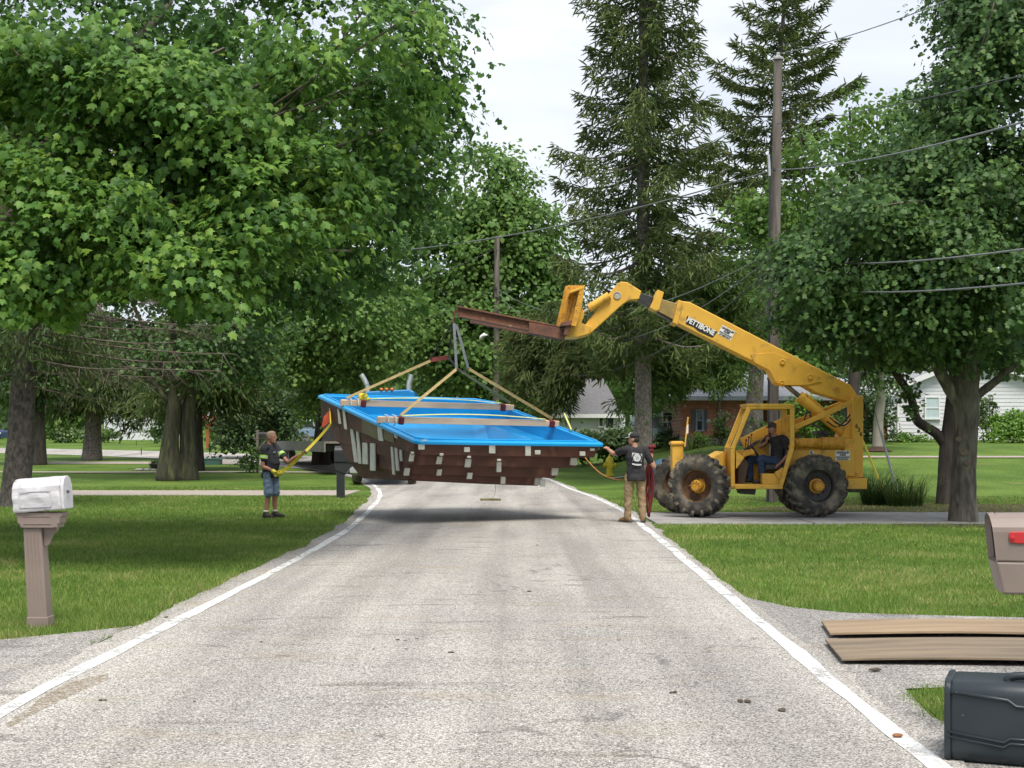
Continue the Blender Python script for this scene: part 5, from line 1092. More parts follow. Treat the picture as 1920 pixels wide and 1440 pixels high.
# strips on the left wall (edge 6-7)
for q, lvl in (((262, 700, 274, 822), 0), ((462, 790, 486, 890), 0), ((556, 832, 570, 874), 0)):
    patch([Z1(q[0], q[1]), Z1(q[2], q[1]+4), Z1(q[2]+10, q[3]), Z1(q[0]+10, q[3]-4)], lvl, 6, 7, .03, 'foam_strip', FOAM)
patch([Z1(232, 700), Z1(240, 704), Z1(250, 790), Z1(240, 788)], 0, 6, 7, .03, 'foam_strip', FOAM)
patch([Z1(370, 742), Z1(452, 788), Z1(470, 886), Z1(372, 838)], 0, 6, 7, .012, 'olive_panel', HULLG)
patch([Z1(494, 806), Z1(550, 834), Z1(560, 900), Z1(498, 880)], 0, 6, 7, .010, 'olive_panel', HULLG)
for q in ((294, 728, 312, 1010, 36), (340, 820, 354, 1020, 14), (378, 898, 406, 1022, 0), (422, 900, 450, 1060, 0), (542, 920, 554, 1082, 10), (564, 925, 578, 1060, 10), (592, 936, 604, 1004, 4)):
    patch([Z1(q[0], q[1]), Z1(q[2], q[1]+2), Z1(q[2]+q[4], q[3]+2), Z1(q[0]+q[4], q[3])], 2, 6, 7, .03, 'foam_strip', FOAM)
# right hand silhouette blocks
for (u, v, w) in ((PW-.50, .36, -.40), (PW-.76, .60, -.66), (PW-1.0, .80, -.90)):
    MB().box(PP(u, v-.09, w), (.14, .10, .15), Matrix((u_, v_, n_)).transposed()).build('foam_block', FOAM, pool, bev=.006)
# cross beams of lumber lashed over the rim, yellow straps along their tops
YST = mat('yellow_strap', (0.72, 0.62, 0.06), (0.62, 0.52, 0.05), scale=20, rough=.7); GST = mat('gold_sling', (0.42, 0.31, 0.13), (0.30, 0.23, 0.10), scale=12, rough=.8); GRS = mat('grey_sling', (0.20, 0.215, 0.23), (0.14, 0.15, 0.16), scale=14, rough=.8)
REDC = mat('red_pad', (0.16, 0.02, 0.03), (0.10, 0.014, 0.02), scale=20, rough=.9); LYEL = mat('pale_yellow_strap', (0.66, 0.66, 0.22), (0.58, 0.58, 0.16), rough=.6)
BEAMS = []
for k, (v, lab) in enumerate(((PL*.34, 'pale lumber beam lying across the pool shell rim nearer its stepped end'), (PL*.72, 'pale lumber beam lying across the pool shell rim at its deep end'))):
    a, c = PP(-.06, v, .09), PP(PW-.06 if k == 0 else PW-.10, v, .09)
    t = thing('lumber_beam', a, lab, 'beam', 'beams across the pool shell'); BEAMS.append((a, c))
    MB().beam(a, c, .05, .115, n_).build('beam_board', LUMP, t, bev=.004)
    MB().beam(a+v_*.066+u_*.04, c+v_*.06-u_*.05, .05, .11, n_).build('beam_board', LUM, t, bev=.004)
    L = (c-a); pts = [a+L*s+n_*(.09+.06*math.sin(math.pi*(s-.12)/.8)) for s in np.linspace(.12, .92, 14)]
    MB().ribbon(pts, .09, .006, v_).build('strap', LYEL, t)
    for s in (.12, .955 if k == 0 else .93): MB().box(a+L*s-v_*.01, (.10, .17, .15), Matrix((u_, v_, n_)).transposed()).build('red_pad', REDC, t, bev=.02)
    for s in (.05, .09): MB().ribbon([a+L*s+v_*.12+n_*.09, a+L*s-v_*.05+n_*.095, a+L*s-v_*.09-n_*.03, a+L*s*1.0-u_*.05-n_*.16], .035, .004).build('lashing', mat('pale_rope', (.6, .58, .48), (.5, .48, .4)), t)
    if k == 1: 
        b = MB()
        for j in range(7): b.ell(a+L*.13+Vector((random.uniform(-.07, .07), random.uniform(-.07, .07), random.uniform(.02, .16))), (random.uniform(.05, .09), .05, random.uniform(.04, .08)), 9, 6)
        b.build('strap_bundle', YST, t, smooth=True)
HK = W(851, 601, 29.79); BR = W(855, 576, 29.79)
b = MB(); 
for k in range(4): 
    c = BR.lerp(HK, k/3.2+.05); rr = [c+Vector((math.cos(a)*.03*(1 if k % 2 else .4), math.sin(a)*.03*(.4 if k % 2 else 1), math.sin(a+1)*.05)) for a in np.linspace(0, 2*math.pi, 11)]; b.tube(rr, .011, 6, cap=False)
b.tube(crom([HK+Vector((0, 0, .05)), HK+Vector((.04, 0, 0)), HK+Vector((0, 0, -.05)), HK+Vector((-.04, 0, -.01)), HK+Vector((-.03, 0, .03))], 5), .014, 6)
tag(b.build('chain_hook', RUST, smooth=True), 'rusty chain and hook at the tip of the rusty lifting beam', 'hook')
J1, J2, J3 = W(856, 692, 29.65), W(878, 691, 29.7), W(841, 670, 29.9)
n0, n1 = BEAMS[0]; f0, f1 = BEAMS[1]
def sling(label, segs, grp='slings carrying the pool shell'):
    t = thing('lifting_sling', segs[0][1][0], label, 'sling', grp)
    for nm, pts, m, w in segs: MB().ribbon(pts, w, .007, (pts[-1]-pts[0]).cross(Vector((0, 1, 0))), twist=.35).build(nm, m, t)
def sub(p, q, n=6, sag=0): return [p.lerp(q, i/(n-1))-Vector((0, 0, sag*math.sin(math.pi*i/(n-1)))) for i in range(n)]
sling('sling from the chain hook to the near left beam end, grey above and gold below', [('grey_web', sub(HK, J1), GRS, .055), ('gold_web', sub(J1, n0+(n1-n0)*.12+n_*.1), GST, .058)])
sling('sling from the chain hook to the near right beam end, grey above and gold below', [('grey_web', sub(HK+Vector((.03, 0, 0)), J2), GRS, .055), ('gold_web', sub(J2, n0+(n1-n0)*.96+n_*.1), GST, .058)])
sling('black and gold sling with red ratchet running to the far left beam end', [('black_web', sub(HK, W(806, 676, 30.0)), BLKP, .03), ('red_ratchet', sub(W(806, 675, 30.0), J3), mat('red_handle', (.35, .06, .03), (.2, .05, .04)), .09), ('black_web', sub(HK-Vector((.02, 0, 0)), J3), BLKP, .03), ('gold_web', sub(W(808, 676, 30.0), f0+(f1-f0)*.03+n_*.1), GST, .055)])
sling('gold and dark sling crossing to the far right beam end', [('dark_web', sub(J3, J1.lerp(J2, .1)), BLKP, .045), ('gold_web', sub(J1.lerp(J2, .1), f1-u_*.1+n_*.1), GST, .055)])
tag(MB().ribbon(crom([J1, J1.lerp(J2, .5)-Vector((0, 0, .05)), J2], 5), .05, .02).build('sling_link', BLK), 'black link strap joining the two grey slings', 'sling')
# tag lines and bits hanging from the shell
C1 = PP(.03, PL-.62, -.16)
t = thing('tow_strap', W(517, 890, 29.0), 'yellow webbing strap stretched from the gloved man to the shell corner', 'strap')
H1, H2 = W(519, 889, 28.95), W(571, 848, 29.0)
MB().ribbon(sub(H1-Vector((.05, 0, .03)), H2, 8, .05), .075, .004, Vector((-.7, 0, .7)), twist=1.0).build('strap_tail', YST, t)
MB().ribbon(sub(H2, W(620, 795, 29.9), 8, .02), .055, .004, Vector((-.7, 0, .7)), twist=.8).build('strap_web', YST, t)
MB().tube([W(620, 795, 29.9), C1], .014, 6).build('strap_rope', YST, t)
MB().prism([C1+Vector((.02, -.05, -.02)), C1+Vector((.06, -.05, -.10)), C1+Vector((.03, -.06, -.28)), C1+Vector((-.17, -.08, -.42)), C1+Vector((-.12, -.06, -.18))], (0, .012, 0)).build('orange_flag', mat('orange_flag', (.55, .09, .035), (.42, .06, .03), scale=8, rough=.8), t)
# yellow stick resting in the shell and thin pole behind
tag(MB().beam(W(1058, 776, 30.2), W(1071, 806, 29.2), .03, .03).build('yellow_stick', LYEL), 'short pale yellow stick standing up from the shell rim', 'stick')
# weight on a cord below
p0 = W(936, 884, 28.4); q0 = Vector(W(920, 940, F*CH/(940-HY))); q0.z = .05
t = thing('hand_float', q0, 'yellow edged wooden float on a cord lying on the road under the shell', 'float')
MB().box(q0, (.54, .09, .05)).build('float_board', mat('olive_wood', (.20, .17, .05), (.12, .1, .04), scale=9), t, bev=.006)
MB().tube(crom([q0+Vector((.05, 0, .02)), q0+Vector((.14, -2, .25)), p0.lerp(q0, .35), p0], 6), .008, 5).build('cord', mat('pale_rope', (.6, .58, .48), (.5, .48, .4)), t)
# orange cord from the shell to the man's side
p0 = W(1097, 858, 28.2); b = MB().tube(crom([p0, W(1110, 873, 28.1), W(1130, 890, 28), W(1155, 899, 27.9), W(1180, 900, 27.9)], 6), .012, 6)
tag(b.build('tag_line', mat('orange_rope', (.42, .20, .05), (.35, .16, .04), rough=.8), smooth=True), 'thin orange tag line sagging from the shell to the man in khaki trousers', 'rope')
# ================================================================== people
SKIN = mat('skin', (0.44, 0.235, 0.16), (0.38, 0.19, 0.125), scale=14, rough=.55)
SKINR = mat('skin_sunned', (0.40, 0.19, 0.125), (0.33, 0.145, 0.095), scale=14, rough=.55)
def remesh(o, vox, sm=4):
    r = o.modifiers.new('remesh', 'REMESH'); r.mode = 'VOXEL'; r.voxel_size = vox; r.use_smooth_shade = True
    s = o.modifiers.new('smooth', 'SMOOTH'); s.iterations = sm; s.factor = .5
WRK = bpy.data.textures.new('wrinkles', 'CLOUDS'); WRK.noise_scale = .09; WRK.noise_depth = 2
def wrinkle(o, s):
    d = o.modifiers.new('wrinkle', 'DISPLACE'); d.texture = WRK; d.strength = s; d.mid_level = .5; d.texture_coords = 'LOCAL'
def limb(b, pts, rad, seg=12):
    q = crom(pts, 5); rr = np.interp(np.linspace(0, 1, len(q)), np.linspace(0, 1, len(rad)), rad); b.tube(q, list(rr), seg); 
    b.ell(pts[0], (rad[0],)*3, 10, 6); b.ell(pts[-1], (rad[-1],)*3, 10, 6)
def hand(b, wrist, d, n, thumb, curl=1.0, s=1.0):
    """palm and five fingers: d along the hand, n palm side, thumb = direction of the thumb's edge"""
    d = d.normalized(); n = (n-d*n.dot(d)).normalized(); x = d.cross(n); x = x if x.dot(thumb) > 0 else -x
    b.loft([(wrist, x*.026*s, n*.02*s), (wrist+d*.03*s, x*.034*s, n*.019*s), (wrist+d*.075*s, x*.042*s, n*.017*s), (wrist+d*.098*s, x*.040*s, n*.014*s)], 12)
    for k, (off, L) in enumerate(((.031, .070), (.010, .080), (-.011, .075), (-.031, .058))):
        p = wrist+d*.09*s+x*off*s; a = 0; pts = [p]
        for j, f in enumerate((.45, .32, .23)):
            a += curl*(.75 if j == 0 else .85); p = p+(d*math.cos(a)+n*math.sin(a))*L*f*s; pts.append(p)
        b.tube(pts, [.0105*s, .0098*s, .009*s, .0078*s], 7); b.ell(pts[-1], (.0078*s,)*3, 7, 5)
    p = wrist+d*.028*s+x*.03*s; pts = [p, p+(x*.8+d*.55+n*.25).normalized()*.038*s]; pts.append(pts[-1]+(x*.25+d*.7+n*.6*curl).normalized()*.032*s); pts.append(pts[-1]+(d*.6+n*.8*curl-x*.15).normalized()*.024*s)
    b.tube(pts, [.015*s, .0125*s, .011*s, .0085*s], 7); b.ell(pts[-1], (.0085*s,)*3, 7, 5)
def head(b, c, f, r, up):
    for z, a, d, o in ():
        pass
    rings = [(-.118, .022, .026, .058), (-.108, .044, .050, .044), (-.075, .058, .076, .022), (-.03, .068, .089, .010), (.02, .075, .097, .002), (.06, .076, .099, -.004), (.092, .066, .087, -.008), (.112, .045, .06, -.01), (.121, .015, .02, -.01)]
    b.loft([(c+up*z+f*o, r*a, f*d) for z, a, d, o in rings], 18)
    M = Matrix((r, f, up)).transposed()
    b.ell(c+f*.104-up*.022, (.013, .018, .026), 10, 7, M); b.ell(c+f*.112-up*.036, (.016, .014, .010), 10, 6, M)
    b.ell(c+f*.088+up*.022, (.05, .016, .010), 10, 6, M); b.ell(c+f*.094-up*.068, (.024, .012, .010), 10, 6, M); b.ell(c+f*.086-up*.10, (.024, .018, .016), 10, 6, M)
    for s in (-1, 1): b.ell(c+r*s*.078-f*.008-up*.012, (.012, .022, .032), 9, 6, M)
def face(c, f, r, up, t, browc=(.06, .04, .03)):
    M = Matrix((r, f, up)).transposed()
    for s in (-1, 1):
        e = MB().ell(c+f*.090+r*s*.031+up*.004, (.012, .008, .007), 8, 5, M).build('eye', mat('eye_white', (.7, .68, .64), (.66, .64, .6), rough=.3), t, smooth=True)
        MB().ell(c+f*.097+r*s*.031+up*.004, (.0055, .003, .0055), 8, 5, M).build('pupil', BLKP, e, smooth=True)
        MB().ell(c+f*.098+r*s*.031+up*.024, (.019, .006, .005), 8, 5, M).build('eyebrow', mat('brow_hair', browc, browc, rough=.8), t, smooth=True)
    MB().ell(c+f*.104-up*.068, (.021, .005, .0045), 10, 5, M).build('mouth', mat('lip', (.27, .09, .075), (.24, .08, .07), rough=.5), t, smooth=True)
def lerp3(a, b, t): return Vector(a).lerp(Vector(b), t)
def figure(name, loc, label, J, o):
    """J: joints in world space; o: look"""
    t = thing('person', loc, label, 'person'); f, r, up = J['f'], J['r'], Vector((0, 0, 1)); sk = o['skin']
    b = MB(); fat = o.get('fat', 0)
    pel, cst, nck = J['pelvis'], J['chest'], J['neck']
    sp = (nck-pel).normalized(); fr = (f-sp*f.dot(sp)).normalized()
    tor = [(pel-sp*.09, .135, .10, 0), (pel, .160, .115+fat*.2, fat*.1), (lerp3(pel, cst, .5), .148+fat*.4, .105+fat, fat*.6), (cst, .168+fat*.2, .115+fat*.4, fat*.2), (lerp3(cst, nck, .6), .170, .095, 0), (lerp3(cst, nck, .86), .13, .075, 0), (nck, .06, .058, .0)]
    b.loft([(c+fr*k, r*a, fr*d) for c, a, d, k in tor], 20)
    hc, hf, hr, hu = J['head'], J['hf'], J['hr'], J.get('hu', up)
    b.tube([nck-sp*.04, lerp3(nck, hc, .45)-hf*.01, hc-hu*.06-hf*.01], [.062, .056, .056], 14)
    head(b, hc, hf, hr, hu)
    for s in 'lr':
        sh, el, wr = J['sh_'+s], J['el_'+s], J['wr_'+s]
        limb(b, [lerp3(cst, nck, .55)+(sh-cst)*.3, sh, lerp3(sh, el, .5), el, lerp3(el, wr, .35), wr], [.06, .058, .049, .041, .042, .028])
        hd, hn, ht, cu = J['hand_'+s]; hand(b, wr, hd, hn, ht, cu)
        hp, kn, an = J['hip_'+s], J['kn_'+s], J['an_'+s]
        limb(b, [hp, lerp3(hp, kn, .5), kn, lerp3(kn, an, .35)-J['cf']*.012, an], [.088, .076, .057, .055, .036])
        to = J['toe_'+s]; b.loft([(an-to*.05-up*.05, J['r']*.03, up*.03), (an+to*.03-up*.045, J['r']*.036, up*.035), (an+to*.15-up*.06, J['r']*.03, up*.02)], 10)
    bd = b.build('body', sk, t, smooth=True); remesh(bd, .0085, 3)
    face(hc, hf, hr, hu, t, o.get('brow', (.06, .04, .03)))
    # shirt
    c = MB(); g = .018
    rings = [(q+fr*k, r*(a+g+(.012 if i < 2 else 0)), fr*(d+g+(.010 if i < 2 else 0))) for i, (q, a, d, k) in enumerate(tor[:-1])]
    rings.append((lerp3(cst, nck, .97), r*.082, fr*.075))
    if J.get('seated'): rings = rings[1:]
    else: rings = [(pel-sp*.13, r*.192, fr*(.162+fat*.3)), (pel-sp*.05, r*.190, fr*(.158+fat*.3))]+rings[1:]
    c.loft(rings, 20)
    for s in 'lr':
        sh, el = J['sh_'+s], J['el_'+s]; e = lerp3(sh, el, .62)
        limb(c, [lerp3(cst, nck, .5)+(sh-cst)*.3, sh, lerp3(sh, e, .5), e], [.08, .077, .072, .070])
    so = c.build('shirt', o['shirt'], t, smooth=True); remesh(so, .011, 3); wrinkle(so, .028); J['shirt_part'] = so
    # trousers or shorts
    c = MB(); c.loft([(pel+sp*.07, r*.150, fr*.112), (pel, r*.164, fr*.128), (pel-sp*.08, r*.166, fr*.132), (pel-sp*.13, r*.13, fr*.11)], 18)
    for s in 'lr':
        hp, kn, an = J['hip_'+s], J['kn_'+s], J['an_'+s]
        if o.get('shorts'): limb(c, [hp, lerp3(hp, kn, .5), lerp3(hp, kn, .97)], [.107, .105, .102])
        else: limb(c, [hp, lerp3(hp, kn, .5), kn, lerp3(kn, an, .5), lerp3(kn, an, .93)], [.105, .095, .083, .076, .073])
    po = c.build('shorts' if o.get('shorts') else 'trousers', o['pants'], t, smooth=True); remesh(po, .012, 3); wrinkle(po, .04)
    for s in 'lr':
        an, to = J['an_'+s], J['toe_'+s]; rr = Vector((to.y, -to.x, 0)); ht = o.get('boot', .06); m = MB(); g0 = an.z-.075
        Z = lambda z: Vector((an.x, an.y, g0+z))
        m.loft([(Z(.045)-to*.085, rr*.03, up*.043), (Z(.05)-to*.05, rr*.044, up*.05), (Z(.055)+to*.03, rr*.047, up*.055), (Z(.043)+to*.11, rr*.05, up*.043), (Z(.035)+to*.17, rr*.045, up*.034), (Z(.03)+to*.205, rr*.022, up*.02)], 14)
        m.tube([Z(.05), Z(.075+ht)], [.055, .056], 14)
        so = m.build('shoe', o['shoe'], t, smooth=True); remesh(so, .010, 2)
        MB().loft([(Z(.008)-to*.11, rr*.03, up*.012), (Z(.008)-to*.05, rr*.048, up*.012), (Z(.008)+to*.1, rr*.054, up*.012), (Z(.008)+to*.21, rr*.03, up*.012)], 12).build('sole', BLKP, so, smooth=True)
        if o.get('sock'): MB().tube([Z(.1), Z(.15)], [.05, .05], 12).build('sock', o['sock'], t, smooth=True)
    return t
def cap(t, c, f, r, up, m, brim, front=None):
    M = Matrix((r, f, up)).transposed(); b = MB()
    b.loft([(c+up*.035-f*.002, r*.085, f*.108), (c+up*.07-f*.003, r*.085, f*.107), (c+up*.105-f*.005, r*.074, f*.093), (c+up*.128-f*.006, r*.05, f*.062), (c+up*.138, r*.012, f*.015)], 20)
    o = b.build('cap', m, t, smooth=True)
    b = MB(); pts = []
    for k in range(9):
        a = math.pi*(k/8); pts.append(c+up*.042+r*math.cos(a)*.078+f*(.06+math.sin(a)*.125)-up*.02*math.sin(a))
    b.prism(pts, up*.008).build('cap_brim', brim, o)
    if front: b = MB().loft([(c+up*.05+f*.045, r*.066, f*.068), (c+up*.085+f*.040, r*.064, f*.066), (c+up*.118+f*.026, r*.05, f*.055), (c+up*.136+f*.01, r*.018, f*.03)], 18).build('cap_front', front, o, smooth=True)
    return o
NAVY = mat('charcoal_shirt', (0.030, 0.032, 0.040), (0.020, 0.021, 0.027), scale=7, rough=.9, bump=.5, bscale=9)
BLKT = mat('faded_black_shirt', (0.030, 0.027, 0.031), (0.020, 0.018, 0.021), scale=7, rough=.9, bump=.5, bscale=9)
HIVIS = mat('hi_vis', (0.42, 0.75, 0.05), (0.36, 0.66, 0.04), rough=.6); SILV = mat('silver_tape', (.62, .64, .6), (.55, .57, .53), rough=.4)
DENIM = mat('light_denim', (0.17, 0.235, 0.33), (0.115, 0.16, 0.24), scale=7, rough=.9, bump=.4, bscale=12, c3=(.24, .25, .24), s3=5)
JEAN = mat('dark_denim', (0.032, 0.055, 0.12), (0.018, 0.032, 0.075), scale=6, rough=.9, bump=.5, bscale=10)
KHAKI = mat('khaki', (0.33, 0.235, 0.13), (0.255, 0.175, 0.095), scale=6, rough=.9, bump=.6, bscale=10)
BOOT = mat('tan_boot', (0.27, 0.15, 0.06), (0.19, 0.10, 0.045), scale=9, rough=.8); SHOE = mat('brown_shoe', (0.055, 0.042, 0.032), (0.03, 0.024, 0.02), scale=9, rough=.8)
WSOCK = mat('sock', (.6, .58, .53), (.5, .48, .44)); GLOVE = YST
up = Vector((0, 0, 1))
def rot(v, a): return Vector((v.x*math.cos(a)-v.y*math.sin(a), v.x*math.sin(a)+v.y*math.cos(a), 0))
# --- man in charcoal work shirt holding the strap
def man_strap():
    o = Vector((GX(507, 29.2), 29.2, .03)); f = Vector((.94, -.34, 0)).normalized(); r = Vector((f.y, -f.x, 0))
    p = lambda a, b, z: o+r*a+f*b+up*z
    hf = rot(f, R(-8)); hr = Vector((hf.y, -hf.x, 0))
    wl, wr = W(566, 850.5, 29.02), W(515, 885, 28.97)
    J = dict(f=f, r=r, cf=f, pelvis=p(0, -.01, .93), chest=p(0, -.02, 1.27), neck=p(0, -.02, 1.47), head=p(0, .03, 1.625), hf=hf, hr=hr,
             sh_r=p(.20, -.02, 1.415), el_r=W(493, 874, 28.98), wr_r=wr, hand_r=((W(523, 890, 28.95)-wr), Vector((.2, .3, .9)), f, 1.1),
             sh_l=p(-.20, .0, 1.415), el_l=W(540, 866, 29.15), wr_l=wl, hand_l=((W(574, 845, 29.0)-wl), Vector((0.2, -.5, -.8)), up, 1.1),
             hip_r=p(.095, 0, .90), kn_r=p(.10, .02, .49), an_r=p(.11, -.04, .075), hip_l=p(-.095, 0, .90), kn_l=p(-.10, .05, .49), an_l=p(-.12, .04, .075), toe_r=rot(f, R(-20)), toe_l=rot(f, R(10)))
    t = figure('person', o, 'man in charcoal work shirt with lime stripes and denim shorts pulling a yellow strap', J, dict(skin=SKINR, shirt=NAVY, pants=DENIM, shorts=True, shoe=SHOE, sock=WSOCK, boot=.05, fat=.055, brow=(.25, .2, .15)))
    hc = J['head']; HAIR = mat('grey_blond_hair', (.36, .26, .16), (.25, .18, .11), scale=40, rough=.8, bump=.5)
    h = MB().loft([(hc+up*(-.03)-hf*.035, hr*.080, hf*.078), (hc+up*.03-hf*.022, hr*.083, hf*.09), (hc+up*.075-hf*.010, hr*.080, hf*.100), (hc+up*.112-hf*.008, hr*.058, hf*.078), (hc+up*.13, hr*.02, hf*.03)], 18).build('hair', HAIR, t, smooth=True)
    MB().ell(hc+hf*.092-up*.055, (.03, .014, .008), 10, 5, Matrix((hr, hf, up)).transposed()).ell(hc+hf*.083-up*.1, (.026, .022, .022), 10, 6, Matrix((hr, hf, up)).transposed()).build('goatee', mat('grey_beard', (.42, .36, .28), (.32, .26, .2)), t, smooth=True)
    # lime yoke and sleeve bands
    s = J['shirt_part']
    for sd in 'lr':
        a, e = J['sh_'+sd], J['el_'+sd]; d = (e-a).normalized(); q = lerp3(a, e, .50)
        c = MB().tube([q-d*.035, q+d*.035], [.084, .082], 16).build('sleeve_band', HIVIS, s, smooth='auto'); MB().tube([q-d*.010, q+d*.010], [.0855, .0845], 16).build('reflective_tape', SILV, s, smooth='auto')
    cst, nck = J['chest'], J['neck']
    for sgn in (-1, 1):
        q = [lerp3(cst, nck, .80)+r*sgn*.105+f*.07, lerp3(cst, nck, .97)+r*sgn*.10+f*.0, lerp3(cst, nck, .9)+r*sgn*.10-f*.07]
        MB().ribbon(crom(q, 4), .09, .012, r).build('shoulder_yoke', HIVIS, s)
        q0 = lerp3(cst, nck, .25)+r*sgn*.085+f*(.16); M = Matrix((r, f, up)).transposed()
        MB().box(q0, (.075, .02, .035), M).build('name_patch', mat('grey_patch', (.3, .33, .36), (.2, .22, .25)), s, bev=.005)
    # work glove on the hand at his belly
    g = MB(); hd, hn, ht, cu = J['hand_r']; hand(g, J['wr_r']-hd.normalized()*.01, hd, hn, ht, cu, 1.22); g.tube([J['wr_r']-hd.normalized()*.06, J['wr_r']+hd.normalized()*.01], [.045, .04], 12)
    go = g.build('glove', GLOVE, t, smooth=True); remesh(go, .008, 2)
man_strap()
# --- man with the emblem shirt steadying the shell
def man_back():
    o = Vector((GX(1191, 27.55), 27.55, .03)); f = Vector((-.20, .98, 0)).normalized(); r = Vector((f.y, -f.x, 0))
    p = lambda a, b, z: o+r*a+f*b+up*z
    hf = rot(f, R(58)); hr = Vector((hf.y, -hf.x, 0))
    wl, wr = W(1139, 841.5, 27.95), W(1222.5, 860, 27.75)
    J = dict(f=f, r=r, cf=f, pelvis=p(0, -.02, .92), chest=p(-.01, -.02, 1.24), neck=p(-.01, -.01, 1.435), head=p(-.02, .02, 1.585), hf=hf, hr=hr,
             sh_l=p(-.19, 0, 1.385), el_l=W(1151, 851, 27.75), wr_l=wl, hand_l=((W(1131, 835.5, 28.1)-wl), Vector((.2, .3, -.9)), Vector((.5, 0, .5)), .5),
             sh_r=p(.19, 0, 1.375), el_r=W(1226, 876, 27.6), wr_r=wr, hand_r=((W(1222, 850, 27.8)-wr), Vector((-.6, .6, 0)), Vector((-.5, .2, .4)), 1.2),
             hip_r=p(.10, 0, .89), kn_r=p(.13, .01, .48), an_r=p(.145, -.03, .08), hip_l=p(-.10, 0, .89), kn_l=p(-.125, .03, .48), an_l=p(-.14, .05, .08), toe_r=rot(f, R(-22)), toe_l=rot(f, R(35)))
    t = figure('person', o, 'man in black printed tee and khaki trousers with one hand on the pool shell', J, dict(skin=SKIN, shirt=BLKT, pants=KHAKI, shoe=BOOT, boot=.11))
    hc = J['head']
    MB().loft([(hc-up*.055-hf*.035, hr*.068, hf*.07), (hc+up*.0-hf*.02, hr*.079, hf*.084), (hc+up*.05-hf*.006, hr*.081, hf*.100)], 18).build('hair', mat('dark_hair', (.025, .018, .014), (.04, .03, .022), scale=40, rough=.8), t, smooth=True)
    cap(t, hc, hf, hr, up, mat('black_cap', (.02, .02, .022), (.03, .03, .032), rough=.85), mat('white_cap', (.66, .64, .58), (.58, .56, .5), rough=.85), mat('white_cap', (.66, .64, .58), (.58, .56, .5), rough=.85))
    # printed emblem on the back
    s = J['shirt_part']; cst, pel = J['chest'], J['pelvis']; c0 = lerp3(pel, cst, .93)-f*.158-r*.008; bk = -f
    PRN = mat('white_print', (.62, .62, .64), (.5, .5, .52), scale=60, rough=.9)
    Q = lambda a, z: c0+r*a+up*z
    em = MB().prism([Q(-.095, .115), Q(.10, .085), Q(.10, .0), Q(.085, -.06), Q(-.085, -.05), Q(-.10, .04)], bk*.004).build('emblem', PRN, s)
    b = MB().ribbon([Q(math.cos(a)*.082, .015+math.sin(a)*.082)+bk*.008 for a in np.linspace(R(55), R(-235), 26)], .016, .004, None)
    pts = []
    for a in np.linspace(R(60), R(-240), 30): pts.append(a)
    b = MB()
    for i in range(len(pts)-1):
        a0, a1 = pts[i], pts[i+1]; k = .015
        b.add([Q(math.cos(a0)*.075, k+math.sin(a0)*.075)+bk*.008, Q(math.cos(a0)*.098, k+math.sin(a0)*.098)+bk*.008, Q(math.cos(a1)*.098, k+math.sin(a1)*.098)+bk*.008, Q(math.cos(a1)*.075, k+math.sin(a1)*.075)+bk*.008], [(0, 1, 2, 3)])
    b.build('emblem_ring', BLKT, em)
    MB().prism([Q(-.10, -.085), Q(-.03, -.10), Q(.085, -.105), Q(.09, -.13), Q(.0, -.135), Q(-.095, -.115)], bk*.006).build('emblem_banner', PRN, s)
    for k, (a0, z0, a1, z1) in enumerate(((-.03, .05, -.01, -.03), (.0, .06, .02, .0), (.03, .03, .02, -.03), (-.02, .0, .01, .02))):
        MB().beam(Q(a0, z0)+bk*.006, Q(a1, z1)+bk*.006, .006, .004).build('emblem_stroke', mat('grey_ink', (.2, .2, .21), (.15, .15, .16)), em)
    # bundle of red chain-bag rope hanging from his right fist
    top = W(1222, 846, 27.85); bo = Vector((top.x-.10, 27.9, .03))
    rp = thing('red_rope', bo, 'bundle of dark red rope hanging from the fist of the man in khaki trousers', 'rope')
    RED = mat('red_rope', (.22, .025, .03), (.14, .018, .022), scale=40, rough=.9, bump=.6)
    b = MB()
    for k in range(11):
        a = k*.6; x = math.cos(a)*.05; y = math.sin(a)*.05; e = Vector((bo.x+math.cos(a*1.7)*.05+random.uniform(-.03, .03), bo.y+random.uniform(-.05, .05), random.uniform(.03, .55)))
        b.tube(crom([top+Vector((x*.3, y*.3, .0)), top+Vector((x-.03, y, -.25)), top.lerp(e, .6)+Vector((x*1.2, y, 0)), e], 5), .017, 6)
    b.build('rope_strands', RED, rp, smooth=True)
    b = MB()
    for k in range(8): b.ell(top+Vector((random.uniform(-.04, .04), random.uniform(-.04, .04), random.uniform(.0, .10))), (.045, .04, .04), 9, 6)
    b.build('rope_knot', RED, rp, smooth=True)
man_back()
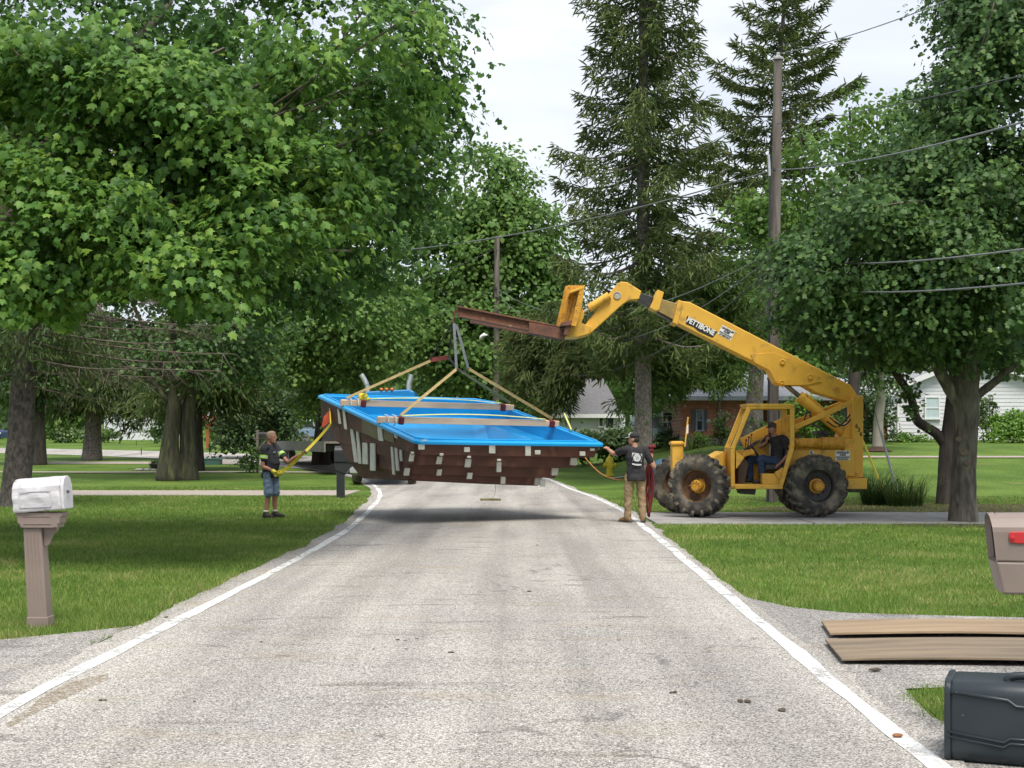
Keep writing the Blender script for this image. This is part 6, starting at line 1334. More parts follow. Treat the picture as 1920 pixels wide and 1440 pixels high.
# --- driver in the cab
def driver():
    Y = SEATY; f = Vector((-.95, -.30, 0)).normalized(); r = Vector((f.y, -f.x, 0)); pel = W(1457, 862, Y)
    hf = rot(f, R(28)); hr = Vector((hf.y, -hf.x, 0))
    q = lambda px, py, a: W(px, py, Y)+r*a
    J = dict(seated=True, f=f, r=r, cf=f, pelvis=pel, chest=W(1459, 838, Y), neck=W(1452, 817.5, Y), head=W(1447.5, 804, Y-.02), hf=hf, hr=hr,
             sh_l=q(1463, 823, -.19), el_l=q(1469, 851, -.25), wr_l=q(1452, 869, -.24), hand_l=(Vector((-.8, -.1, -.5)), Vector((0, .3, -.9)), Vector((-.3, 0, .6)), .7),
             sh_r=q(1449, 822, .18), el_r=q(1434, 838, .20), wr_r=q(1440, 829, .05), hand_r=(Vector((-.1, -.6, .6)), Vector((.8, .2, .1)), up, .9),
             hip_l=q(1456, 866, -.10), kn_l=q(1421, 861, -.13), an_l=q(1424, 899, -.14), hip_r=q(1453, 866, .10), kn_r=q(1410, 862, .10), an_r=q(1409, 898, .08), toe_l=rot(f, R(-4)), toe_r=rot(f, R(4)))
    for s in 'lr': J['an_'+s].z = max(J['an_'+s].z, .03+.0)
    t = figure('person', pel-up*.1, 'driver in black tee and blue jeans seated in the lift truck cab', J, dict(skin=SKINR, shirt=BLKT, pants=JEAN, shoe=mat('grey_shoe', (.06, .055, .05), (.035, .032, .03), scale=8, rough=.8), boot=.04))
    hc = J['head']
    MB().loft([(hc-up*.05-hf*.035, hr*.068, hf*.068), (hc+up*.0-hf*.02, hr*.080, hf*.085), (hc+up*.05-hf*.006, hr*.081, hf*.100)], 18).build('hair', mat('dark_hair', (.025, .018, .014), (.04, .03, .022)), t, smooth=True)
    M = Matrix((hr, hf, up)).transposed()
    MB().ell(hc+hf*.083-up*.098, (.034, .03, .026), 10, 6, M).ell(hc+hf*.098-up*.052, (.03, .01, .007), 10, 5, M).build('beard', mat('dark_hair', (.025, .018, .014), (.04, .03, .022)), t, smooth=True)
    cap(t, hc, hf, hr, up, mat('camo_cap', (.035, .034, .03), (.10, .095, .08), scale=26, rough=.9, lo=.48, hi=.53), BLKT)
    MB().prism([J['chest']+f*.15+r*.03+up*.05, J['chest']+f*.15+r*.10+up*.05, J['chest']+f*.155+r*.10-up*.2, J['chest']+f*.155+r*.05-up*.2], f*.008).build('shirt_print', mat('print_grey', (.4, .42, .44), (.25, .26, .28), scale=20), J['shirt_part'])
driver()

# ================================================================== street furniture
TAUPE = mat('taupe_plastic', (0.25, 0.195, 0.165), (0.22, 0.17, 0.145), scale=3, rough=.5, bump=.05)
CLOTH = mat('white_cover', (0.58, 0.565, 0.575), (0.44, 0.425, 0.44), scale=3.5, rough=.55, bump=.6, bscale=9)
def mailbox_left():
    Y = 12.2; base = Vector((GX(77, Y), Y, 0)); t = thing('mailbox', base, 'taupe moulded mailbox post with its box wrapped in white plastic', 'mailbox'); s = Y/F
    ln = R(-3.5)
    def T(a, b, z): return base+Vector((a-z*math.sin(ln)*-1*0.9*0+math.tan(ln)*z, b, z))
    def box(a0, a1, b0, b1, z0, z1, name, m, par=t, bev=.008, ta=0): 
        v = [T(a0-ta, b0-ta, z0), T(a1+ta, b0-ta, z0), T(a1+ta, b1+ta, z0), T(a0-ta, b1+ta, z0), T(a0, b0, z1), T(a1, b0, z1), T(a1, b1, z1), T(a0, b1, z1)]
        return MB().add(v, [(3, 2, 1, 0), (4, 5, 6, 7), (0, 1, 5, 4), (1, 2, 6, 5), (2, 3, 7, 6), (3, 0, 4, 7)]).build(name, m, par, bev=bev)
    post = box(-.075, .075, -.075, .075, .10, .86, 'post', TAUPE, ta=.008); box(-.09, .09, -.09, .09, -.02, .11, 'post_foot', TAUPE)
    for k in (-.045, -.015, .015, .045): box(k-.004, k+.004, -.083, -.074, .17, .82, 'flute', TAUPE, post, .002)
    # bracket and newspaper tray with ogee ends
    br = [T(.078, -.03, .86), T(.20, -.03, .86), T(.19, -.03, .83), T(.15, -.03, .80), T(.13, -.03, .76), T(.12, -.03, .72), T(.10, -.03, .70), T(.078, -.03, .70)]
    MB().prism(br, (0, .06, 0)).build('bracket', TAUPE, t, bev=.005)
    tr = [T(-.125, -.10, .99), T(.265, -.10, .99), T(.265, -.10, .96), T(.245, -.10, .945), T(.24, -.10, .90), T(.22, -.10, .885), T(.22, -.10, .86), T(-.09, -.10, .86), T(-.09, -.10, .885), T(-.11, -.10, .90), T(-.115, -.10, .945), T(-.125, -.10, .96)]
    tray = MB().prism(tr, (0, .20, 0)).build('paper_tray', TAUPE, t, bev=.006)
    for z in (.895, .958): box(-.06, .17, -.106, -.099, z-.003, z+.003, 'tray_moulding', TAUPE, tray, .002)
    for a in (-.078, .205): MB().lathe([(.009, 0), (.007, .006), (.001, .007)], T(a, -.10, .878), Vector((0, -1, 0)), 8).build('screw', mat('screw_steel', (.4, .4, .4), (.3, .3, .3), metal=.8, rough=.4), tray)
    # covered box: rounded top
    b = MB(); prof = [(-.125, .985), (-.13, 1.10), (-.12, 1.19), (-.085, 1.245), (-.03, 1.265), (.03, 1.265), (.085, 1.245), (.12, 1.19), (.13, 1.10), (.125, .985)]
    for a0, a1, g in ((-.135, .27, 0),):
        sl = .055
        v = [T(a0, y, z+sl*0) for y, z in prof]+[T(a1, y, z+.03) for y, z in prof]; n = len(prof)
        b.add(v, [tuple(range(n)), tuple(range(2*n-1, n-1, -1))]+[(i, i+n, (i+1) % n+n, (i+1) % n) for i in range(n)])
    cv = b.build('wrapped_box', CLOTH, t, bev=.012); sd = cv.modifiers.new('sub', 'SUBSURF'); sd.subdivision_type = 'SIMPLE'; sd.levels = sd.render_levels = 4; cv.data.polygons.foreach_set('use_smooth', np.ones(len(cv.data.polygons), bool)); dm = cv.modifiers.new('folds', 'DISPLACE'); dm.texture = WRK; dm.strength = .022; dm.mid_level = .5
    v = [T(.272, y*1.03, z+.032) for y, z in prof]+[T(.30, y*1.02, z+.034) for y, z in prof]; n = len(prof)
    MB().add(v, [tuple(range(n)), tuple(range(2*n-1, n-1, -1))]+[(i, i+n, (i+1) % n+n, (i+1) % n) for i in range(n)]).build('box_door', CLOTH, t, bev=.008)
    MB().tube([T(.298, -.03, 1.17), T(.318, -.03, 1.16)], .011, 8).build('door_knob', BLK, t)
    for (a0, z0, a1, z1) in ((-.07, 1.03, .19, 1.045), (-.07, 1.16, .19, 1.175), (-.07, 1.03, -.07, 1.16), (.19, 1.045, .19, 1.175)): MB().beam(T(a0, -.131, z0), T(a1, -.131, z1), .006, .006).build('cover_seam', CLOTH, cv)
mailbox_left()
def mailbox_right():
    Y = 7.6; s = Y/F; base = Vector((GX(1985, Y), Y, 0)); t = thing('mailbox', base, 'taupe plastic mailbox with red flag above the dark bin', 'mailbox'); t.rotation_euler.z = R(-9); t.location.x += .02
    X = lambda px: GX(px, Y-.13); Z = lambda py: CH-(py-HY)*(Y-.13)/F
    n = 12
    def arch(x, w, z0, z1, sl=0):
        pts = [(x, Y-w, z0), (x, Y-w*1.0, z0+(z1-z0)*.62)]
        for k in range(1, n): a = math.pi*(1-k/n); pts.append((x, Y+w*math.cos(a), z0+(z1-z0)*(.62+.38*math.sin(a))))
        pts += [(x, Y+w*1.0, z0+(z1-z0)*.62), (x, Y+w, z0)]; return pts
    A = [(x+(X(1874)-X(1864))*(Z(965)-z)/(Z(965)-Z(1055)), y, z) for x, y, z in arch(X(1864), .125, Z(1055), Z(965))]; B = arch(X(2060), .13, Z(1058), Z(962)); k = len(A)
    body = MB().add(A+B, [(i, i+k, (i+1) % k+k, (i+1) % k) for i in range(k)]+[tuple(range(2*k-1, k-1, -1))]).build('box', TAUPE, t, bev=.01)
    C = [(x+X(1877)-X(1866), y*.9+Y*.1, z+.004) for x, y, z in A]; D = [(x+.006, y, z) for x, y, z in C]; MB().add(A+C, [(i, i+k, (i+1) % k+k, (i+1) % k) for i in range(k)]).build('door_lip', TAUPE, t)
    MB().add(D, [tuple(range(k))]).build('door', mat('taupe_dark', (.10, .08, .07), (.08, .065, .055)), t)
    x0, x1 = X(1873), X(2060); v = [(x0, Y-.125, Z(1055)), (X(1887), Y-.125, Z(1117)), (x1, Y-.125, Z(1117)), (x1, Y-.125, Z(1055))]
    tr = MB().prism(v, (0, .25, 0)).build('paper_tray', TAUPE, t, bev=.012)
    MB().prism([(X(1876), Y-.10, Z(1064)), (X(1886), Y-.10, Z(1110)), (X(1890), Y-.1, Z(1110)), (X(1886), Y-.1, Z(1064))], (0, .2, 0)).build('tray_mouth_shade', BLK, tr)  # black block on the solid tray stands in for shade in its opening
    MB().prism([(X(1897), Y-.136, Z(1000)), (X(1902), Y-.136, Z(998)), (X(1960), Y-.136, Z(997)), (X(1960), Y-.136, Z(1021)), (X(1910), Y-.136, Z(1020)), (X(1898), Y-.136, Z(1018)), (X(1896), Y-.136, Z(1009))], (0, .012, 0)).build('flag', mat('red_plastic', (.55, .03, .035), (.48, .025, .03), rough=.4), t, bev=.004)
    MB().lathe([(.012, 0), (.011, .006), (.001, .008)], (X(1903), Y-.137, Z(1009)), Vector((0, -1, 0)), 10).build('flag_pivot', mat('red_plastic', (.55, .03, .035), (.48, .025, .03)), t)
    MB().box((base.x+.05, Y, Z(1117)/2-.01), (.11, .11, Z(1117)+.02)).build('post', TAUPE, t, bev=.01)
mailbox_right()
BINM = mat('bin_plastic', (0.020, 0.029, 0.034), (0.015, 0.023, 0.028), scale=4, rough=.42, bump=.05, c3=(.10, .12, .125), s3=35, lo3=.72, hi3=.78)
def bin_():
    Y = 7.3; base = Vector((GX(1776, Y-.22), Y-.22, 0)); t = thing('waste_bin', base, 'dark slate plastic waste bin lying on its side at the road edge', 'bin')
    X = lambda px: GX(px, Y-.22); s = (Y-.22)/F; Z = lambda py: CH-(py-HY)*s
    def rrect(x, yc, zc, hy, hz, rd=.07):
        p = []
        for sy, sz, a0 in ((1, 1, 0), (-1, 1, 90), (-1, -1, 180), (1, -1, 270)):
            for k in range(5): a = R(a0+k*22.5); p.append((x, yc+sy*(hy-rd)+math.cos(a)*rd, zc+sz*(hz-rd)+math.sin(a)*rd))
        return p
    t.rotation_euler.z = R(-21); zc = .21; rings = [rrect(X(1779), Y, zc, .195, .190), rrect(X(1779)+.02, Y, zc, .205, .202), rrect(X(1900), Y, zc, .21, .206), rrect(X(2150), Y, zc+.0, .215, .209), rrect(X(2190), Y, zc, .2, .19)]
    k = 20; vs = [p for r in rings for p in r]; fs = []
    for i in range(len(rings)-1):
        for j in range(k): fs.append((i*k+j, i*k+(j+1) % k, (i+1)*k+(j+1) % k, (i+1)*k+j))
    fs += [tuple(range(k-1, -1, -1)), tuple((len(rings)-1)*k+j for j in range(k))]
    MB().add(vs, fs).build('bin_body', BINM, t, smooth='auto')
    a, b_ = rrect(X(1770), Y, zc, .204, .202), rrect(X(1774), Y, zc, .210, .208); c = rrect(X(1781), Y, zc, .210, .208); d = rrect(X(1783), Y, zc, .2, .198)
    vs = a+b_+c+d; fs = [tuple(range(k-1, -1, -1))]
    for i in range(3):
        for j in range(k): fs.append((i*k+j, i*k+(j+1) % k, (i+1)*k+(j+1) % k, (i+1)*k+j))
    MB().add(vs, fs).build('bin_lid', BINM, t, smooth='auto')
    yf = Y-.212
    # mouldings: a shallow panel edge above, two ribs below
    up1 = [(X(1783), yf, Z(1297)), (X(1883), yf, Z(1307)), (X(1898), yf, Z(1318)), (X(1960), yf, Z(1320))]
    MB().tube(up1, .010, 6).build('moulding', BINM, t, smooth=True)
    for o in (0, 9): MB().tube([(X(1777), yf+.006, Z(1372+o)), (X(1876), yf, Z(1386+o)), (X(1888), yf, Z(1378+o)), (X(1960), yf, Z(1379+o))], .008, 6).build('rib', BINM, t, smooth=True)
    MB().tube(crom([(X(1880), Y-.1, .41), (X(1888), Y-.1, .435), (X(1930), Y-.1, .445), (X(2050), Y-.1, .445), (X(2080), Y-.1, .40)], 4), .02, 8).build('bin_handle', BINM, t, smooth=True)
bin_()
PLY = mat('weathered_ply', (0.25, 0.19, 0.125), (0.15, 0.115, 0.078), scale=9, rough=.85, stretch=(.10, 1, 1), bump=.35, bscale=30, c3=(.12, .10, .075), s3=4, lo3=.50, hi3=.72)
PLYE = mat('ply_edge', (.30, .24, .15), (.2, .15, .09))
def board(label, p, th, lift_, m):
    P = [gpx(x, y) for x, y in p]; b = MB(); n = 10; vs = []; fs = []
    for i in range(n+1):
        s = i/n
        for (a, c) in ((P[0], P[1]), (P[3], P[2])):
            x = a[0]+(c[0]-a[0])*s; y = a[1]+(c[1]-a[1])*s; z = .03+lift_*(.35+math.sin(s*math.pi*1.1)*.9)
            vs += [(x, y, z), (x, y, z+th)]
    for i in range(n):
        o = i*4; fs += [(o+1, o+5, o+7, o+3), (o, o+2, o+6, o+4), (o, o+4, o+5, o+1), (o+2, o+3, o+7, o+6)]
    fs += [(0, 1, 3, 2), (4*n, 4*n+2, 4*n+3, 4*n+1)]
    return tag(b.add(vs, fs).build('plywood_board', m, bev=.003), label, 'board', 'plywood boards on the gravel drive')
board('weathered grey brown plywood board lying closest to the dark bin', [(1547, 1211), (2150, 1213), (2150, 1256), (1578, 1249)], .018, .02, PLY)
PLY2 = mat('lighter_ply', (0.34, 0.245, 0.15), (0.24, 0.17, 0.105), scale=7, rough=.85, stretch=(.12, 1, 1), bump=.3, c3=(.20, .15, .10), s3=4, lo3=.52, hi3=.74)
board('paler tan plywood board lying along the edge of the lawn', [(1540, 1176), (2150, 1180), (2150, 1206), (1556, 1200)], .02, .026, PLY2)
def black_mailbox():
    Y = 39.6; base = ground_at(638, Y); t = thing('mailbox', base, 'black plastic mailbox on a moulded post at the tan drive', 'mailbox'); BP = mat('black_plastic', (.022, .024, .027), (.03, .032, .035), rough=.4)
    X = lambda px: GX(px, Y); Z = lambda py: CH-(py-HY)*Y/F
    MB().box(((X(639)), Y, (Z(880))/2-.03), (.22, .2, Z(880)+.06)).build('post', BP, t, bev=.02)
    MB().prism([(X(628), Y-.12, Z(866)), (X(664), Y-.12, Z(866)), (X(664), Y-.12, Z(872)), (X(656), Y-.12, Z(878)), (X(649), Y-.12, Z(890)), (X(630), Y-.12, Z(882)), (X(627), Y-.12, Z(872))], (0, .24, 0)).build('tray', BP, t, bev=.015)
    n = 10; pr = [(-.15, Z(866)), (-.15, Z(848))]+[(-.15*math.cos(a), Z(848)+math.sin(a)*(Z(836)-Z(848))) for a in np.linspace(0, math.pi, n)[1:-1]]+[(.15, Z(848)), (.15, Z(866))]
    MB().prism([(X(628), Y+a, z) for a, z in pr], (X(662)-X(628), 0, 0)).build('box', BP, t, bev=.01)
    MB().box((X(663), Y, Z(852)), (.02, .26, .3)).build('box_door', BP, t, bev=.01)
    MB().ell((X(650), Y-.17, Z(828)), (.03, .03, .05)).build('white_knob', WHT, t, smooth=True)
black_mailbox()
def hydrant():
    Y = 53.5; base = ground_at(1143, Y); t = thing('fire_hydrant', base, 'yellow fire hydrant on the grass verge beyond the shell', 'hydrant'); HYD = mat('hydrant_yellow', (.66, .52, .025), (.58, .44, .02), scale=5, rough=.5)
    MB().lathe([(.17, -.05), (.17, .03), (.12, .04), (.115, .52), (.15, .53), (.15, .57), (.12, .58)], base, up, 20).build('barrel', HYD, t, smooth='auto')
    MB().lathe([(.17, .05), (.19, .055), (.19, .10), (.12, .11)], base, up, 20).build('flange', HYD, t, smooth='auto')
    MB().lathe([(.155, .57), (.15, .62), (.11, .72), (.05, .78), (.035, .79), (.035, .85), (.001, .855)], base, up, 20).build('bonnet', HYD, t, smooth='auto')
    c = base+up*.45
    MB().lathe([(.085, .08), (.085, .17), (.095, .18), (.095, .22), (.03, .23), (.03, .26), (.001, .26)], c, Vector((-1, 0, 0)), 14).build('hose_cap', HYD, t, smooth='auto')
    MB().lathe([(.085, .08), (.085, .17), (.095, .18), (.095, .22), (.03, .23), (.03, .26), (.001, .26)], c, Vector((1, 0, 0)), 14).build('hose_cap', HYD, t, smooth='auto')
    MB().lathe([(.1, .08), (.1, .16), (.115, .17), (.115, .21), (.03, .22), (.03, .25), (.001, .25)], c-up*.02, Vector((0, -1, 0)), 16).build('pumper_cap', HYD, t, smooth='auto')
    MB().tube(crom([c+Vector((-.2, 0, -.05)), c+Vector((-.2, -.05, -.2)), c+Vector((-.13, -.08, -.22))], 5), .01, 5).build('chain', RUST, t)
hydrant()

# ---- poles, wires, guys
POLE = bark('pole_wood', (0.22, 0.19, 0.165), (0.12, 0.10, 0.088), 8, .8, (1, 1, .08), (.07, .06, .052))
Y1, Y2 = 37.2, 70.0
def pole(label, px, Y, top, r, lean=0):
    b = ground_at(px, Y); t = thing('utility_pole', b, label, 'pole'); tp = W(px+lean, top, Y)
    MB().tube([b-up*.1, b.lerp(tp, .5), tp], [r*1.15, r, r*.85], 14).build('shaft', POLE, t, smooth='auto'); return t, tp
P1, T1 = pole('tall weathered wooden utility pole behind the lift truck', 1447, Y1, 112, .13, 12)
MB().lathe([(.14, 0), (.14, .05), (.05, .10), (.04, .18), (.001, .2)], T1, up, 12).build('top_insulator', mat('insulator', (.5, .5, .48), (.4, .4, .4), rough=.3), P1, smooth='auto')
MB().beam(W(1441, 290, Y1-.2), W(1443, 330, Y1-.2), .05, .1).build('conduit', mat('pale_metal', (.5, .52, .55), (.4, .42, .45)), P1)
MB().tube([ground_at(1440, Y1-.22)+up*0, W(1444, 300, Y1-.22)], .03, 8).build('riser_pipe', BLK, P1)
for k, py in enumerate((318, 470, 500, 535)): MB().box(W(1452, py, Y1-.2), (.06, .12, .06)).build('cable_bracket', BLK, P1)
P2, T2 = pole('thin weathered utility pole beyond the pool shell with a white lamp', 929, Y2, 443, .15, 3)
MB().tube([W(928, 640, Y2), W(916, 632, Y2-.5), W(908, 630, Y2-.7)], .03, 8).build('lamp_arm', BLK, P2)
MB().loft([(W(913, 629, Y2-.75), (.06, 0, .02), (0, .1, 0)), (W(905, 630, Y2-.75), (.05, 0, .16), (0, .17, 0)), (W(899, 634, Y2-.75), (.03, 0, .13), (0, .13, 0))], 12).build('lamp_head', mat('lamp_white', (.7, .7, .7), (.6, .6, .6)), P2, smooth='auto')
for py in (540, 648): MB().box(W(929, py, Y2-.18), (.1, .12, .1)).build('cable_bracket', BLK, P2)
WIRE = mat('black_cable', (.03, .03, .032), (.05, .05, .05), rough=.5); WIREG = mat('grey_cable', (.20, .21, .22), (.14, .15, .16), rough=.45)
def wire(label, a, c, sag, r, m=WIRE, group='overhead cables'):
    pts = [a.lerp(c, i/28)-up*(sag*4*(i/28)*(1-i/28)) for i in range(29)]
    return tag(MB().tube(pts, r, 5).build('overhead_cable', m, smooth=True, fixn=False), label, 'cable', group)
wire('single cable rising from the tall pole top towards the upper right', T1+up*.15, W(2150, -170, 20), .25, .012, WIREG)
wire('twisted service cable crossing the sky left of the tall pole', W(1446, 320, Y1-.2), W(500, 474, 62), .75, .020, WIREG)
wire('twisted service cable sagging from the tall pole across the dark maple', W(1452, 318, Y1-.2), W(2600, 20, 9), .25, .014, WIREG)
wire('thin line running from the tall pole top down to the thin pole', W(1455, 190, Y1), W(930, 470, Y2), .5, .010)
wire('thin line high across the dark maple from the tall pole', W(1456, 232, Y1), W(2600, -40, 9), .15, .008)
wire('slack telephone cable from the thin pole behind the fork carriage', W(930, 540, Y2), W(1450, 470, Y1), 1.5, .016, WIREG)
wire('second slack telephone cable from the thin pole to the tall pole', W(930, 546, Y2), W(1450, 478, Y1), 2.4, .014, WIREG)
wire('thick black cable drooping low under the rusty beam to the tall pole', W(932, 648, Y2), W(1450, 500, Y1), 2.1, .022)
wire('pale cable leaving the dark maple to the right, upper of two', W(1452, 482, Y1), W(2600, 352, 9), .3, .013, WIREG)
wire('pale cable leaving the dark maple to the right, lower of two', W(1452, 530, Y1), W(2600, 440, 9), .3, .013, WIREG)
wire('thin line from the thin pole into the big maple, upper', W(926, 468, Y2), W(500, 592, 66), .5, .013)
wire('thin line from the thin pole into the big maple, lower', W(926, 542, Y2), W(500, 640, 66), .8, .013)
wire('thin guy wire slanting down from the thin pole', W(932, 655, Y2), ground_at(1075, 66), 0, .012, WIREG)
def guy(label, top, gpx_, Yg, g0, g1, m, r=.028, ins=False):
    a = ground_at(gpx_, Yg); t = thing('guy_wire', a, label, 'guy wire', 'guy wires of the tall pole')
    MB().tube([a-up*.05, top], .009, 5).build('strand', WIRE, t)
    MB().tube([a.lerp(top, g0), a.lerp(top, g1)], r, 8).build('guard', m, t, smooth='auto')
    if ins: MB().ell(a.lerp(top, .29), (.06, .06, .13), 10, 7).build('strain_insulator', BLK, t, smooth=True)
guy('guy wire of the tall pole with grey metal guard', W(1460, 112, Y1), 1689, 35.4, .0, .16, mat('galv', (.34, .36, .39), (.28, .3, .32), rough=.4, metal=.3), .032, True)
guy('guy wire of the tall pole with yellow plastic guard', W(1460, 446, Y1), 1668, 35.2, .0, .235, mat('guard_yellow', (.55, .42, .03), (.48, .36, .03), rough=.5))

# ================================================================== houses
SIDW = mat('white_siding', (0.66, 0.66, 0.68), (0.60, 0.60, 0.62), scale=2, rough=.6); TRIM = mat('white_trim', (.74, .74, .74), (.68, .68, .68), rough=.5)
ROOFG = mat('grey_shingle', (0.17, 0.165, 0.17), (0.12, 0.118, 0.122), scale=6, rough=.95, bump=.4, bscale=25, stretch=(1, 1, 4))
ROOFL = mat('light_shingle', (0.33, 0.335, 0.35), (0.26, 0.265, 0.28), scale=6, rough=.9, bump=.3, bscale=25)
CURT = mat('pale_curtain', (.50, .60, .62), (.38, .47, .49), scale=5, rough=.8, stretch=(9, 1, .3))
def brick_mat():
    m, nt, out = new_mat('brick'); N, L = nt.nodes, nt.links
    b = N.new('ShaderNodeBsdfPrincipled'); b.inputs['Roughness'].default_value = .9; tc = N.new('ShaderNodeTexCoord'); mp = N.new('ShaderNodeMapping'); mp.inputs['Rotation'].default_value = (R(90), 0, 0); L.new(tc.outputs['Object'], mp.inputs['Vector'])
    br = N.new('ShaderNodeTexBrick'); br.inputs['Scale'].default_value = 1.0; br.inputs['Brick Width'].default_value = .215; br.inputs['Row Height'].default_value = .075; br.inputs['Mortar Size'].default_value = .006
    br.inputs['Color1'].default_value = (.40, .115, .06, 1); br.inputs['Color2'].default_value = (.50, .19, .11, 1); br.inputs['Mortar'].default_value = (.38, .30, .25, 1); L.new(mp.outputs['Vector'], br.inputs['Vector'])
    n = N.new('ShaderNodeTexNoise'); n.inputs['Scale'].default_value = 7; n.inputs['Detail'].default_value = 4; L.new(tc.outputs['Object'], n.inputs['Vector']); r = N.new('ShaderNodeValToRGB'); r.color_ramp.elements[0].position = .64; r.color_ramp.elements[1].position = .67; L.new(n.outputs['Fac'], r.inputs['Fac'])
    mx = N.new('ShaderNodeMix'); mx.data_type = 'RGBA'; L.new(r.outputs['Color'], mx.inputs['Factor']); L.new(br.outputs['Color'], mx.inputs['A']); mx.inputs['B'].default_value = (.62, .55, .5, 1); L.new(mx.outputs['Result'], b.inputs['Base Color']); L.new(b.outputs['BSDF'], out.inputs['Surface']); return m
BRICK = brick_mat()
def siding(x0, x1, Y, z0, z1, parent, m, h=.175, gable=None):
    """one clapboard after another; gable(z)->(x0,x1) narrows the courses"""
    z = z0
    while z < z1-.02:
        a, c = (gable(z+h*.5) if gable else (x0, x1))
        if c-a > .1: MB().add([(a, Y-.022, z), (c, Y-.022, z), (c, Y-.004, z+h), (a, Y-.004, z+h), (a, Y+.01, z), (c, Y+.01, z), (c, Y+.01, z+h), (a, Y+.01, z+h)], [(0, 1, 2, 3), (1, 0, 4, 5), (3, 2, 6, 7), (0, 3, 7, 4), (2, 1, 5, 6)]).build('siding_board', m, parent)
        z += h
def window(px0, px1, py0, py1, Y, parent, glass=DGL, bars=True, trim=TRIM, sill=True):
    a, c = W(px0, py1, Y), W(px1, py0, Y); w = c.x-a.x; h = c.z-a.z; t = .07
    o = MB().box(((a.x+c.x)/2, Y-.03, (a.z+c.z)/2), (w, .03, h)).build('window', glass, parent)
    for nm, cc, sz in (('frame', (a.x-t/2, Y-.04, (a.z+c.z)/2), (t, .07, h+2*t)), ('frame', (c.x+t/2, Y-.04, (a.z+c.z)/2), (t, .07, h+2*t)), ('frame', ((a.x+c.x)/2, Y-.04, c.z+t/2), (w, .07, t)), ('sill', ((a.x+c.x)/2, Y-.05, a.z-t/2), (w+.2, .12, t))): MB().box(cc, sz).build(nm, trim, o, bev=.006)
    if bars: MB().box(((a.x+c.x)/2, Y-.055, (a.z+c.z)/2), (w, .03, .05)).build('sash_bar', trim, o)
    return o
def white_house():
    Y = 67.0; x0, x1 = GX(1667, Y), GX(2010, Y); zb = gzf(x0+3, Y)-.15; ze = CH-(733-HY)*Y/F; xp = GX(1815, Y); zp = CH-(674-HY)*Y/F
    t = thing('white_house', (x0, Y, zb), 'white clapboard house with grey roof behind the maples', 'house')
    MB().prism([(x0, Y, zb), (x1, Y, zb), (x1, Y, ze), (xp, Y, zp), (x0, Y, ze)], (0, 9, 0)).build('wall', SIDW, t)
    siding(x0, x1, Y, zb, ze, t, SIDW)
    siding(x0, x1, Y, ze, zp-.1, t, SIDW, gable=lambda z: (x0+(xp-x0)*(z-ze)/(zp-ze), x1-(x1-xp)*(z-ze)/(zp-ze)))
    for s, xe in ((1, x0), (-1, x1)):
        d = Vector((xp-xe, 0, zp-ze)).normalized(); a = Vector((xe, Y-.35, ze))-d*.5+up*.06; p = Vector((xp, Y-.35, zp))+up*.06
        MB().prism([a, p, p+up*.14, a+up*.14], (0, 9.7, 0)).build('roof', ROOFL, t)
        MB().prism([a-up*.16+Vector((0, -.03, 0)), p-up*.16+Vector((0, -.03, 0)), p+up*.10+Vector((0, -.03, 0)), a+up*.10+Vector((0, -.03, 0))], (0, .028, 0)).build('rake_board', TRIM, t)
    window(1736, 1759, 746, 784, Y-.03, t, CURT)
    MB().tube([(GX(1683, Y), Y-.08, ze-.1), (GX(1683, Y), Y-.08, zb+.35), (GX(1687, Y), Y-.25, zb+.2)], .05, 8).build('downspout', TRIM, t, smooth='auto')
    MB().box((x0-.03, Y-.02, (zb+ze)/2), (.12, .1, ze-zb)).build('corner_board', TRIM, t)
    MB().box((GX(1664, Y), Y+.6, (zb+ze)/2-.3), (.25, .6, ze-zb-.8)).build('brick_pier', BRICK, t)
    # rear wing to the right
    MB().box((GX(2020, Y+3), Y+6, (zb+ze)/2+.3), (9, 5, ze-zb+.6)).build('wing_wall', SIDW, t)
white_house()
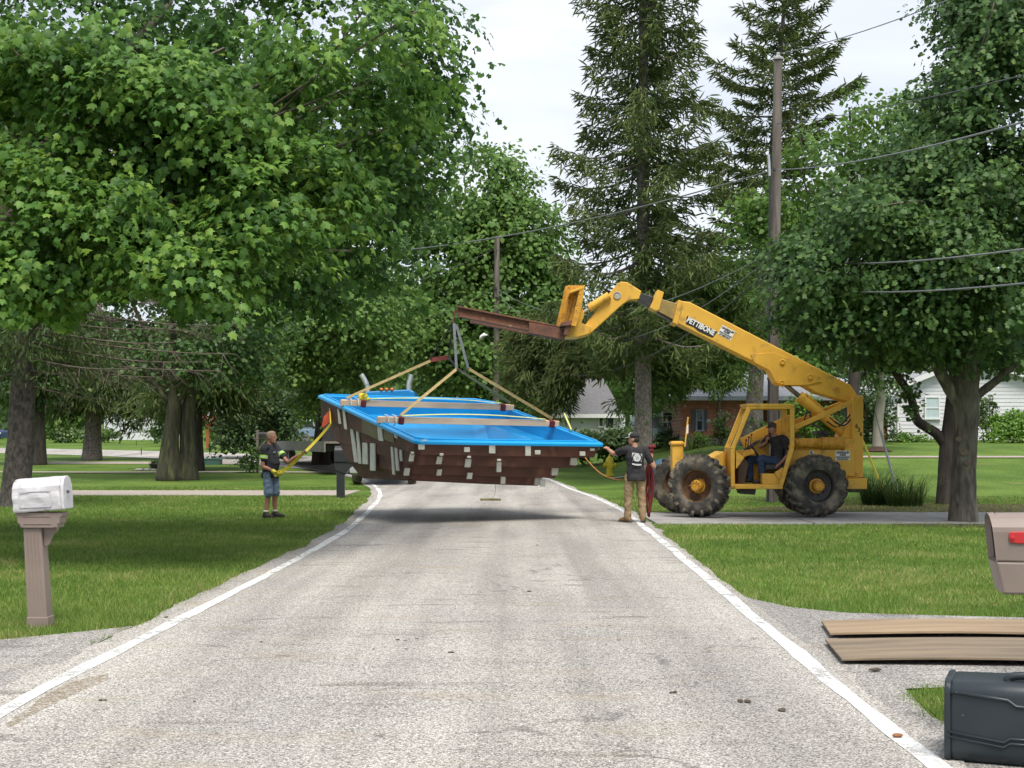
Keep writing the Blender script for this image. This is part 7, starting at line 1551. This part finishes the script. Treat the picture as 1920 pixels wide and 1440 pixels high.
def brick_house():
    Y = 62.5; x0, x1 = GX(1276, Y), GX(1680, Y); xm = GX(1405, Y); zb = gzf(x0+2, Y)-.2; ze = CH-(745-HY)*Y/F; zr = CH-(703-HY)*(Y+4.5)/F
    t = thing('brick_house', (x0, Y, zb), 'low red brick house with grey roof behind the lift truck', 'house')
    MB().box(((x0+xm)/2, Y+3.5, (zb+ze)/2), (xm-x0, 7, ze-zb)).build('wall', BRICK, t)
    MB().box(((xm+x1)/2, Y+4.6, (zb+ze)/2), (x1-xm-.004, 4.8, ze-zb)).build('porch_wall', BRICK, t)
    e0, e1 = x0-.75, x1+.6; yf, yb, ym = Y-.7, Y+7.7, Y+3.5
    R_ = [(e0, yf, ze), (e1, yf, ze), (e1, yb, ze), (e0, yb, ze), (e0+3.0, ym, zr), (e1-3.0, ym, zr)]
    MB().add(R_, [(0, 1, 5, 4), (1, 2, 5), (2, 3, 4, 5), (3, 0, 4), (3, 2, 1, 0)]).build('roof', ROOFL, t)
    MB().box(((e0+e1)/2, yf-.02, ze-.06), (e1-e0, .05, .18)).build('fascia', mat('grey_trim', (.32, .34, .37), (.27, .29, .32)), t)
    w = window(1307, 1316, 770, 806, Y-.02, t, DGL, trim=mat('blue_grey_trim', (.30, .33, .38), (.25, .28, .33)))
    for p0, p1 in ((1297, 1304.5), (1319, 1326)): a, c = W(p0, 806, Y), W(p1, 768, Y); MB().box(((a.x+c.x)/2, Y-.03, (a.z+c.z)/2), (c.x-a.x, .05, c.z-a.z)).build('shutter', mat('grey_shutter', (.13, .13, .15), (.10, .10, .12)), w)
    MB().tube([W(1349, 745, Y-.08), W(1349, 822, Y-.08)], .06, 8).build('downspout', mat('tan_metal', (.36, .30, .26), (.3, .25, .2)), t)
    for px in (1427, 1465, 1520, 1580): a = W(px, 748, Y-.3); MB().box((a.x, Y-.3, (zb+a.z)/2), (.16, .16, a.z-zb)).build('porch_post', mat('grey_trim', (.32, .34, .37), (.27, .29, .32)), t)
    MB().lathe([(.1, 0), (.1, .05), (.02, .1)], W(1328, 790, Y), Vector((0, -1, 0)), 10).build('wall_ornament', SILV, t)
    MB().box((GX(1345, Y-2), Y-2, gzf(GX(1345, Y-2), Y-2)+.12), (3.2, .3, .28)).build('bed_edging', mat('grey_stone', (.22, .2, .18), (.15, .14, .12), scale=4), t)
    window(1500, 1530, 765, 800, Y+2.18, t)
brick_house()
def grey_roof_house():
    Y = 76; x0, x1 = GX(1030, Y), GX(1172, Y); zb = gzf(x0, Y)-.2; ze = CH-(778-HY)*Y/F; zr = CH-(704-HY)*(Y+3.5)/F
    t = thing('grey_roof_house', (x0, Y, zb), 'white cottage with steep grey shingle roof beyond the hydrant', 'house')
    MB().box(((x0+x1)/2, Y+3.5, (zb+ze)/2), (x1-x0, 7, ze-zb)).build('wall', SIDW, t); siding(x0, x1, Y, zb, ze-.1, t, SIDW, .22)
    e0, e1 = x0-.3, x1-.1; R_ = [(e0, Y-.4, ze), (e1, Y-.4, ze), (e1, Y+7.4, ze), (e0, Y+7.4, ze), (e0+1.2, Y+3.5, zr), (GX(1128, Y+3.5), Y+3.5, zr)]
    MB().add(R_, [(0, 1, 5, 4), (1, 2, 5), (2, 3, 4, 5), (3, 0, 4), (3, 2, 1, 0)]).build('roof', ROOFG, t)
    MB().box(((e0+e1)/2, Y-.42, ze-.06), (e1-e0, .06, .2)).build('fascia', TRIM, t)
    window(1124, 1130, 783, 799, Y-.03, t, DGL, False); window(1136, 1150, 783, 803, Y-.03, t, DGL, False)
grey_roof_house()
def far_house():
    Y = 100; x0, x1 = GX(815, Y), GX(862, Y); zb = gzf(x0, Y); ze = CH-(758-HY)*Y/F; zp = CH-(728-HY)*Y/F
    t = thing('far_house', (x0, Y, zb), 'small pale house glimpsed through trees beyond the pool shell', 'house')
    MB().prism([(x0, Y, zb), (x1, Y, zb), (x1, Y, ze), ((x0+x1)/2, Y, zp), (x0, Y, ze)], (0, 6, 0)).build('wall', SIDW, t)
    for s, xe in ((1, x0), (-1, x1)): MB().prism([(xe-s*.2, Y-.2, ze-.1), ((x0+x1)/2, Y-.2, zp+.02), ((x0+x1)/2, Y-.2, zp+.16), (xe-s*.2, Y-.2, ze+.05)], (0, 6.4, 0)).build('roof', ROOFG, t)
    window(830, 838, 765, 778, Y-.03, t, DGL, False)
    Y = 118; x0, x1 = GX(195, Y), GX(330, Y); zb = gzf(x0, Y); ze = CH-(768-HY)*Y/F; zp = CH-(735-HY)*Y/F
    t = thing('pale_house', (x0, Y, zb), 'pale grey house hidden behind the left lawn trees', 'house')
    MB().box(((x0+x1)/2, Y+3, (zb+ze)/2), (x1-x0, 6, ze-zb)).build('wall', SIDW, t)
    MB().add([(x0-.3, Y-.4, ze), (x1+.3, Y-.4, ze), (x1+.3, Y+6.4, ze), (x0-.3, Y+6.4, ze), (x0-.3, Y+3, zp), (x1+.3, Y+3, zp)], [(0, 1, 5, 4), (1, 2, 5), (2, 3, 4, 5), (3, 0, 4), (3, 2, 1, 0)]).build('roof', ROOFG, t)
    for p in (215, 262, 300): window(p, p+12, 776, 792, Y-.03, t, DGL, False)
far_house()
def hoop():
    Y = 66; b = ground_at(1257, Y); t = thing('basketball_hoop', b, 'basketball hoop with white framed backboard beside the brick house', 'basketball hoop')
    MB().tube([b-up*.05, W(1257, 800, Y), W(1255, 785, Y)], .05, 8).build('post', BLK, t)
    a, c = W(1242, 791, Y), W(1271, 772, Y); q = (a+c)/2
    MB().box(q, (c.x-a.x, .03, c.z-a.z)).build('backboard', glass_mat('board_plastic', (.35, .38, .4)), t)
    for cc, sz in ((Vector((q.x, Y-.02, c.z)), (c.x-a.x+.05, .04, .07)), (Vector((q.x, Y-.02, a.z)), (c.x-a.x+.05, .04, .07)), (Vector((a.x, Y-.02, q.z)), (.07, .04, c.z-a.z)), (Vector((c.x, Y-.02, q.z)), (.07, .04, c.z-a.z))): MB().box(cc, sz).build('board_frame', TRIM, t)
    for sx, sz, w, h in ((0, .10, .3, .03), (0, -.10, .3, .03), (-.15, 0, .03, .22), (.15, 0, .03, .22)): MB().box((q.x+sx, Y-.02, q.z-.05+sz), (w, .03, h)).build('target_line', TRIM, t)
    MB().tube([Vector((q.x+.22*math.cos(x), Y-.3+.22*math.sin(x), a.z+.05)) for x in np.linspace(0, 6.283, 17)], .012, 5).build('rim', RUST, t)
    b2 = MB()
    for k in range(8): x = k*.785; b2.tube([(q.x+.22*math.cos(x), Y-.3+.22*math.sin(x), a.z+.05), (q.x+.12*math.cos(x+.4), Y-.3+.12*math.sin(x+.4), a.z-.35)], .008, 4)
    b2.build('net', WHT, t)['kind'] = 'stuff'
hoop()

# ================================================================== vehicles behind
def wheel_simple(c, r, w, ax, parent):
    o = MB().lathe([(r*.55, w*.3), (r*.6, w*.5), (r*.9, w*.5), (r, w*.35), (r, -w*.35), (r*.9, -w*.5), (r*.6, -w*.5)], c, ax, 20).build('wheel', RUB, parent, smooth='auto')
    MB().lathe([(r*.58, w*.45), (r*.5, w*.3), (r*.15, w*.32), (.002, w*.36)], c, ax, 16).build('rim', mat('steel_rim', (.3, .3, .31), (.2, .2, .21), rough=.4, metal=.5), o, smooth='auto')
TBLUE = mat('truck_blue', (0.012, 0.22, 0.52), (0.01, 0.18, 0.46), scale=1.5, rough=.3, coat=.4)
def semi():
    Y = 50.0; X = lambda px: GX(px, Y); Z = lambda py: CH-(py-HY)*Y/F; b = ground_at(725, Y); t = thing('semi_truck', b, 'blue semi truck with twin chrome stacks parked behind the pool shell', 'truck'); g = b.z
    rf = [(X(664), Y+.6, Z(750)), (X(668), Y+.6, Z(739)), (X(688), Y+.6, Z(733)), (X(765), Y+.6, Z(729)), (X(774), Y+.6, Z(733)), (X(777), Y+.6, Z(750))]
    MB().prism(rf, (0, 1.8, 0)).build('cab_roof', TBLUE, t, bev=.04)
    MB().box((X(722), Y+1.45, (Z(752)+g+1.1)/2), (X(774)-X(670), 1.7, Z(752)-g-1.1)).build('cab', TBLUE, t, bev=.05)
    MB().prism([(X(676), Y+.58, Z(775)), (X(768), Y+.58, Z(775)), (X(766), Y+.62, Z(754)), (X(678), Y+.62, Z(754))], (0, .03, 0)).build('windshield', DGL, t)
    MB().box((X(722), Y-.2, g+1.25), (1.5, 1.6, 1.0)).build('hood', TBLUE, t, bev=.1)
    MB().box((X(722), Y-1.03, g+1.2), (.9, .06, .85)).build('grille', CHROME, t, bev=.02)
    MB().box((X(722), Y-1.1, g+.55), (2.2, .12, .3)).build('bumper', CHROME, t, bev=.02)
    for s in (-1, 1):
        MB().lathe([(.1, 0), (.1, .06), (.06, .09)], (X(722)+s*.68, Y-1.0, g+1.0), Vector((0, -1, 0)), 14).build('headlight', mat('lamp_glass', (.7, .72, .75), (.6, .62, .65), rough=.1), t)
        wheel_simple(Vector((X(722)+s*.95, Y-.2, g+.5)), .5, .28, Vector((s, 0, 0)), t); wheel_simple(Vector((X(722)+s*.95, Y+4.0, g+.5)), .5, .5, Vector((s, 0, 0)), t)
    for px, lean in ((664, -1), (758, 1)):
        xx = 676 if lean < 0 else 757
        pts = [Vector((X(xx), Y+2.5, g+1.0)), Vector((X(xx), Y+2.5, Z(730))), Vector((X(xx-2 if lean < 0 else xx), Y+2.5, Z(717))), Vector((X(xx-7 if lean < 0 else xx+3), Y+2.5, Z(706))), Vector((X(xx-13 if lean < 0 else xx+5), Y+2.5, Z(696)))]
        MB().tube(crom(pts, 5), .095, 12).build('exhaust_stack', CHROME, t, smooth='auto')
    for px in (712, 722, 732): MB().ell((X(px), Y+.62, Z(729)), (.07, .07, .06), 10, 6).build('roof_lamp', mat('amber_lamp', (.55, .16, .03), (.5, .14, .03), rough=.25), t, smooth=True)
    for s in (-1, 1): MB().box((X(722)+s*1.3, Y+.6, Z(765)), (.16, .08, .42)).build('mirror', CHROME, t, bev=.02)
    MB().box((X(722), Y+3.6, g+.85), (1.0, 4.2, .3)).build('truck_frame', BLK, t)
    for s in (-1, 1): MB().box((X(722)+s*.98, Y+5.0, g+.55), (.5, .03, .6)).build('mud_flap', BLK, t)
semi()
def trailer():
    p0 = Vector((-6.0, 55.5, 0)); p1 = Vector((-10.1, 69.5, 0)); d = (p1-p0).normalized(); s = Vector((d.y, -d.x, 0)); zg = gzf(-9.5, 68)
    b = p1.copy(); b.z = zg; t = thing('flatbed_trailer', b, 'low flatbed trailer with timber deck behind the black mailbox', 'trailer'); dk = zg+1.02
    z = lambda p, h: Vector((p.x, p.y, h))
    MB().beam(z(p0, dk-.02), z(p1, dk-.02), 2.4, .08).build('deck', mat('grey_timber', (.30, .25, .20), (.22, .18, .15), scale=5, rough=.9), t)
    for sg in (-1, 1): MB().beam(z(p0+s*sg*1.22, dk-.18), z(p1+s*sg*1.22, dk-.18), .06, .42).build('side_rail', mat('weathered_rail', (.26, .25, .22), (.17, .165, .15), scale=4, rough=.8), t)
    MB().beam(z(p1+s*1.2, dk-.18), z(p1-s*1.2, dk-.18), .06, .42).build('tail_board', mat('weathered_rail', (.26, .25, .22), (.17, .165, .15)), t)
    for sg in (-1, 1): MB().beam(z(p1+s*sg*.8, dk), z(p1+s*sg*.8+d*1.2, zg+.5), .4, .08).build('ramp', BLK, t)
    for q in (2.2, 3.3):
        for sg in (-1, 1): wheel_simple(z(p1-d*q+s*sg*1.0, zg+.42), .42, .28, s*sg, t)
    MB().beam(z(p0-d*1.5, dk-.25), z(p1, dk-.25), .3, .3).build('frame', BLK, t)
    MB().box(z(p0+d*1.0-s*.0, dk+.55), (2.3, .12, 1.1), Matrix.Rotation(math.atan2(d.x, -d.y)+math.pi, 3, 'Z')).build('headboard', BLK, t)
trailer()
def pickup(label, px0, px1, Y, base_py, body, cap_m, name='pickup_truck', kind='topper', h=1.75, flip=False):
    x0, x1 = GX(px0, Y), GX(px1, Y); g = gzf((x0+x1)/2, Y); b = Vector(((x0+x1)/2, Y, g)); t = thing(name, b, label, 'car'); L = x1-x0
    def P(a, z): return (x0+L*(1-a if flip else a), Y-.85, g+z)
    MB().prism([P(0, .45), P(.99, .45), P(1, .8), P(.985, .98), P(.74, 1.05), P(0, 1.05)], (0, 1.7, 0)).build('body', body, t, bev=.05)
    if kind == 'topper': MB().prism([P(.01, 1.05), P(.42, 1.05), P(.42, h), P(.05, h)], (0, 1.7, 0)).build('topper', cap_m, t, bev=.06)
    MB().prism([P(.44 if kind == 'topper' else .03, 1.05), P(.78, 1.05), P(.68, h-.02), P(.44 if kind == 'topper' else .06, h-.02)], (0, 1.7, 0)).build('cabin', body, t, bev=.06)
    for a0, a1 in (((.07, .39), (.46, .66)) if kind == 'topper' else ((.07, .25), (.28, .46), (.48, .68))):
        MB().prism([(P(a0, 1.12)[0], Y-.862, g+1.14), (P(a1+.02, 1.12)[0], Y-.862, g+1.14), (P(a1-.03, 1)[0], Y-.862, g+h-.14), (P(a0, 1)[0], Y-.862, g+h-.14)], (0, .02, 0)).build('side_window', DGL, t)
    for a in (.18, .80): wheel_simple(Vector((P(a, 0)[0], Y-.78, g+.36)), .36, .24, Vector((0, -1, 0)), t)
    MB().box(P(.005, .9), (.05, .12, .2)).build('tail_lamp', mat('red_lamp', (.4, .02, .02), (.35, .02, .02), rough=.3), t)
    MB().box(P(.985, .8), (.05, .14, .14)).build('headlight', mat('lamp_glass', (.7, .72, .75), (.6, .62, .65), rough=.1), t)
    MB().box(P(.5, .42), (L*.96, .04, .1)).build('sill', BLK, t)
    return t
SBLUE = mat('silver_blue_paint', (.20, .28, .40), (.17, .24, .35), rough=.3, coat=.4)
pickup('silver blue pickup with topper parked beyond the flatbed trailer', 562, 636, 108, 826, SBLUE, mat('pale_topper', (.50, .57, .66), (.45, .52, .6), rough=.3))
pickup('dark blue car across the far street behind the rough spruce trunk', -60, 10, 104, 830, mat('dark_blue_paint', (.02, .05, .2), (.015, .04, .16), rough=.3, coat=.4), SBLUE, 'parked_car', 'car', 1.5)
def suv():
    Y = 66; x0, x1 = GX(1208, Y), GX(1247, Y); g = gzf((x0+x1)/2, Y); w = 1.75; xc = GX(1226, Y); t = thing('teal_van', (xc, Y, g), 'pale teal van parked behind the grey trunked spruce', 'van'); TEAL = mat('teal_paint', (.30, .45, .45), (.26, .4, .4), rough=.35, coat=.3)
    a = xc-w/2; c = xc+w/2
    MB().prism([(a, Y, g+.35), (c, Y, g+.35), (c, Y, g+.95), (c-.08, Y, g+1.65), (a+.08, Y, g+1.65), (a, Y, g+.95)], (0, 4, 0)).build('body', TEAL, t, bev=.06)
    MB().prism([(a+.14, Y-.012, g+1.02), (c-.14, Y-.012, g+1.02), (c-.2, Y-.012, g+1.5), (a+.2, Y-.012, g+1.5)], (0, .02, 0)).build('rear_window', DGL, t)
    for s in (-1, 1): MB().box((xc+s*(w/2-.1), Y-.02, g+.85), (.14, .05, .35)).build('tail_lamp', mat('pale_red_lamp', (.5, .18, .16), (.45, .1, .1), rough=.3), t); wheel_simple(Vector((xc+s*.75, Y+.6, g+.33)), .33, .22, Vector((s, 0, 0)), t)
    MB().box((xc, Y-.06, g+.5), (w+.02, .14, .2)).build('bumper', mat('grey_bumper', (.35, .35, .35), (.3, .3, .3)), t, bev=.02)
suv()
# blue tarp hump beyond the far front wheel
Y = 40; tag(MB().ell(ground_at(1250, Y)+up*.75, (.5, .35, .35), 16, 8).box(ground_at(1250, Y)+up*.35, (.9, .6, .7)).build('blue_barrel', mat('blue_tarp', (.03, .10, .15), (.02, .07, .11), scale=5, rough=.6), bev=.05), 'dull blue covered object behind the far front wheel', 'tarp')

# ================================================================== small things on the left lawns
def wood_mailbox():
    Y = 58; b = ground_at(483, Y); t = thing('mailbox', b, 'dark mailbox on a wooden post behind the man with the strap', 'mailbox'); WD = mat('grey_post', (.22, .19, .16), (.16, .135, .11), scale=5, rough=.9, stretch=(1, 1, .2)); Z = lambda py: CH-(py-HY)*Y/F
    MB().box((b.x, Y, (b.z+Z(806))/2), (.1, .1, Z(806)-b.z)).build('post', WD, t); MB().box((GX(492, Y), Y, Z(822)), (.75, .12, .06)).build('arm', WD, t)
    MB().beam((b.x+.03, Y, Z(842)), (GX(500, Y), Y, Z(824)), .06, .06).build('brace', WD, t)
    n = 8; pr = [(-.1, Z(820)), (-.1, Z(815))]+[(-.1*math.cos(a), Z(815)+math.sin(a)*.11) for a in np.linspace(0, math.pi, n)[1:-1]]+[(.1, Z(815)), (.1, Z(820))]
    MB().prism([(GX(486, Y), Y+a, z) for a, z in pr], (.5, 0, 0)).build('box', BLK, t)
    shrub('spiky flower clump at the foot of the wooden mailbox post', 474, 57.6, [LB(474, 857, 57.6, .35, .3, .35), LB(462, 866, 57.6, .35, .3, .15)], 40, L_SHRUB, .6, leaf=.1, rsp=.15, name='flower_clump', cat='plants')
wood_mailbox()
Y = 66; b0 = ground_at(396, Y); t = thing('utility_box', b0, 'low green utility box beside the far street', 'utility box'); GB = mat('utility_green', (.055, .12, .10), (.045, .10, .085), rough=.5)
MB().prism([b0+Vector((-.45, 0, -.05)), b0+Vector((.4, 0, -.05)), b0+Vector((.4, 0, .22)), b0+Vector((-.45, 0, .22))], (0, .6, 0)).build('base', GB, t, bev=.02)
MB().prism([b0+Vector((-.47, -.02, .224)), b0+Vector((.42, -.02, .224)), b0+Vector((.36, -.02, .32)), b0+Vector((-.42, -.02, .30))], (0, .64, 0)).build('lid', GB, t, bev=.02)
Y = 60; b0 = ground_at(293, Y); t = thing('planter_bowl', b0, 'dark planter bowl with small plants on flat stones', 'planter')
MB().lathe([(.12, .06), (.24, .12), (.30, .26), (.32, .27), (.30, .29), (.26, .27), (.002, .26)], b0, up, 18).build('bowl', BLK, t, smooth='auto')
d = crown([(b0.x, b0.y, b0.z+.34, .22, .2, .1)], 22, 9, .12, .08, .3); foliage('bowl_plants', LEAF_V, LEAF_F, *d[:5], L_SHRUB, t)
for k in range(5): MB().ell(b0+Vector((-.7+k*.33, .1*math.sin(k*2), .03)), (.22, .18, .07), 9, 5).build('flat_stone', mat('pale_stone', (.42, .39, .35), (.32, .3, .27), scale=5), t, smooth=True)
Y = 92; b0 = ground_at(390, Y); t = thing('timber_post', b0, 'reddish timber post across the far street', 'post')
MB().box(b0+up*.75, (.24, .24, 1.6)).build('post', mat('red_cedar', (.36, .13, .05), (.26, .09, .035), scale=5, stretch=(1, 1, .2)), t, bev=.02); MB().box(b0+up*1.57, (.32, .32, .06)).build('post_cap', mat('red_cedar', (.36, .13, .05), (.26, .09, .035)), t, bev=.01)
Y = 70; b0 = ground_at(1712, Y-7); t = thing('birch_tree', ground_at(1646, 55), 'slim pale trunked tree on the lawn beside the guy wires', 'tree')
trunk_mesh([([ground_at(1646, 55)-up*.1, W(1647, 790, 55), W(1652, 740, 55), W(1648, 640, 55)], [.24, .19, .17, .1])], mat('pale_bark', (.40, .36, .31), (.30, .27, .23), scale=6, rough=.9, stretch=(1, 1, .3)), t)
d = crown([LB(1640, 700, 55, 1.3, 1.2, .7), LB(1650, 620, 55, 1.6, 1.4, 1.1), LB(1600, 690, 55, .9, .9, .5)], 150, 18, .45, .14, .4, tint_base=.45); foliage('crown', LEAF_V, LEAF_F, *d[:5], L_SHRUB, t)['kind'] = 'stuff'
MB().lathe([(.55, 0), (.35, .10), (.2, .2)], ground_at(1646, 55), up, 14).build('mulch_ring', M_MULCH, t, smooth=True)
